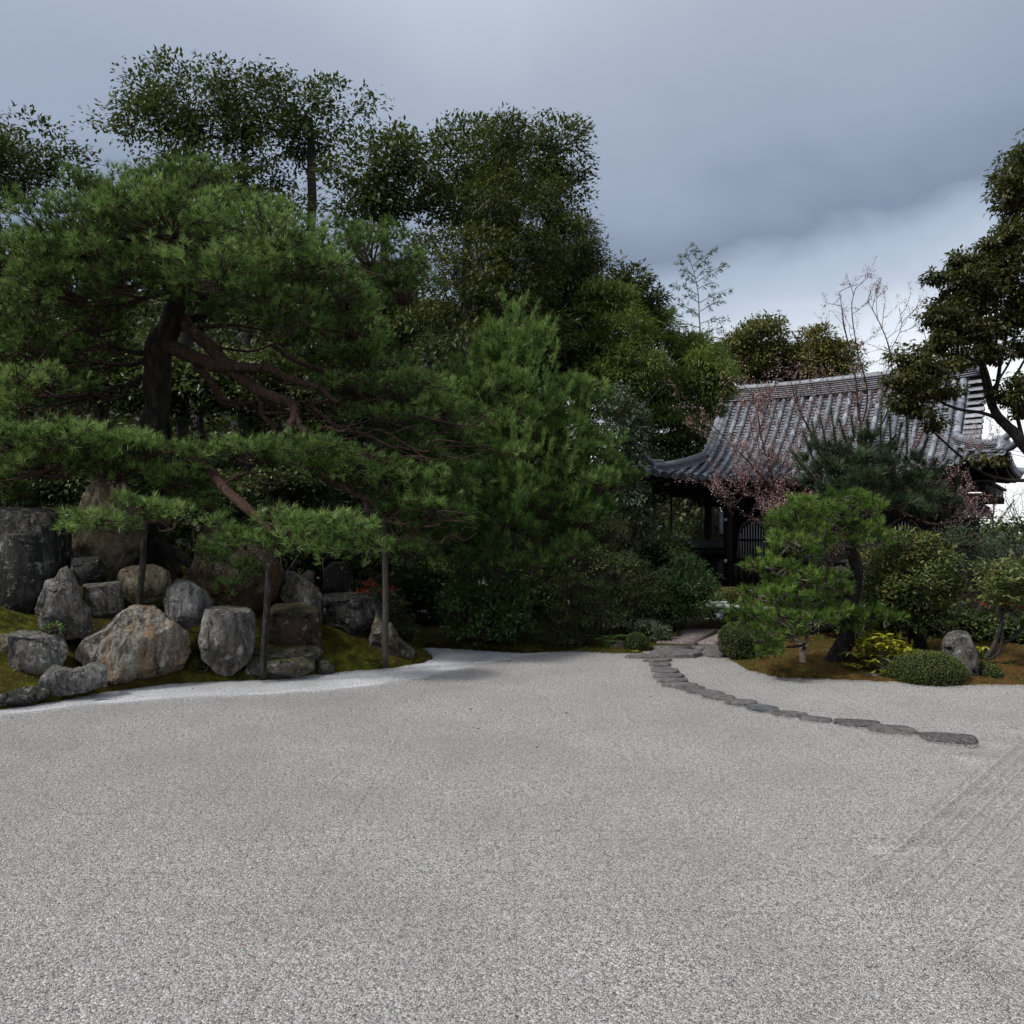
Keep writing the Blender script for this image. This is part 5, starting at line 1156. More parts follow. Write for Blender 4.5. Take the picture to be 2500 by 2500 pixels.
for l in LIMBS[:17] + LIMBS[18:22]:
    for _ in range(4):
        i_ = r.integers(1, len(l)); q = l[i_]; dx, dy = r.uniform(60, 230) * (1 if q[0] > 380 else -1), r.uniform(-40, 70)
        p0 = P(*q[:3]); p3 = P(q[0] + dx, q[1] + dy, q[2] + r.uniform(-.6, .3)); m1 = p0 * .66 + p3 * .34 + r.normal(0, .09, 3); m2 = p0 * .3 + p3 * .7 + r.normal(0, .10, 3) - [0, 0, .04]
        c_ = smooth_line([p0, m1, m2, p3], 5); bl_.append(tube(c_, np.linspace(.026, .006, len(c_)) * r.uniform(.6, 1.1), 6, .1, i_))
        for __ in range(2):
            a_ = c_[r.integers(5, len(c_))]; e_ = a_ + np.array([np.sign(dx) * r.uniform(.1, .5), r.normal() * .2, r.uniform(-.2, .2)]); bl_.append(tube(smooth_line([a_, (a_ + e_) / 2 + r.normal(0, .04, 3), e_], 4), np.linspace(.010, .003, 9), 5))
V, Fc = cat(bl_); mk('branchlets', V, Fc, M['red_bark'], parent=pine, smooth=True, kind='stuff')
PADS = [
 (270, 470, 120, 36, 12.3, .8), (460, 440, 120, 40, 12.5, .8),
 (210, 560, 210, 62, 11.7, 1.2, .05), (430, 545, 210, 66, 11.3, 1.2, .05), (650, 575, 190, 60, 11.4, 1.1, .1), (110, 640, 140, 50, 11.5, .9), (300, 640, 170, 42, 11.2, .8), (540, 655, 160, 48, 10.9, .8, .12), (750, 655, 140, 48, 11.2, .8, .08),
 (180, 715, 160, 42, 11.6, .9), (640, 735, 150, 38, 11.1, .8, .04), (820, 715, 100, 36, 11.4, .7), (80, 775, 110, 50, 12, .8), (235, 790, 115, 42, 12.3, .8), (500, 705, 110, 36, 12.2, .8),
 (105, 860, 110, 52, 12.2, .7), (125, 935, 105, 42, 12, .7, .25), (60, 985, 80, 28, 12, .5, .2), (870, 805, 120, 40, 12.6, .8), (900, 620, 140, 70, 13.6, 1.0, -.12), (980, 700, 90, 60, 13.8, .8, -.12),
 (760, 848, 125, 30, 12.7, .6, -.1), (900, 885, 125, 34, 12.7, .7), (1000, 950, 130, 36, 12.4, .7), (850, 950, 100, 26, 12.2, .6, -.05), (960, 1025, 140, 34, 12.2, .7), (1080, 1010, 80, 40, 12.6, .6),
 (40, 1075, 140, 36, 10.9, .8), (200, 1078, 150, 36, 10.9, .8, .06), (360, 1100, 140, 34, 11.2, .8), (100, 1135, 140, 36, 11.2, .8, -.05), (290, 1150, 120, 32, 11.3, .7, -.05), (470, 1120, 90, 28, 11.6, .6), (20, 1180, 70, 30, 11.2, .5, -.05), (430, 1170, 90, 30, 11.4, .6, -.08),
 (620, 1105, 100, 28, 11.4, .6, -.02), (750, 1098, 110, 30, 11.2, .7), (880, 1135, 120, 34, 11.3, .7), (980, 1185, 120, 42, 11.5, .7), (800, 1130, 110, 26, 11.6, .6, -.05), (1010, 1120, 90, 40, 12, .7),
 (1040, 1250, 110, 36, 11.6, .7, -.08), (960, 1290, 90, 30, 11.6, .6, -.1), (520, 1225, 70, 30, 11.6, .5, -.1), (1090, 1180, 90, 50, 12, .7),
 (330, 1240, 80, 22, 10.2, .40, .15), (420, 1262, 62, 22, 10.3, .36, .12), (255, 1270, 75, 22, 10.2, .36, .08), (170, 1290, 45, 16, 10.2, .25, .08), (295, 1290, 60, 14, 10.3, .3, 0),
 (680, 1262, 55, 22, 10.1, .3, .16), (760, 1268, 80, 30, 10.0, .42, .14), (850, 1290, 72, 32, 9.95, .42, .12), (720, 1318, 80, 30, 9.95, .4, .02), (820, 1335, 80, 24, 10, .4, .02), (640, 1330, 50, 24, 10.2, .3, 0), (900, 1320, 45, 24, 10.0, .3, .05),
 (575, 1320, 55, 34, 10.7, .35, .0, 1.3), (530, 1350, 45, 30, 10.7, .3, -.04, 1.2), (600, 1395, 45, 26, 10.7, .3, -.06, 1.1), (530, 1285, 55, 24, 10.7, .3, .05), (560, 1440, 34, 18, 10.7, .22, -.08, .9), (1000, 1340, 70, 26, 11.4, .5, -.1),
]
r = np.random.default_rng(99); extra = []
for q in PADS[:40]:
    if r.random() < .75: extra.append((q[0] + r.uniform(-1, 1) * q[2] * .7, q[1] + r.uniform(-.6, 1.4) * q[3], q[2] * .55, q[3] * .8, q[4] + r.uniform(-.2, .5), q[5] * .7, (q[6] if len(q) > 6 else 0) - .08))
PADS += extra
n1 = pine_crown('needle_crown', PADS, pine, 'pine_needles', 19, 10, .185, .12, .0090, seed=21, density=1.6, shoot=.018)

# ------------------------------------------------------------------ the younger pine in the middle
pine2 = tree('young_pine_tree', (*P(1250, 1545, 14.2)[:2], .1), 'younger bushy green pine with upswept shoots standing right of the great pine', 'tree')
limb([(1262, 1560, 14.4, 36), (1255, 1450, 14.4, 30), (1250, 1300, 14.3, 26), (1268, 1150, 14.2, 22), (1272, 1000, 14.1, 18), (1265, 880, 14, 12), (1258, 760, 14, 6)], pine2, 'pine_bark', 'trunk', .15, 3)
for i, (x0, y0, x1, y1) in enumerate([(1268, 1100, 1330, 960), (1268, 1150, 1180, 1010), (1262, 1200, 1400, 1090), (1258, 1240, 1120, 1120), (1250, 1300, 1410, 1210), (1250, 1330, 1090, 1230), (1255, 1350, 1160, 1300), (1272, 1000, 1300, 880), (1272, 1010, 1200, 900), (1255, 1360, 1380, 1300)]):
    limb([(x0, y0, 14.2, 12), ((x0 + x1) / 2 + 10, (y0 + y1) / 2 + 25, 13.6, 9), (x1, y1, 13.2, 4)], pine2, 'pine_bark', 'limb', .12, 50 + i)
r = np.random.default_rng(5); PADS2 = []
for k in range(125):
    t = r.beta(1.25, 1.0); y = 800 + t * 540; hw = np.interp(y, [780, 830, 900, 980, 1080, 1180, 1290, 1360], [22, 80, 140, 190, 215, 245, 235, 160]); cx = np.interp(y, [780, 1000, 1200, 1360], [1258, 1268, 1245, 1200])
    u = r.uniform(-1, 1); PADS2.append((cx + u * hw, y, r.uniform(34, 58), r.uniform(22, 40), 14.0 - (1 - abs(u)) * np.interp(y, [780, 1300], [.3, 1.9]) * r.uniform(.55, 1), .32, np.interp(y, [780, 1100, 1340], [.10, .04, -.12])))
PADS2 += [(1060, 1330, 60, 30, 12.7, .4, -.12), (1130, 1365, 60, 30, 12.7, .4, -.1), (1210, 1385, 60, 28, 12.8, .4, -.12), (1040, 1275, 60, 30, 12.6, .4, -.08), (1300, 1370, 60, 30, 12.8, .4, -.1), (1390, 1340, 50, 30, 13, .4, -.08), (1420, 1260, 50, 40, 13.2, .4, -.04), (1460, 1180, 40, 34, 13.3, .35)]
PADS2 += [(1258, 775, 14, 30, 14, .15, .1), (1200, 860, 24, 30, 13.8, .2, .1), (1310, 850, 26, 34, 13.8, .2, .1)]
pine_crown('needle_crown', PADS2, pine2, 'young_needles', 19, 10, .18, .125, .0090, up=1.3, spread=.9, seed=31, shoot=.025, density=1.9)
# leading shoots that stand up out of the crown
Cs, As = [], []
for k in range(110):
    y = r.uniform(760, 1250); hw = np.interp(y, [760, 830, 900, 980, 1080, 1180, 1290], [10, 70, 130, 180, 215, 235, 220]); u = r.uniform(-1, 1)
    b = P(1262 + u * hw, y, 13.7 - (1 - abs(u)) * np.interp(y, [780, 1300], [.3, 1.9]))
    dr = unit(np.array([u * .45 + r.normal() * .15, -.15 + r.normal() * .15, 1.0])); L = r.uniform(.15, .42)
    for q in np.linspace(.3, 1, 4): Cs.append(b + dr * L * q); As.append(dr)
V, Fc, tv = tufts(np.array(Cs), np.array(As), 20, .12, .008, .9, np.full(len(Cs), .58) + r.normal(0, .12, len(Cs)), .03, 0, 77)
mk('leading_shoots', V, Fc, M['young_needles'], parent=pine2, tint=tv, kind='stuff')

# ------------------------------------------------------------------ dark pine and garden pine on the right
pine3 = tree('dark_pine_tree', (*P(2140, 1500, 13.2)[:2], .15), 'dark blue-green pine with tall candles standing before the temple roof', 'tree')
limb([(2150, 1560, 13.2, 30), (2150, 1400, 13.2, 26), (2140, 1280, 13.2, 20), (2135, 1180, 13.1, 15), (2130, 1090, 13, 8)], pine3, 'pine_bark', 'trunk', .15, 5)
for i, (x1, y1) in enumerate([(2040, 1150), (2240, 1180), (2000, 1090), (2190, 1060), (2290, 1230), (2060, 1220)]): limb([(2142, 1260 - i * 15, 13.2, 13), ((2142 + x1) / 2, y1 + 35, 13, 9), (x1, y1, 12.8, 4)], pine3, 'pine_bark', 'limb', .12, 70 + i)
P3 = [(2025, 1105, 55, 30, 13, .35), (2120, 1090, 60, 30, 13, .35), (2080, 1140, 80, 34, 12.8, .4), (2170, 1130, 70, 34, 12.8, .4), (2010, 1170, 60, 30, 12.9, .35), (2110, 1190, 90, 36, 12.7, .4, -.05), (2220, 1180, 70, 32, 12.8, .35), (2060, 1215, 70, 26, 12.8, .3, -.05), (2190, 1225, 80, 28, 12.7, .35, .08), (2280, 1215, 50, 28, 12.8, .3), (2250, 1150, 40, 24, 12.9, .25), (2310, 1240, 34, 18, 12.9, .22, .1), (2130, 1240, 70, 22, 12.6, .3, .1), (1990, 1130, 30, 26, 13, .25), (2240, 1250, 60, 20, 12.7, .25)]
pine_crown('needle_crown', P3, pine3, 'dark_needles', 26, 7, .14, .155, .0085, up=.8, spread=.9, seed=41, shoot=.04, density=2.2)
Cs, As, st = [], [], []
for (x0, y0, x1, y1) in [(1985, 1120, 1962, 1058), (2000, 1110, 1985, 1040), (2020, 1100, 2003, 1022), (2040, 1080, 2030, 1010), (2066, 1080, 2050, 1030), (2085, 1070, 2080, 1025), (2120, 1070, 2118, 1030), (2150, 1075, 2152, 985), (2175, 1080, 2172, 1020), (2190, 1090, 2200, 1040), (2215, 1110, 2214, 1010), (2240, 1130, 2262, 1075), (1965, 1150, 1935, 1105), (2270, 1180, 2310, 1130), (2330, 1215, 2340, 1170)]:
    a, b = P(x0, y0, 12.9), P(x1, y1, 12.85); st.append(tube(np.array([a, b]), np.array([.012, .006]), 5))
    for q in np.linspace(0, 1, 12): Cs.append(a + (b - a) * q); As.append(b - a)
V, Fc, tv = tufts(np.array(Cs), np.array(As), 20, .13, .0055, .75, np.full(len(Cs), .42) + .1 * np.sin(np.arange(len(Cs))), .02, 0, 78)
mk('candle_shoots', V, Fc, M['dark_needles'], parent=pine3, tint=tv, kind='stuff'); V, Fc = cat(st); mk('twigs', V, Fc, M['twig'], parent=pine3, kind='stuff')

pine4 = tree('garden_pine_tree', (*P(2040, 1625, 11)[:2], .1), 'bright yellow-green garden pine with cloud-like pads and a rough leaning trunk on brown moss', 'tree')
limb([(2035, 1640, 11, 62), (2045, 1605, 11, 46), (2066, 1560, 11, 40), (2080, 1510, 11, 34), (2086, 1440, 11, 32), (2088, 1380, 11, 28), (2072, 1330, 11, 26), (2070, 1280, 11, 20), (2065, 1235, 11, 12)], pine4, 'pine_bark', 'trunk', .28, 8, 16)
for i, l in enumerate([
 [(2085, 1405, 11, 18), (2040, 1400, 10.9, 16), (2000, 1395, 10.7, 13), (1975, 1405, 10.6, 7)], [(2075, 1350, 11, 16), (2030, 1370, 10.8, 13), (1985, 1350, 10.6, 11), (1940, 1335, 10.4, 8)],
 [(2070, 1290, 11, 13), (2020, 1270, 10.9, 10), (1970, 1262, 10.7, 8), (1910, 1275, 10.6, 5)], [(2085, 1470, 11, 14), (2050, 1465, 10.8, 12), (2010, 1475, 10.6, 9), (1940, 1465, 10.4, 7), (1880, 1455, 10.3, 4)],
 [(2075, 1520, 11, 14), (2020, 1530, 10.7, 12), (1975, 1545, 10.5, 11), (1930, 1555, 10.3, 8), (1880, 1580, 10.2, 4)], [(2085, 1480, 11, 14), (2110, 1500, 10.8, 10), (2140, 1510, 10.7, 7), (2175, 1512, 10.7, 4)],
 [(2080, 1330, 11, 12), (2110, 1310, 10.9, 9), (2135, 1310, 10.8, 6)], [(1975, 1545, 10.5, 8), (1960, 1575, 10.3, 7), (1900, 1580, 10.2, 5)]]): limb(l, pine4, 'grey_bark' if i < 3 else 'pine_bark', 'limb', .2, 80 + i)
P4 = [(1985, 1228, 62, 22, 10.8, .32, .12), (2050, 1222, 70, 22, 10.9, .35, .12), (2112, 1238, 45, 20, 10.9, .28, .08), (1945, 1250, 55, 20, 10.7, .3, .1), (2020, 1262, 80, 22, 10.7, .35, .0), (1915, 1278, 50, 18, 10.7, .26), (1970, 1295, 60, 18, 10.6, .3), (2100, 1295, 60, 22, 10.8, .3, -.02), (2140, 1315, 34, 18, 10.8, .25), (2060, 1320, 50, 18, 10.7, .28, -.05),
 (1935, 1325, 65, 20, 10.4, .32, .08), (1985, 1350, 50, 18, 10.5, .28), (1875, 1310, 34, 20, 10.7, .25, -.05, .5), (1858, 1370, 34, 16, 10.7, .22, -.05, .5), (1835, 1385, 22, 10, 10.7, .16, -.05, .5), (1905, 1385, 45, 20, 10.5, .28, .08), (1950, 1408, 62, 22, 10.4, .32, .08), (2010, 1420, 50, 20, 10.5, .3, -.05), (1905, 1420, 40, 14, 10.5, .25),
 (1860, 1450, 50, 20, 10.5, .28, .02), (1915, 1450, 65, 22, 10.3, .34, .03), (1975, 1470, 70, 22, 10.3, .34, .0), (1840, 1490, 62, 20, 10.4, .3, -.03), (1900, 1500, 75, 22, 10.2, .35, -.02), (1965, 1512, 70, 20, 10.2, .34, -.02), (2030, 1490, 50, 20, 10.4, .3, -.05), (1815, 1515, 36, 14, 10.5, .22, -.06), (1870, 1540, 60, 18, 10.2, .3, -.04), (1940, 1548, 50, 16, 10.1, .28, -.05), (1885, 1575, 36, 14, 10.15, .22, .02), (1868, 1598, 22, 12, 10.15, .16, .04), (2030, 1440, 45, 16, 10.6, .25, -.05),
 (2115, 1508, 60, 16, 10.7, .28, .02), (2165, 1510, 36, 14, 10.7, .22), (2090, 1530, 40, 12, 10.7, .2, -.05), (2150, 1490, 34, 12, 10.8, .2)]
P4 = [(q[0], q[1], q[2], q[3] * .82) + tuple(q[4:]) for q in P4]
pine_crown('needle_crown', P4, pine4, 'garden_needles', 21, 9, .12, .09, .0078, up=.8, spread=.95, seed=51, shoot=.022, density=3.2, twig_mat='pale_twig')

# ------------------------------------------------------------------ shrubs and small trees
def shrub(name, label, catg, blobs, mat, nleaf, length, width, base=None, stems=4, seed=0, clump=.14, per=26, stem_mat='grey_bark', tb=0, twigs='twig', group=None, hang=.15, up=.6, shell=.22, core=None, contrast=.15, open_=1.0):
    d = np.mean([b[4] for b in blobs]); bx = base or (np.mean([b[0] for b in blobs]), max(b[1] + b[3] for b in blobs)); g0 = P(bx[0], bx[1], d); zz = max(float(land_z(g0[0], d)), 0.0)
    t = tree(name, (g0[0], d, zz), label, catg, group); rr = np.random.default_rng(seed)
    leaf_crown('foliage', blobs, t, mat, nleaf, length, width, clump, per, seed, hang, tb, up, shell, twigs, contrast=contrast, open_=open_)
    for k in range(stems):
        b = blobs[rr.integers(0, len(blobs))]; c = P(b[0] + rr.uniform(-.4, .4) * b[2], b[1], b[4]); s0 = np.array([g0[0] + rr.uniform(-.12, .12), d + rr.uniform(-.08, .08), zz - .05])
        q = smooth_line([s0, (s0 * .5 + c * .5) + [rr.normal() * .08, 0, 0], c], 5); mk('stem', *tube(q, np.linspace(.022, .008, len(q)), 6, .1, k), M[stem_mat], parent=t, smooth=True)
    if core:      # solid dark core standing in for the shaded twigs inside
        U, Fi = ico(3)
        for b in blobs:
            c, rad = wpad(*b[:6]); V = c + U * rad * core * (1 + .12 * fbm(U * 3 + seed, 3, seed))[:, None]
            mk('dark_core', V, Fi, M['core_shade'], parent=t)
    return t
M['core_shade'] = plain('core_shade', (.010, .009, .006), .95, .5, 40, .1)  # near-black: shade inside the shrubs put into the colour
shrub('broadleaf_bush', 'large glossy dark green bush in the dark hollow right of the tall brown support post', 'bush', [(1190, 1440, 90, 60, 13.6, .7), (1130, 1480, 60, 60, 13.3, .5), (1250, 1490, 60, 60, 13.4, .5), (1200, 1530, 110, 40, 13.3, .6), (1150, 1400, 50, 34, 13.8, .4)], 'camellia_leaves', 9000, .07, .03, seed=101, clump=.17, tb=-.06)
shrub('pale_leaved_tree', 'slim tree with clustered pale green leaves under the middle pine', 'tree', [(1380, 1340, 70, 40, 13.4, .5), (1440, 1380, 60, 40, 13.2, .45), (1330, 1400, 50, 30, 13.4, .4, -.15), (1480, 1300, 40, 40, 13.8, .35), (1500, 1390, 45, 40, 13.4, .4), (1400, 1430, 80, 40, 13.2, .45, -.15)], 'pale_leaves', 6500, .05, .02, seed=102, clump=.15, base=(1440, 1590))
shrub('light_green_bush', 'mid green bush with pale leaf tips behind the small clipped ball', 'bush', [(1560, 1420, 60, 40, 14.6, .5), (1500, 1450, 60, 50, 14.2, .5), (1570, 1480, 60, 50, 14.2, .5), (1530, 1380, 40, 26, 14.6, .4)], 'osmanthus_leaves', 6500, .055, .022, seed=103, clump=.16)
shrub('glossy_green_bush', 'fresh green glossy bush with pointed top beside the temple opening', 'bush', [(1672, 1395, 40, 36, 15.0, .4), (1650, 1440, 60, 44, 14.8, .5), (1710, 1430, 42, 36, 15.0, .4), (1690, 1480, 66, 42, 14.7, .5, -.1), (1620, 1490, 50, 40, 14.7, .4, -.1), (1665, 1360, 16, 16, 15.0, .15)], 'camellia_leaves', 8000, .075, .026, seed=104, clump=.17, tb=.08)
shrub('low_leafy_shrub', 'low spreading pale-edged shrub right of the small clipped ball by the paved path', 'shrub', [(1590, 1540, 44, 22, 13.3, .35), (1555, 1530, 30, 16, 13.4, .3), (1620, 1548, 28, 18, 13.3, .3)], 'grey_leaves', 2400, .04, .017, seed=105, clump=.08, stems=3, tb=.1)
shrub('feathery_conifer', 'soft dark conifer shrub with feathery sprays at the back edge of the gravel', 'tree', [(1420, 1480, 90, 36, 13.2, .5), (1370, 1520, 60, 26, 13.0, .4), (1470, 1520, 60, 30, 13.0, .4), (1400, 1560, 90, 20, 12.95, .35, -.15)], 'forest_leaves', 6500, .055, .010, base=(1430, 1592), seed=106, clump=.16, per=40, hang=.3, tb=-.05)
shrub('azalea_bush', 'low dark azalea mound behind the tall brown support post', 'bush', [(945, 1500, 50, 50, 12.7, .45), (975, 1540, 45, 35, 12.6, .4), (925, 1460, 30, 25, 12.8, .3)], 'box_leaves', 5000, .028, .013, seed=107, clump=.10, tb=-.12, core=.85)
shrub('nandina_plant', 'small plant with orange-red leaves on top of the overhanging rock', 'plant', [(903, 1432, 14, 10, 12.2, .12), (888, 1448, 14, 7, 12.2, .1), (950, 1444, 20, 6, 12.3, .1)], 'red_leaves', 190, .045, .018, seed=108, clump=.05, per=12, stems=3)
shrub('small_green_plant', 'tuft of small round leaves growing before the pointed grey rock', 'plant', [(130, 1538, 24, 11, 9.62, .10)], 'camellia_leaves', 260, .032, .02, seed=109, clump=.05, per=14, stems=2, tb=.12)
shrub('small_green_plant', 'tiny dark green plant between the ochre boulder and the upright grey rock', 'plant', [(482, 1622, 22, 11, 10.4, .10)], 'camellia_leaves', 240, .022, .012, seed=110, clump=.05, per=14, stems=2)
shrub('camellia_tree', 'rounded evergreen tree with mixed green and yellow leaves beside the garden pine', 'tree', [(2215, 1335, 70, 36, 11.3, .45, .08), (2170, 1380, 70, 44, 11.3, .5), (2270, 1380, 70, 44, 11.2, .5), (2220, 1430, 90, 50, 11.0, .55, -.03), (2300, 1440, 50, 40, 11.3, .4), (2160, 1460, 60, 40, 11.2, .45, -.08), (2260, 1490, 70, 36, 11.1, .45, -.06), (2190, 1520, 60, 30, 11.2, .4, -.12)], 'osmanthus_leaves', 15000, .062, .028, base=(2250, 1618), seed=111, clump=.15, stems=7, stem_mat='pine_bark', contrast=.18)
limb([(2247, 1625, 11.2, 34), (2250, 1580, 11.2, 28), (2246, 1530, 11.2, 24), (2240, 1470, 11.2, 16)], bpy.data.objects['camellia_tree'], 'pine_bark', 'trunk', .15, 3)
shrub('grey_green_shrub', 'grey-green fine-leaved tree behind the mixed yellow and green evergreen', 'tree', [(2120, 1350, 50, 40, 12.3, .4), (2100, 1420, 50, 44, 12.2, .4), (2350, 1320, 70, 30, 12.4, .45), (2440, 1350, 70, 36, 12.4, .45), (2400, 1390, 80, 40, 12.2, .5, -.1), (2300, 1330, 60, 26, 12.5, .4)], 'grey_leaves', 8500, .04, .014, seed=112, clump=.15, stems=5, base=(2330, 1600))
rt = shrub('red_tipped_tree', 'small tree at the right edge with pale green leaves and a few bright red ones', 'tree', [(2440, 1400, 50, 26, 10.6, .3, .1), (2485, 1430, 50, 34, 10.5, .35), (2420, 1440, 34, 26, 10.6, .25), (2460, 1475, 40, 24, 10.5, .28), (2530, 1400, 50, 40, 10.6, .35)], 'pale_leaves', 2600, .065, .024, seed=113, clump=.14, per=18, stems=0)
limb([(2405, 1610, 10.6, 12), (2425, 1580, 10.6, 11), (2440, 1540, 10.6, 10), (2450, 1490, 10.6, 7), (2455, 1450, 10.6, 4)], rt, 'grey_bark', 'trunk', .1, 4); limb([(2408, 1612, 10.6, 9), (2440, 1590, 10.6, 8), (2446, 1540, 10.6, 7), (2440, 1480, 10.6, 4)], rt, 'grey_bark', 'trunk', .1, 5); limb([(2450, 1572, 10.7, 9), (2480, 1555, 10.7, 8), (2515, 1510, 10.6, 6)], rt, 'grey_bark', 'trunk', .1, 6)
rr = np.random.default_rng(3)
lm = None
def single_leaves(parent, centers, mat, size, wid, seed, tlo=.3, thi=.8, whorl=5, nmax=300):
    """leaves big enough to pick out one by one, each a part sharing one mesh"""
    global lm
    r_ = np.random.default_rng(seed)
    L, Wd = 1.0, wid / size / 2; V = np.array([[0, 0, 0], [-Wd * .8, .28, .05], [Wd * .8, .28, .05], [0, .3, 0], [-Wd, .55, .04], [Wd, .55, .04], [0, .6, -.02], [0, 1, -.10]])
    Fi = np.array([[0, 3, 1], [0, 2, 3], [1, 3, 6], [1, 6, 4], [3, 2, 5], [3, 5, 6], [4, 6, 7], [6, 5, 7]]); mes = [mesh_np('leaf', V, Fi, M[mat], np.full(8, t)) for t in np.linspace(tlo, thi, 5)]
    n = 0
    for c in centers:
        a0 = r_.uniform(0, 6.28); tl = r_.uniform(-.3, .5)
        for k in range(whorl):
            if n >= nmax: return
            a = a0 + k * 6.283 / whorl + r_.normal(0, .15); el_ = tl + r_.uniform(-.4, .3)
            y = Vector((math.cos(a) * math.cos(el_), math.sin(a) * math.cos(el_), math.sin(el_))); x = y.cross(Vector((0, 0, 1))).normalized(); z = x.cross(y)
            m = Matrix((x, y, z)).transposed().to_4x4() @ Matrix.Scale(size * r_.uniform(.7, 1.15), 4); m.translation = Vector(c)
            put('leaf', mes[r_.integers(0, 5)], m, parent); n += 1
cs = [P(rr.uniform(2395, 2500), rr.uniform(1465, 1500), 10.3 + rr.uniform(-.1, .1)) for _ in range(4)] + [P(2462, 1476, 10.2), P(2496, 1463, 10.2), P(2422, 1402, 10.3), P(2494, 1488, 10.3)]
single_leaves(rt, cs, 'red_leaves', .11, .04, 4, .2, 1, 4)
cs = [P(rr.uniform(2385, 2500), rr.uniform(1385, 1480), 10.25 + rr.uniform(-.15, .1)) for _ in range(48)]
single_leaves(rt, cs, 'pale_leaves', .12, .045, 5, .45, .95, 5, 230)
ys = tree('yellow_shrub', (*P(2130, 1650, 10.9)[:2], .1), 'low shrub with bright yellow-green whorled leaves under the garden pine', 'shrub')
cs, stm = [], []
for k in range(62):
    x = 2075 + 160 * rr.random(); topy = np.interp(x, [2070, 2090, 2150, 2200, 2245], [1565, 1533, 1545, 1565, 1600]); y = topy + (rr.random() ** .8) * (1655 - topy) * .85; c = P(x, y, 10.6 + rr.uniform(-.25, .2)); cs.append(c)
    b0 = P(2125 + (x - 2150) * .4, 1655, 10.9); stm.append(tube(smooth_line([b0, (b0 + c) / 2 + [0, 0, -.02], c], 3), np.linspace(.006, .003, 7), 4, cap=False))
single_leaves(ys, cs, 'yellow_leaves', .135, .05, 6, .3, 1.0, 5, 300)
leaf_crown('foliage', [(2120, 1580, 40, 34, 10.95, .2, .1), (2175, 1590, 45, 30, 10.95, .2, .1), (2110, 1625, 34, 22, 10.9, .15, 0), (2200, 1615, 30, 20, 10.9, .15, 0)], ys, 'yellow_leaves', 620, .13, .05, .08, 8, 66)
V, Fc = cat(stm); mk('stems', V, Fc, M['pale_twig'], parent=ys, kind='stuff')
ys2 = tree('yellow_seedling', (*P(2400, 1625, 10.4)[:2], .1), 'small yellow-green leafy sprig behind the right standing stone', 'plant')
cs = [P(2388 + rr.uniform(-8, 22), rr.uniform(1575, 1620), 10.45) for _ in range(9)]; single_leaves(ys2, cs, 'yellow_leaves', .09, .03, 8, .1, .7, 5); mk('stem', *tube(np.array([P(2398, 1640, 10.45), P(2396, 1580, 10.45)]), .006, 6), M['pale_twig'], parent=ys2)

def clipped(name, label, cx, cy_, rx, ry, d, rd, mat, n, seed, leaf=.02, tb=0, flat=0):
    c, rad = wpad(cx, cy_, rx, ry, d, rd); g0 = np.array([c[0], c[1], c[2] - rad[2]]); t = tree(name, g0, label, 'shrub'); r_ = np.random.default_rng(seed)
    u = sph(r_, int(n * 1.6)); u = u[u[:, 2] > -.75][:n]
    if flat: u2 = np.sign(u) * np.abs(u) ** flat
    else: u2 = u
    k = 1 + .05 * fbm(u * 3 + seed, 3, seed) - np.abs(r_.normal(0, .035, len(u))); C = c + u2 * rad * k[:, None]
    D = unit(u * .7 + r_.normal(size=C.shape) * .6 + [0, 0, .3]); Nn = unit(u + r_.normal(size=C.shape) * .4)
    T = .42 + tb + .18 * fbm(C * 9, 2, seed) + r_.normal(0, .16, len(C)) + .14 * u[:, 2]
    V, Fc, tv = leafs(C, D, Nn, leaf, leaf * .55, T, .2, seed); mk('foliage', V, Fc, M[mat], parent=t, tint=tv, kind='stuff')
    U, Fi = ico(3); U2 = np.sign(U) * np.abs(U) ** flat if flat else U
    mk('dark_core', c + U2 * rad * .93, Fi, M['core_shade'], parent=t); return t  # solid dark core, coloured like the shade behind the leaves
clipped('clipped_azalea', 'large dome-shaped clipped azalea left of the right standing stone', 2264, 1640, 86, 50, 10.2, .45, 'box_leaves', 9500, 201, .022)
clipped('clipped_azalea', 'smaller clipped azalea right of the right standing stone', 2412, 1650, 30, 30, 10.25, .2, 'box_leaves', 2600, 202, .022, -.05)
clipped('clipped_ball_shrub', 'small clipped ball shrub left of the paved path', 1554, 1570, 28, 26, 12.7, .18, 'box_leaves', 2600, 203, .02, -.05)
clipped('clipped_azalea', 'tiny clipped tuft between the grey garden stone and the large azalea', 2166, 1648, 18, 12, 10.3, .1, 'box_leaves', 700, 207, .02)
clipped('dark_hedge', 'loose dark clipped hedge right of the paved path under the garden pine', 1822, 1566, 62, 46, 12.0, .45, 'box_leaves', 7000, 204, .026, -.22, .75)
clipped('trimmed_hedge', 'long low trimmed hedge with golden top in front of the temple hall', 1830, 1470, 96, 34, 17.5, .6, 'hedge_leaves', 8000, 205, .032, .0, .45)
fe = tree('fern', P(1480, 1592, 12.75), 'green fern with arching fronds left of the path side stone', 'plant'); fp = []
for k in range(9):
    a = rr.uniform(-2.6, -.4) if k < 6 else rr.uniform(0, 3); L = rr.uniform(.16, .3); b = P(1478 + rr.uniform(-4, 4), 1591, 12.75); pts = smooth_line([b, b + np.array([math.cos(a) * L * .5, -.03 * k * .3, L * .75]), b + np.array([math.cos(a) * L * 1.1, -.06, L * .8])], 6)
    C = np.repeat(pts[2:], 2, 0); dr = np.tile(np.array([[1, .1, .25], [-1, -.1, .25]]), (len(pts) - 2, 1)); V, Fc, tv = leafs(C, dr, np.array([0., -.4, 1]) + dr * 0, .055, .014, np.full(len(C), .55), .1, k); fp.append((V, Fc, tv))
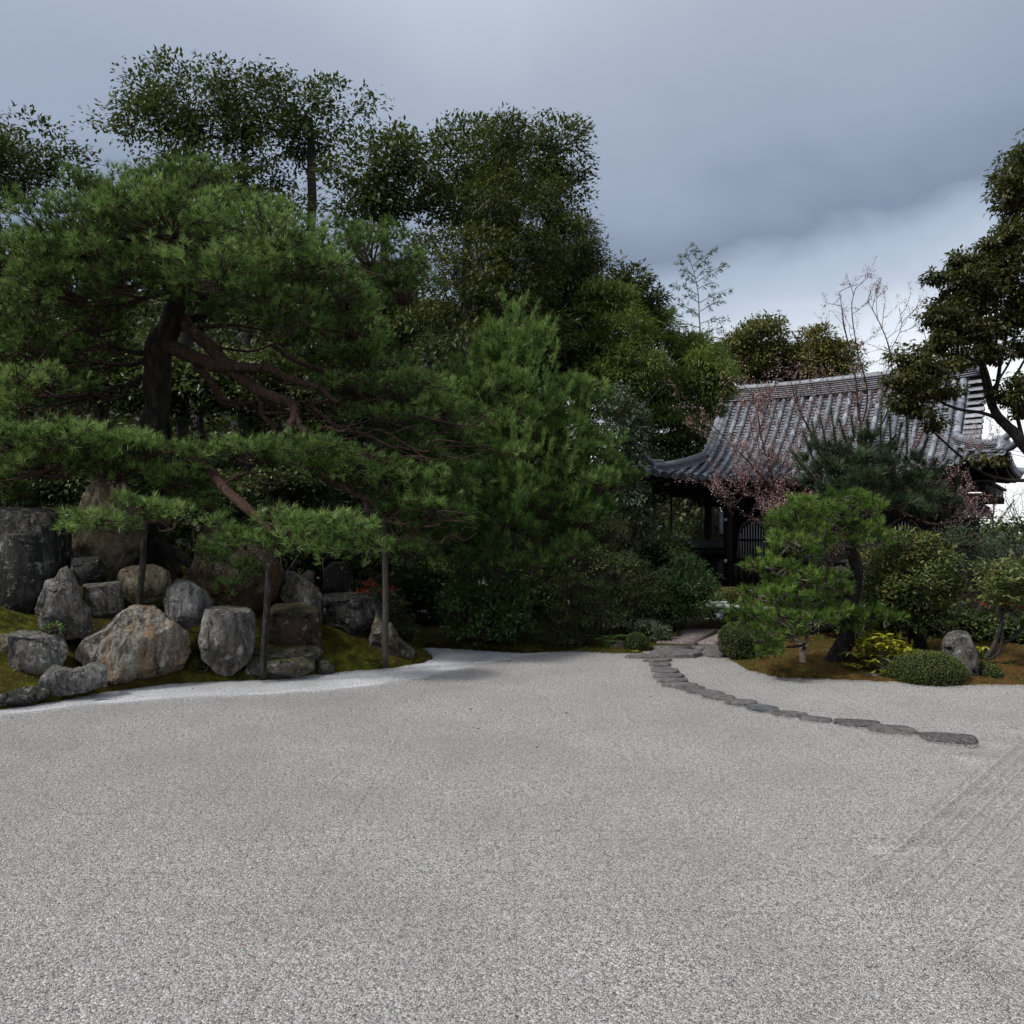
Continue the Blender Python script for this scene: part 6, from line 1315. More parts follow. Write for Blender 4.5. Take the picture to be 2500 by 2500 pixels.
V, Fc, tv = cat(fp); mk('fronds', V, Fc, M['camellia_leaves'], parent=fe, tint=tv, kind='stuff')
yp = tree('yellow_fern', P(1552, 1598, 12.2), 'little yellow-green fern sprout at the foot of the clipped ball shrub', 'plant')
single_leaves(yp, [P(1552, 1588, 12.2), P(1548, 1592, 12.2), P(1571, 1592, 12.2)], 'yellow_leaves', .075, .022, 9, .1, .5, 4); mk('stem', *tube(np.array([P(1552, 1600, 12.2), P(1551, 1588, 12.2)]), .004, 5), M['pale_twig'], parent=yp)

# ------------------------------------------------------------------ cherry tree in bud
cherry = tree('cherry_tree', (*P(1990, 1500, 15.8)[:2], .1), 'cherry tree in pink bud spreading in front of the temple roof', 'tree')
rc = np.random.default_rng(12); segs, buds = [], []
def grow(p, d, L, r0, depth):
    n = 5; pts = [p]; dd = d
    for i in range(n):
        dd = unit(dd + rc.normal(size=3) * .13 + np.array([0, 0, .05])); p = p + dd * L / n; pts.append(p)
        if depth <= 2 and rc.random() < .95: buds.append((p, depth)); buds.append((p - dd * L / n * .5, depth))
    segs.append(tube(np.array(pts), np.linspace(r0, r0 * .55, n + 1), 5 if depth > 1 else 4, cap=False))
    if depth == 0: return
    for k in range(rc.integers(2, 4)):
        i = rc.integers(2, n + 1); s = unit(dd + rc.normal(size=3) * np.array([.75, .5, .45]) + np.array([0, 0, .12])); grow(pts[i], s, L * rc.uniform(.55, .85), r0 * .55, depth - 1)
mains = [[(1985, 1560, 15.8, 26), (1975, 1480, 15.8, 22), (1985, 1400, 15.8, 18), (1960, 1320, 15.7, 13), (1905, 1220, 15.6, 9), (1872, 1120, 15.5, 7), (1848, 1010, 15.5, 5), (1832, 955, 15.5, 3)],
 [(1985, 1400, 15.8, 16), (2060, 1280, 15.8, 13), (2105, 1130, 15.8, 10), (2098, 1020, 15.8, 8), (2085, 900, 15.8, 6), (2062, 800, 15.8, 4), (2050, 712, 15.8, 2)], [(2100, 1060, 15.8, 7), (2118, 960, 15.8, 6), (2092, 850, 15.8, 4), (2080, 750, 15.8, 3), (2088, 705, 15.8, 2)],
 [(2105, 1130, 15.8, 8), (2175, 980, 15.8, 6), (2172, 860, 15.8, 4), (2148, 790, 15.8, 3), (2118, 735, 15.8, 2)], [(1985, 1400, 15.8, 13), (2030, 1230, 15.6, 9), (2000, 1100, 15.6, 7), (1950, 1000, 15.6, 5), (1930, 930, 15.6, 3)],
 [(2060, 1280, 15.8, 10), (2180, 1180, 15.8, 8), (2260, 1040, 15.8, 5), (2270, 900, 15.8, 3), (2255, 800, 15.8, 2)], [(1960, 1320, 15.7, 9), (1870, 1290, 15.4, 7), (1800, 1240, 15.2, 5), (1770, 1200, 15.2, 3)],
 [(1905, 1220, 15.6, 7), (1830, 1130, 15.4, 5), (1760, 1060, 15.4, 3), (1715, 1010, 15.4, 2)], [(2180, 1180, 15.8, 7), (2290, 1200, 15.5, 6), (2340, 1140, 15.5, 4), (2400, 1080, 15.5, 2)], [(2180, 1240, 15.8, 7), (2280, 1280, 15.5, 6), (2350, 1250, 15.5, 4)], [(1985, 1400, 15.7, 9), (1900, 1330, 15.3, 7), (1860, 1250, 15.1, 5), (1840, 1180, 15.1, 3)],
 [(2085, 900, 15.8, 4), (2030, 830, 15.8, 3), (1990, 790, 15.8, 2)], [(2172, 860, 15.8, 3), (2200, 800, 15.8, 2), (2195, 750, 15.8, 1.5)]]
for i, l in enumerate(mains):
    l = [(a, b, c, w_ * .72) for a, b, c, w_ in l]
    o = limb(l, cherry, 'cherry_bark', 'trunk' if i == 0 else 'limb', .1, 120 + i)
    p = smooth_line(np.array([P(*q[:3]) for q in l]), 5); n = len(p)
    for k in range(4 if i else 8, n, 2):
        pyx = HZ - (p[k][2] - CAM_H) / p[k][1] * F; dens = 1 if pyx > 900 else .55
        if rc.random() > dens: continue
        t = unit(p[min(k + 1, n - 1)] - p[k - 1]); s = unit(t * .7 + rc.normal(size=3) * np.array([.8, .5, .35]) + [0, 0, .15]); grow(p[k], s, rc.uniform(.35, .6) * (1 if pyx > 1000 else .8), .006, 2)
    for k in range(n // 2, n): buds.append((p[k], 1))
# dense low sprays on the left and behind the dark pine
for k in range(46):
    x, y = (rc.uniform(1790, 1960), rc.uniform(1150, 1290)) if k < 34 else (rc.uniform(2230, 2350), rc.uniform(1180, 1290))
    if (k < 34 and x < 1850 and y < 1180) or k % 3 == 1: continue
    p0 = P(x, y, 15.1 + rc.uniform(0, .5)); grow(p0, unit(np.array([(-.3 if k < 34 else .2) + rc.normal() * .5, rc.normal() * .3, .5])), .42, .007, 2)
for k in range(48):
    x, y = rc.uniform(1830, 2240), rc.uniform(985, 1210); p0 = P(x, y, 15.2 + rc.uniform(0, .6)); grow(p0, unit(np.array([rc.normal() * .35 - .1, rc.normal() * .2, 1.0])), .5, .006, 2)
V, Fc = cat(segs); mk('twigs', V, Fc, M['cherry_bark'], parent=cherry, kind='stuff')
B = np.array([b[0] for b in buds]); pyb = HZ - (B[:, 2] - CAM_H) / B[:, 1] * F; B = B[(pyb > 960) | (rc.random(len(B)) < .33)]; m = 3; C = np.repeat(B, m, 0) + rc.normal(0, .022, (len(B) * m, 3)); D = sph(rc, len(C)) + [0, 0, -.2]
V, Fc, tv = leafs(C, D, sph(rc, len(C)), .024, .018, rc.beta(1.1, 1.1, len(C)), .2, 5); mk('blossom', V, Fc, M['blossom'], parent=cherry, tint=tv, kind='stuff')
print('buds', len(buds), 'segs', len(segs))

# ------------------------------------------------------------------ trees behind
GZ = lambda x, y: max(float(land_z(np.array([x]), np.array([y]))[0]), 0)
def big_tree(name, label, blobs, mat, nleaf, length, width, trunk, seed, clump=.45, per=45, bark='grey_bark', hang=.3, tb=0, branches=7, group=None, shell=.2, up=.35, contrast=.16):
    """trunk: [(px, py, d, w)...] from foot to top"""
    b = P(*trunk[0][:3]); t = tree(name, (b[0], b[1], GZ(b[0], b[1])), label, 'tree', group)
    q0 = P(*trunk[0][:3]); gzv = GZ(q0[0], q0[1]) - .15; py0 = HZ - (gzv - CAM_H) / trunk[0][2] * F
    limb([(trunk[0][0], py0, trunk[0][2], trunk[0][3] * 1.2)] + list(trunk[1:]), t, bark, 'trunk', .14, seed)
    r_ = np.random.default_rng(seed)
    for k in range(branches):
        bl = blobs[k % len(blobs)]; j = min(len(trunk) - 1, 1 + r_.integers(0, len(trunk) - 1)); s0 = trunk[j]
        limb([(s0[0], s0[1], s0[2], s0[3] * .5), ((s0[0] + bl[0]) / 2, (s0[1] + bl[1]) / 2 + bl[3] * .3, (s0[2] + bl[4]) / 2, s0[3] * .3), (bl[0], bl[1], bl[4], 2)], t, bark, 'limb', .1, seed + k, 7)
    leaf_crown('crown', blobs, t, mat, nleaf, length, width, clump, per, seed, hang, tb, up, shell, contrast=contrast); return t
def col(cx, ytop, ybot, w0, w1, d, n, rd, seed, tb=0):
    r_ = np.random.default_rng(seed); o = []
    for k in range(n):
        t = (k + .5) / n; o.append((cx + r_.uniform(-.35, .35) * (w0 + (w1 - w0) * t), ytop + (ybot - ytop) * t, max(12, (w0 + (w1 - w0) * t) * r_.uniform(.55, .8)), (ybot - ytop) / n * .75, d + r_.uniform(-.5, .5), rd * (.5 + .5 * t), tb + r_.uniform(-.06, .06)))
    return o
# cedars and dark evergreens
big_tree('cedar_tree', 'tall dark cedar whose crown leaves the top of the picture left of the sky', col(1230, 330, 900, 60, 190, 21, 12, 2.0, 1), 'cedar_leaves', 30000, .17, .04, [(1230, 1400, 21, 60), (1230, 900, 21, 45), (1225, 500, 21, 25), (1225, 330, 21, 8)], 301, .5, 50, 'grey_bark', .5)
big_tree('cedar_tree', 'narrow pointed dark cedar standing against the sky beside the bamboo', col(1425, 560, 950, 20, 90, 23, 9, 1.2, 2), 'cedar_leaves', 22000, .16, .04, [(1425, 1400, 23, 40), (1425, 900, 23, 26), (1425, 560, 23, 4)], 302, .42, 50, 'grey_bark', .4, .04)
big_tree('cedar_tree', 'dark cedar spire rising just left of the narrow pointed cedar', col(1355, 470, 900, 40, 100, 24, 9, 1.4, 3), 'cedar_leaves', 20000, .17, .04, [(1370, 1400, 24, 44), (1360, 900, 24, 30), (1370, 470, 24, 4)], 303, .45, 50, 'grey_bark', .5, -.04)
big_tree('evergreen_tree', 'round-headed dark evergreen showing above the bamboo grove', [(1540, 700, 50, 40, 27, 1.0), (1520, 740, 60, 40, 27, 1.0), (1575, 740, 50, 36, 27, .9), (1590, 780, 40, 30, 27, .8), (1480, 660, 18, 20, 26, .4), (1530, 800, 80, 50, 27, 1.2)], 'cedar_leaves', 6500, .2, .06, [(1540, 1400, 27, 30), (1540, 900, 27, 24), (1540, 700, 27, 8)], 304, .4, 45)
big_tree('evergreen_tree', 'olive-leaved evergreen with sky glinting through, between the old pine and the cedars', [(1080, 680, 90, 40, 19, 1.0, .1), (1130, 760, 90, 50, 19, 1.0), (1180, 620, 80, 40, 19, 1.0), (1040, 800, 70, 50, 19, .9), (1230, 720, 70, 60, 19, .9), (1150, 860, 110, 60, 18.5, 1.2, -.1), (1060, 600, 60, 30, 19, .8)], 'cedar_leaves', 7500, .13, .045, [(1160, 1420, 19, 36), (1150, 900, 19, 26), (1120, 640, 19, 10)], 305, .38, 34, tb=.12)
DARK = [(60, 900, 150, 160, 19, 1.6), (-60, 650, 200, 170, 20, 2), (-20, 380, 230, 160, 21, 2.2), (230, 900, 130, 120, 17.5, 1.2, .1), (400, 980, 150, 110, 17, 1.2, .1), (600, 950, 150, 110, 17, 1.3, .08), (800, 980, 140, 120, 17, 1.3), (700, 750, 170, 140, 19, 1.6), (900, 780, 130, 140, 20, 1.5), (930, 480, 190, 190, 21, 2.0), (480, 700, 160, 150, 20, 1.8), (250, 620, 170, 150, 21, 1.8), (450, 300, 230, 140, 24, 2.2), (750, 320, 220, 140, 24, 2.2), (1000, 1000, 130, 120, 17, 1.3), (1130, 470, 170, 190, 24, 2.2), (1330, 900, 140, 140, 22, 1.6), (1250, 1080, 140, 120, 19, 1.4), (1560, 1160, 110, 90, 26, 1.4), (1720, 1190, 100, 70, 30, 1.4), (600, 480, 260, 200, 23, 2.2), (1330, 430, 110, 150, 27, 2.0)]
lab = ['dark evergreen behind the old pine at the left edge, middle height', 'dark evergreen filling the upper left corner', 'tallest dark evergreen at the upper left corner above the frame of the garden', 'leafy evergreen shrub tree seen left of the old pine trunk', 'glossy evergreen seen just right of the old pine trunk', 'evergreen seen between the red limbs of the old pine', 'evergreen behind the end of the red limbs', 'dark tree behind the upper right pads of the old pine', 'dark tree left of the sky glints behind the old pine', 'high dark tree crown at the top above the sky glints', 'dark tree behind the middle of the old pine crown', 'dark tree behind the upper left pads of the old pine', 'far high tree crown above the old pine, left of two', 'far high tree crown above the old pine, right of two', 'evergreen behind the gap between the old pine and the middle pine', 'broad dark tree filling the top of the picture left of the cedar', 'dark evergreen right behind the upper half of the middle pine', 'dark evergreen behind the lower half of the middle pine', 'dark evergreen just left of the temple roof corner, below the bamboo', 'dark evergreen seen through the gap directly under the left temple eave', 'broad dark evergreen behind the top of the old pine crown', 'dark tree top closing the gap right of the tall cedar']
for i, b in enumerate(DARK):
    r_ = np.random.default_rng(400 + i); cx, cy_, rx, ry, d, rd = b[:6]; bias = b[6] if len(b) > 6 else -.05
    bl = [(cx + r_.uniform(-.45, .45) * rx, cy_ + r_.uniform(-.5, .5) * ry, rx * .6, ry * .5, d + r_.uniform(-.5, .5), rd * .6, bias) for _ in range(7)]
    big_tree('evergreen_tree', lab[i], bl, 'forest_leaves', 7800, .125 if d < 18 else .155, .062 if d < 18 else .075, [(cx, 1400, d, 26), (cx + 10, cy_ + ry * .6, d, 20), (cx, cy_ - ry * .3, d, 8)], 410 + i, .36 if d < 18 else .5, 40, tb=0, branches=4, group='dark evergreens behind the old pine')
# understory in the dark hollow
LOW = [(1560, 1290, 120, 110, 29, 1.5, -.1), (1720, 1290, 100, 110, 31, 1.5, -.12), (1640, 1380, 120, 70, 28, 1.3, -.1), (1420, 1250, 120, 120, 24, 1.4, -.1), (2140, 1540, 110, 44, 12.9, .5, .0), (2330, 1530, 110, 60, 12.7, .5, .03), (2470, 1560, 90, 50, 12.3, .5, .06), (2040, 1500, 90, 60, 13.6, .5, -.05), (480, 930, 170, 90, 16.5, .9, .12), (720, 1000, 170, 90, 16.3, .9, .0), (250, 900, 160, 90, 16.8, .9, .08), (300, 1300, 120, 70, 15.5, .9), (60, 1180, 120, 70, 14, .8, .0), (200, 1200, 90, 60, 14, .7, .05), (520, 1220, 110, 70, 15.5, .9), (680, 1200, 120, 60, 14.6, .8, .0), (640, 1340, 120, 60, 15.5, .9), (850, 1330, 130, 80, 15.2, 1.0), (1020, 1420, 120, 90, 16, 1.0), (760, 1420, 100, 60, 15.5, .8), (1080, 1260, 120, 90, 16.5, 1.0), (1330, 1480, 120, 90, 16.5, 1.0), (1500, 1330, 120, 80, 18, 1.0), (1620, 1340, 90, 90, 21, 1.0), (1480, 1200, 120, 80, 19, 1.0, -.1)]
lab = ['dark tree mass seen under the left corner of the temple eave', 'dark greenery seen through the temple opening beside the hanging sign', 'dark bush filling the space left of the low back gate', 'dark tree between the middle pine and the grey-green laurel', 'low green bush behind the yellow-leaved shrub', 'low green bush behind the large clipped azalea', 'low green bush behind the small tree at the right edge', 'shaded bush behind the garden pine trunk', 'leafy evergreen with pale tips right of the old pine trunk among the limbs', 'leafy shade shrub below the ends of the red limbs', 'leafy yellow-green shrub left of the old pine trunk', 'dark undergrowth bush behind the pine trunk base', 'shiny-leaved bush behind the black standing stone at the left edge', 'shiny-leaved bush left of the tall tan boulder', 'shaded bush right of the pine trunk', 'leafy camellia below the red limbs of the old pine', 'shaded bush behind the crest of the rockery', 'shaded bush behind the bright front pine pad', 'shaded bush in the dark hollow left of the glossy bush', 'low shaded bush behind the overhanging rock', 'shaded bush between the two pines', 'shaded bush behind the feathery conifer', 'dark bush left of the temple hall opening', 'dark bush just beyond the fresh green glossy bush', 'dark bush below the left corner of the temple roof']
for i, b in enumerate(LOW):
    r_ = np.random.default_rng(500 + i); cx, cy_, rx, ry, d, rd = b[:6]; bias = b[6] if len(b) > 6 else -.15
    bl = [(cx + r_.uniform(-.5, .5) * rx, cy_ + r_.uniform(-.5, .5) * ry, rx * .6, ry * .55, d + r_.uniform(-.3, .3), rd * .6, bias) for _ in range(4)]
    shrub('evergreen_bush', lab[i], 'bush', bl, 'forest_leaves', 6200, .095, .046, seed=510 + i, clump=.26, per=34, stems=3, base=(cx, 1440), twigs=None)
shrub('dark_laurel', 'grey-green large-leaved laurel left of the temple roof corner', 'tree', [(1520, 1000, 60, 50, 18, .6), (1500, 1080, 60, 50, 18, .6), (1545, 1060, 50, 50, 18, .5), (1510, 1150, 60, 50, 17.8, .6, -.05), (1560, 1110, 40, 30, 18, .4), (1540, 1220, 50, 40, 17.8, .5, -.1)], 'grey_leaves', 6000, .10, .04, seed=530, clump=.22, per=26, stems=4, base=(1520, 1450), tb=-.05, hang=.5)
bt = tree('bare_shrub', (*P(1500, 1500, 15.5)[:2], .1), 'leafless shrub with fine reddish twigs left of the temple opening', 'shrub'); segs = []; buds = []
for k in range(9): grow(P(1480 + k * 4, 1340, 15.5), unit(np.array([.5 + rc.normal() * .35, rc.normal() * .2, .75])), .42, .007, 2)
limb([(1465, 1500, 15.5, 8), (1475, 1400, 15.5, 6), (1490, 1330, 15.5, 4)], bt, 'red_bark', 'trunk', .1, 9)
V, Fc = cat(segs); mk('twigs', V, Fc, M['red_bark'], parent=bt, kind='stuff')
# bamboo grove
def bamboo(name, label, culms, blobs, nleaf, seed, tb=0, clump=.3, hang=.45, length=.19, width=.034, group=None):
    c0 = culms[0]; b = P(*c0[0][:3]); t = tree(name, (b[0], b[1], GZ(b[0], b[1])), label, 'bamboo', group)
    for k, cu in enumerate(culms): limb(cu, t, 'culm', 'culm', .02, seed + k, 8)
    if blobs: leaf_crown('leaves', blobs, t, 'bamboo_leaves', nleaf, length, width, clump, 46, seed, hang, tb, .45, .22, contrast=.17)
    return t
M['culm'] = plain('culm', (.05, .065, .025), .5, .3, 6, .4)
bamboo('bamboo_clump', 'dense bamboo clump with yellow-green tops, left part of the grove', [[(1525, 1420, 22, 9), (1530, 1100, 22, 8), (1522, 860, 22, 6), (1490, 680, 22, 2)]], [(1490, 740, 60, 40, 22, .7, .1), (1450, 790, 60, 40, 22, .7, .05), (1530, 820, 80, 50, 21.5, .8), (1460, 870, 80, 50, 21.5, .9, -.02), (1550, 900, 70, 60, 21, .8, -.02), (1500, 950, 90, 60, 21, .9, -.08), (1440, 720, 30, 22, 22, .5, .1), (1480, 1020, 80, 50, 21, .8, -.1)], 19000, 601)
bamboo('bamboo_clump', 'dense rounded bamboo clump right against the temple roof', [[(1640, 1420, 28, 7), (1640, 1000, 28, 6), (1660, 800, 28, 3)], [(1600, 1420, 28, 7), (1590, 1000, 28, 6), (1575, 760, 28, 3)]], [(1600, 800, 50, 36, 29.0, .8, .1), (1690, 865, 50, 36, 29.0, .8, .08), (1640, 880, 90, 60, 28.5, .9, .04), (1720, 910, 50, 60, 28.5, .8), (1600, 950, 70, 60, 28.0, .8, -.04), (1680, 990, 80, 60, 28.0, .9, -.02), (1620, 1050, 80, 60, 27.5, .9, -.1), (1740, 990, 36, 40, 28.3, .6, .05), (1700, 1080, 60, 46, 27.5, .8, -.04), (1640, 1110, 60, 40, 27.5, .7, .0), (1560, 1020, 50, 50, 28.0, .7, -.08), (1745, 905, 20, 26, 29.0, .4, .1)], 34000, 602, length=.24, width=.042, clump=.38)
bl = [[(1712, 1420, 29, 5), (1712, 1000, 29, 4), (1708, 780, 29, 2.8), (1700, 690, 29, 2), (1672, 600, 29, 1)]]
for (x0, y0, x1, y1) in [(1700, 690, 1770, 645), (1706, 740, 1780, 705), (1708, 790, 1772, 775), (1704, 720, 1640, 690), (1708, 770, 1650, 740), (1698, 680, 1655, 640), (1690, 650, 1745, 610), (1685, 640, 1660, 620), (1680, 625, 1705, 605), (1708, 800, 1660, 790), (1710, 820, 1765, 800), (1710, 760, 1760, 735), (1706, 700, 1670, 665), (1695, 665, 1725, 630), (1676, 612, 1690, 600), (1711, 850, 1775, 835), (1711, 860, 1650, 840), (1705, 705, 1745, 690), (1708, 740, 1665, 720), (1709, 780, 1690, 760), (1700, 680, 1725, 655), (1710, 830, 1730, 800)]: bl.append([(x0, y0, 29, 2), ((x0 + x1) / 2, (y0 + y1) / 2 - 3, 29, 1.4), (x1, y1, 29, .6)])
bamboo('bamboo_clump', 'bamboo spray hanging over the left end of the temple ridge', [[(1470, 1420, 22.6, 6), (1520, 1100, 22.6, 5), (1600, 960, 22.6, 4), (1700, 900, 22.6, 3), (1760, 930, 22.6, 1.5)]], [(1748, 925, 34, 40, 22.6, .5, .1), (1725, 985, 40, 40, 22.6, .5, .05), (1765, 965, 20, 26, 22.6, .4, .08), (1715, 890, 30, 26, 22.6, .5, .1), (1690, 940, 30, 30, 22.6, .5, .05)], 6500, 604)
t = bamboo('bamboo_stalk', 'single tall feathery bamboo stalk standing alone against the grey sky', bl, None, 0, 603)
C, D = [], []
for cu in bl[1:]:
    a, b = P(*cu[0][:3]), P(*cu[2][:3]); L_ = np.linalg.norm(b - a); dr = unit(b - a)
    for f in np.arange(.18, 1.02, .075 / max(L_, .1)):
        tip_ = a + (b - a) * f + [0, 0, .05 * math.sin(f * 3) - .10 * f * f] + rc.normal(0, .02, 3); sgn = 1 if rc.random() < .5 else -1
        k2 = unit(dr + np.array([0, 0, sgn * .5]) + rc.normal(size=3) * .3); nd = tip_ + k2 * rc.uniform(.03, .12)
        for _ in range(rc.integers(6, 11)): C.append(nd + rc.normal(0, .025, 3)); D.append(k2 * .8 + rc.normal(size=3) * .45 + [0, 0, -.25])
V, Fc, tv = leafs(np.array(C), np.array(D), sph(rc, len(C)) + [0, -.5, 0], .15, .024, np.full(len(C), .16) + rc.normal(0, .12, len(C)), .15, 6); mk('leaves', V, Fc, M['bamboo_leaves'], parent=t, tint=tv, kind='stuff')
# rounded evergreens beyond the roof
big_tree('camphor_tree', 'rounded olive evergreen beyond the left end of the temple ridge', [(1850, 830, 50, 40, 38, 1.6), (1800, 860, 36, 34, 38, 1.4), (1830, 900, 60, 34, 38, 1.6, -.05), (1890, 870, 30, 30, 38, 1.2), (1800, 930, 50, 30, 38, 1.5, .05)], 'camphor_leaves', 15000, .17, .085, [(1840, 1300, 38, 20), (1840, 950, 38, 16), (1840, 830, 38, 5)], 701, .6, 45)
big_tree('camphor_tree', 'darker low evergreen between the two rounded trees beyond the temple ridge', [(1895, 900, 40, 30, 39, 1.3), (1960, 930, 40, 26, 39, 1.3), (1920, 880, 34, 26, 40, 1.3), (1945, 910, 34, 26, 40, 1.3), (1900, 920, 50, 24, 40, 1.4)], 'camphor_leaves', 12000, .17, .085, [(1920, 1300, 40, 16), (1920, 900, 40, 8)], 702, .55, 45, tb=-.05)
big_tree('camphor_tree', 'brown-green rounded tree rising behind the middle of the temple ridge', [(1990, 840, 34, 30, 37, 1.2), (1985, 885, 46, 34, 37, 1.4), (2040, 870, 34, 26, 37, 1.2), (2060, 905, 36, 22, 37, 1.2), (2010, 920, 60, 24, 37, 1.4)], 'camphor_leaves', 12000, .17, .085, [(2010, 1300, 37, 18), (2005, 950, 37, 14), (2000, 840, 37, 5)], 703, .5, 45, tb=.22)
# overhanging tree on the right
rt2 = tree('overhanging_tree', (*P(2760, 1500, 13.2)[:2], .1), 'dark evergreen tree leaning in from the right edge over the temple roof', 'tree')
for i, l in enumerate([
 [(2760, 1560, 13.2, 60), (2700, 1380, 13.2, 54), (2600, 1200, 13.2, 46), (2520, 1110, 13.2, 38), (2470, 1050, 13.2, 32), (2432, 1010, 13.2, 28), (2412, 965, 13.2, 22), (2398, 900, 13.2, 16), (2385, 820, 13.2, 11), (2380, 720, 13.2, 5)],
 [(2432, 1010, 13.2, 18), (2420, 960, 13.1, 15), (2402, 890, 13, 11), (2370, 820, 13, 7), (2340, 760, 13, 4)], [(2450, 1030, 13.2, 14), (2400, 1010, 13, 11), (2330, 995, 12.8, 9), (2270, 970, 12.7, 7), (2200, 955, 12.6, 4)],
 [(2425, 980, 13.2, 15), (2440, 900, 13.3, 12), (2455, 830, 13.3, 10), (2460, 740, 13.3, 6)], [(2500, 1085, 13.2, 14), (2470, 950, 13.3, 10), (2490, 900, 13.3, 8), (2520, 850, 13.3, 5)],
 [(2640, 1250, 13, 18), (2540, 1180, 12.9, 14), (2460, 1172, 12.8, 12), (2400, 1155, 12.7, 9), (2340, 1110, 12.7, 8), (2290, 1065, 12.6, 6), (2240, 1020, 12.6, 4)], [(2412, 965, 13.2, 10), (2440, 925, 13, 8), (2470, 870, 13, 6), (2480, 800, 13, 3)]]): limb([(a, b, c, w_ * .74) for a, b, c, w_ in l], rt2, 'pine_bark' if i else 'grey_bark', 'trunk' if i == 0 else 'limb', .12, 130 + i)
BR = [(2290, 780, 34, 26, 13, .35), (2350, 880, 44, 30, 13.1, .35), (2420, 870, 40, 26, 13.2, .35), (2370, 650, 50, 30, 13.3, .4), (2430, 700, 50, 40, 13.4, .4), (2440, 800, 40, 36, 13.4, .4), (2350, 700, 55, 40, 13.2, .5), (2320, 760, 50, 36, 13.2, .45), (2400, 740, 50, 50, 13.3, .5), (2340, 810, 50, 40, 13.1, .45), (2400, 820, 50, 36, 13.2, .45), (2450, 660, 60, 50, 13.4, .5), (2490, 760, 50, 60, 13.4, .5), (2300, 830, 26, 30, 13, .3), (2280, 680, 26, 14, 13.1, .25), (2340, 640, 26, 16, 13.2, .25), (2470, 590, 60, 40, 13.4, .5), (2420, 600, 30, 20, 13.4, .3), (2490, 850, 30, 30, 13.3, .3), (2540, 560, 80, 80, 13.5, .7), (2560, 720, 60, 100, 13.5, .6), (2560, 420, 120, 100, 13.6, .8), (2480, 480, 60, 60, 13.5, .5),
 (2215, 885, 48, 36, 12.6, .35, .14), (2200, 940, 42, 32, 12.5, .3, .14), (2265, 915, 42, 32, 12.6, .3, .1), (2250, 965, 50, 28, 12.6, .3, .12), (2310, 900, 40, 30, 12.8, .3, .06), (2300, 850, 40, 26, 12.9, .3, .02), (2190, 985, 24, 14, 12.5, .2, .14), (2255, 1010, 30, 14, 12.5, .22, .14), (2310, 960, 40, 18, 12.7, .28, .08), (2220, 1000, 34, 14, 12.6, .25, .1), (2290, 1040, 30, 14, 12.6, .22, .1),
 (2440, 970, 24, 16, 13.1, .2, .08), (2480, 980, 36, 30, 13, .35, .08), (2490, 940, 30, 24, 13, .3, .06), (2500, 1010, 26, 20, 13, .25, .06), (2390, 1122, 22, 9, 12.6, .14, .15), (2430, 1135, 14, 7, 12.6, .12, .15)]
leaf_crown('crown', BR, rt2, 'dark_camphor_leaves', 46000, .082, .042, .15, 20, 801, .75, .0, .4, .42, twigs='twig', contrast=.14)
# small bare tree and dark young pine in front of the white sky at the right edge
bt2 = tree('bare_tree', (*P(2560, 1400, 22)[:2], .1), 'leafless grey tree against the white sky below the right temple eave', 'tree'); segs = []; buds = []
limb([(2570, 1440, 22, 12), (2545, 1340, 22, 9), (2510, 1270, 22, 6)], bt2, 'grey_bark', 'trunk', .1, 3)
for k in range(12): grow(P(2555 - k * 6, 1350 - k * 6, 22), unit(np.array([-.5 + rc.normal() * .6, rc.normal() * .3, .7])), .85, .012, 2)
V, Fc = cat(segs); mk('twigs', V, Fc, M['grey_bark'], parent=bt2, kind='stuff')
pn = tree('young_pine_sapling', (*P(2435, 1500, 12.8)[:2], .1), 'thin young pine sapling with sparse shoots below the right eave', 'tree')
limb([(2432, 1520, 12.8, 7), (2430, 1380, 12.8, 5), (2425, 1280, 12.8, 4), (2428, 1185, 12.8, 2)], pn, 'grey_bark', 'trunk', .1, 3)
Cs, As = [], []
for (x0, y0, x1, y1) in [(2425, 1250, 2428, 1180), (2425, 1290, 2470, 1230), (2430, 1330, 2480, 1290), (2428, 1300, 2385, 1265), (2430, 1340, 2395, 1310), (2470, 1330, 2450, 1290)]:
    a, b = P(x0, y0, 12.8), P(x1, y1, 12.7)
    for q in np.linspace(.2, 1, 8): Cs.append(a + (b - a) * q); As.append(b - a)
V, Fc, tv = tufts(np.array(Cs), np.array(As), 24, .11, .005, .7, np.full(len(Cs), .35), .03, 0, 79); mk('needle_crown', V, Fc, M['dark_needles'], parent=pn, tint=tv, kind='stuff')
# distant low belt of trees that closes the horizon on the right
for i, (x, y, rx, ry, d) in enumerate([(2480, 1310, 90, 26, 60), (2620, 1290, 120, 40, 60), (2300, 1310, 120, 22, 60), (2850, 1270, 160, 50, 62)]):
    big_tree('distant_tree', ['distant grey-brown tree under the white sky at the right edge', 'distant tree just past the right edge, left of two', 'distant low tree behind the tiled garden wall', 'distant tree far past the right edge'][i], [(x - rx * .4, y, rx * .6, ry, d, 3), (x + rx * .4, y + 5, rx * .6, ry * .8, d, 3)], 'forest_leaves', 1500, .4, .2, [(x, 1350, d, 6), (x, y, d, 3)], 900 + i, 1.2, 30, tb=.1, branches=2)
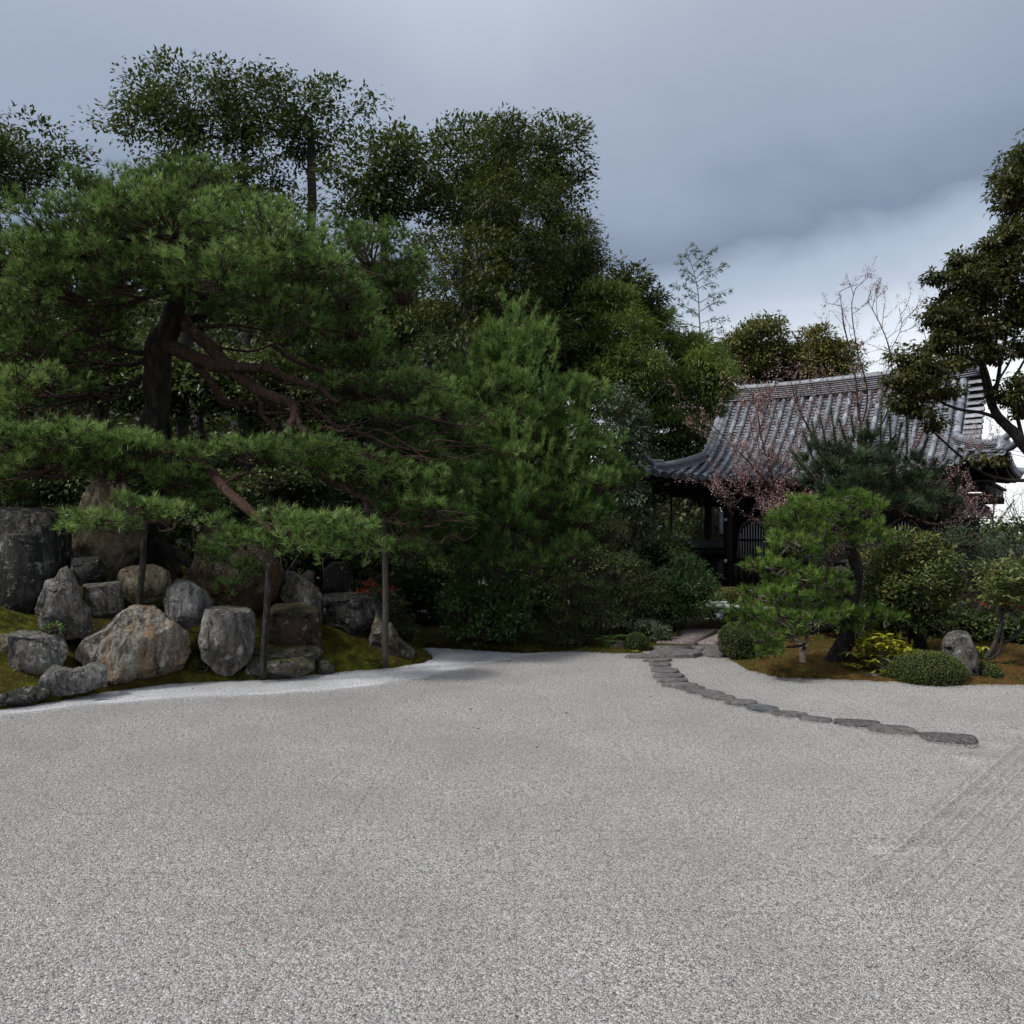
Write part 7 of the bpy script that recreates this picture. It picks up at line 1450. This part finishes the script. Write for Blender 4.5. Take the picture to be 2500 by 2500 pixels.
# undergrowth that covers the wooded hill behind the garden
rr = np.random.default_rng(72); X, Y = rr.uniform(-26, 10, 42000), rr.uniform(15.5, 44, 42000); ok = (np.abs(X) < Y * .64) & ((X < 3 + (Y - 16) * .1) | ((Y > 30.5) & (X < 9.2))); X, Y = X[ok], Y[ok]
C = np.stack([X, Y, land_z(X, Y) + rr.uniform(0, .9, len(X)) ** 1.5 * np.where(Y > 30, 2.2, 1)], -1); D = sph(rr, len(C)) + [0, -.3, .3]
V, Fc, tv = leafs(C, D, sph(rr, len(C)) + [0, -.3, 1], .30, .16, np.clip(.28 + .5 * fbm(C * .8, 3, 4) + rr.normal(0, .15, len(C)), 0, 1), .2, 3); prop(mk('undergrowth', V, Fc, M['forest_leaves'], tint=tv), kind='stuff')
rr = np.random.default_rng(73); C = []
for k in range(900):
    m_ = rr.random()
    if m_ < .45: x, y = rr.uniform(-6, 6), rr.uniform(3, 12.6)
    elif m_ < .75: q_ = STEPS[rr.integers(6, 17)]; p_ = G(rr.uniform(q_[0], q_[1]), q_[3] + rr.uniform(-4, 4)); x, y = p_[0] + rr.normal(0, .06), p_[1] + rr.normal(0, .05)
    else: q_ = [(1400, 1592), (1500, 1597), (1800, 1615), (1840, 1637), (1900, 1652), (2100, 1660), (900, 1630), (700, 1650)][rr.integers(0, 8)]; p_ = G(*q_); x, y = p_[0] + rr.normal(0, .25), p_[1] + rr.normal(0, .08)
    if abs(x) < y * .62: C.append((x, y, max(float(court_z(x, y)), float(land_z(x, y))) + .014))
C = np.array(C); D = sph(rr, len(C)) * [1, 1, .15]
V, Fc, tv = leafs(C, D, sph(rr, len(C)) * .3 + [0, 0, 1], .026, .009, rr.random(len(C)), .2, 3); prop(mk('leaf_litter', V, Fc, M['litter'], tint=tv), kind='stuff')
# ground cover: small moss cushions and litter on the beds
C = []; rr = np.random.default_rng(71)
X, Y = rr.uniform(-6, 9, 60000), rr.uniform(7.6, 14.5, 60000); ok = (np.abs(X) < Y * .62) & (np.maximum.reduce([sdist(LEFT, X, Y), sdist(RIGHT, X, Y), sdist(REAR, X, Y)]) > -.04)
X, Y = X[ok], Y[ok]; Z = land_z(X, Y); C = np.stack([X, Y, np.maximum(Z, 0)], -1); D = sph(rr, len(C)) * [1, 1, .4] + [0, 0, .5]
V, Fc, tv = leafs(C, D, sph(rr, len(C)) + [0, 0, 1], .032, .012, np.clip(.35 + .4 * fbm(C * 1.4, 3, 4) + rr.normal(0, .15, len(C)), 0, 1), .2, 3); prop(mk('moss_tufts', V, Fc, M['moss_tufts'], tint=tv), kind='stuff')
tot = sum(len(o.data.polygons) for o in bpy.data.objects if o.type == 'MESH'); print('TRIS', tot)
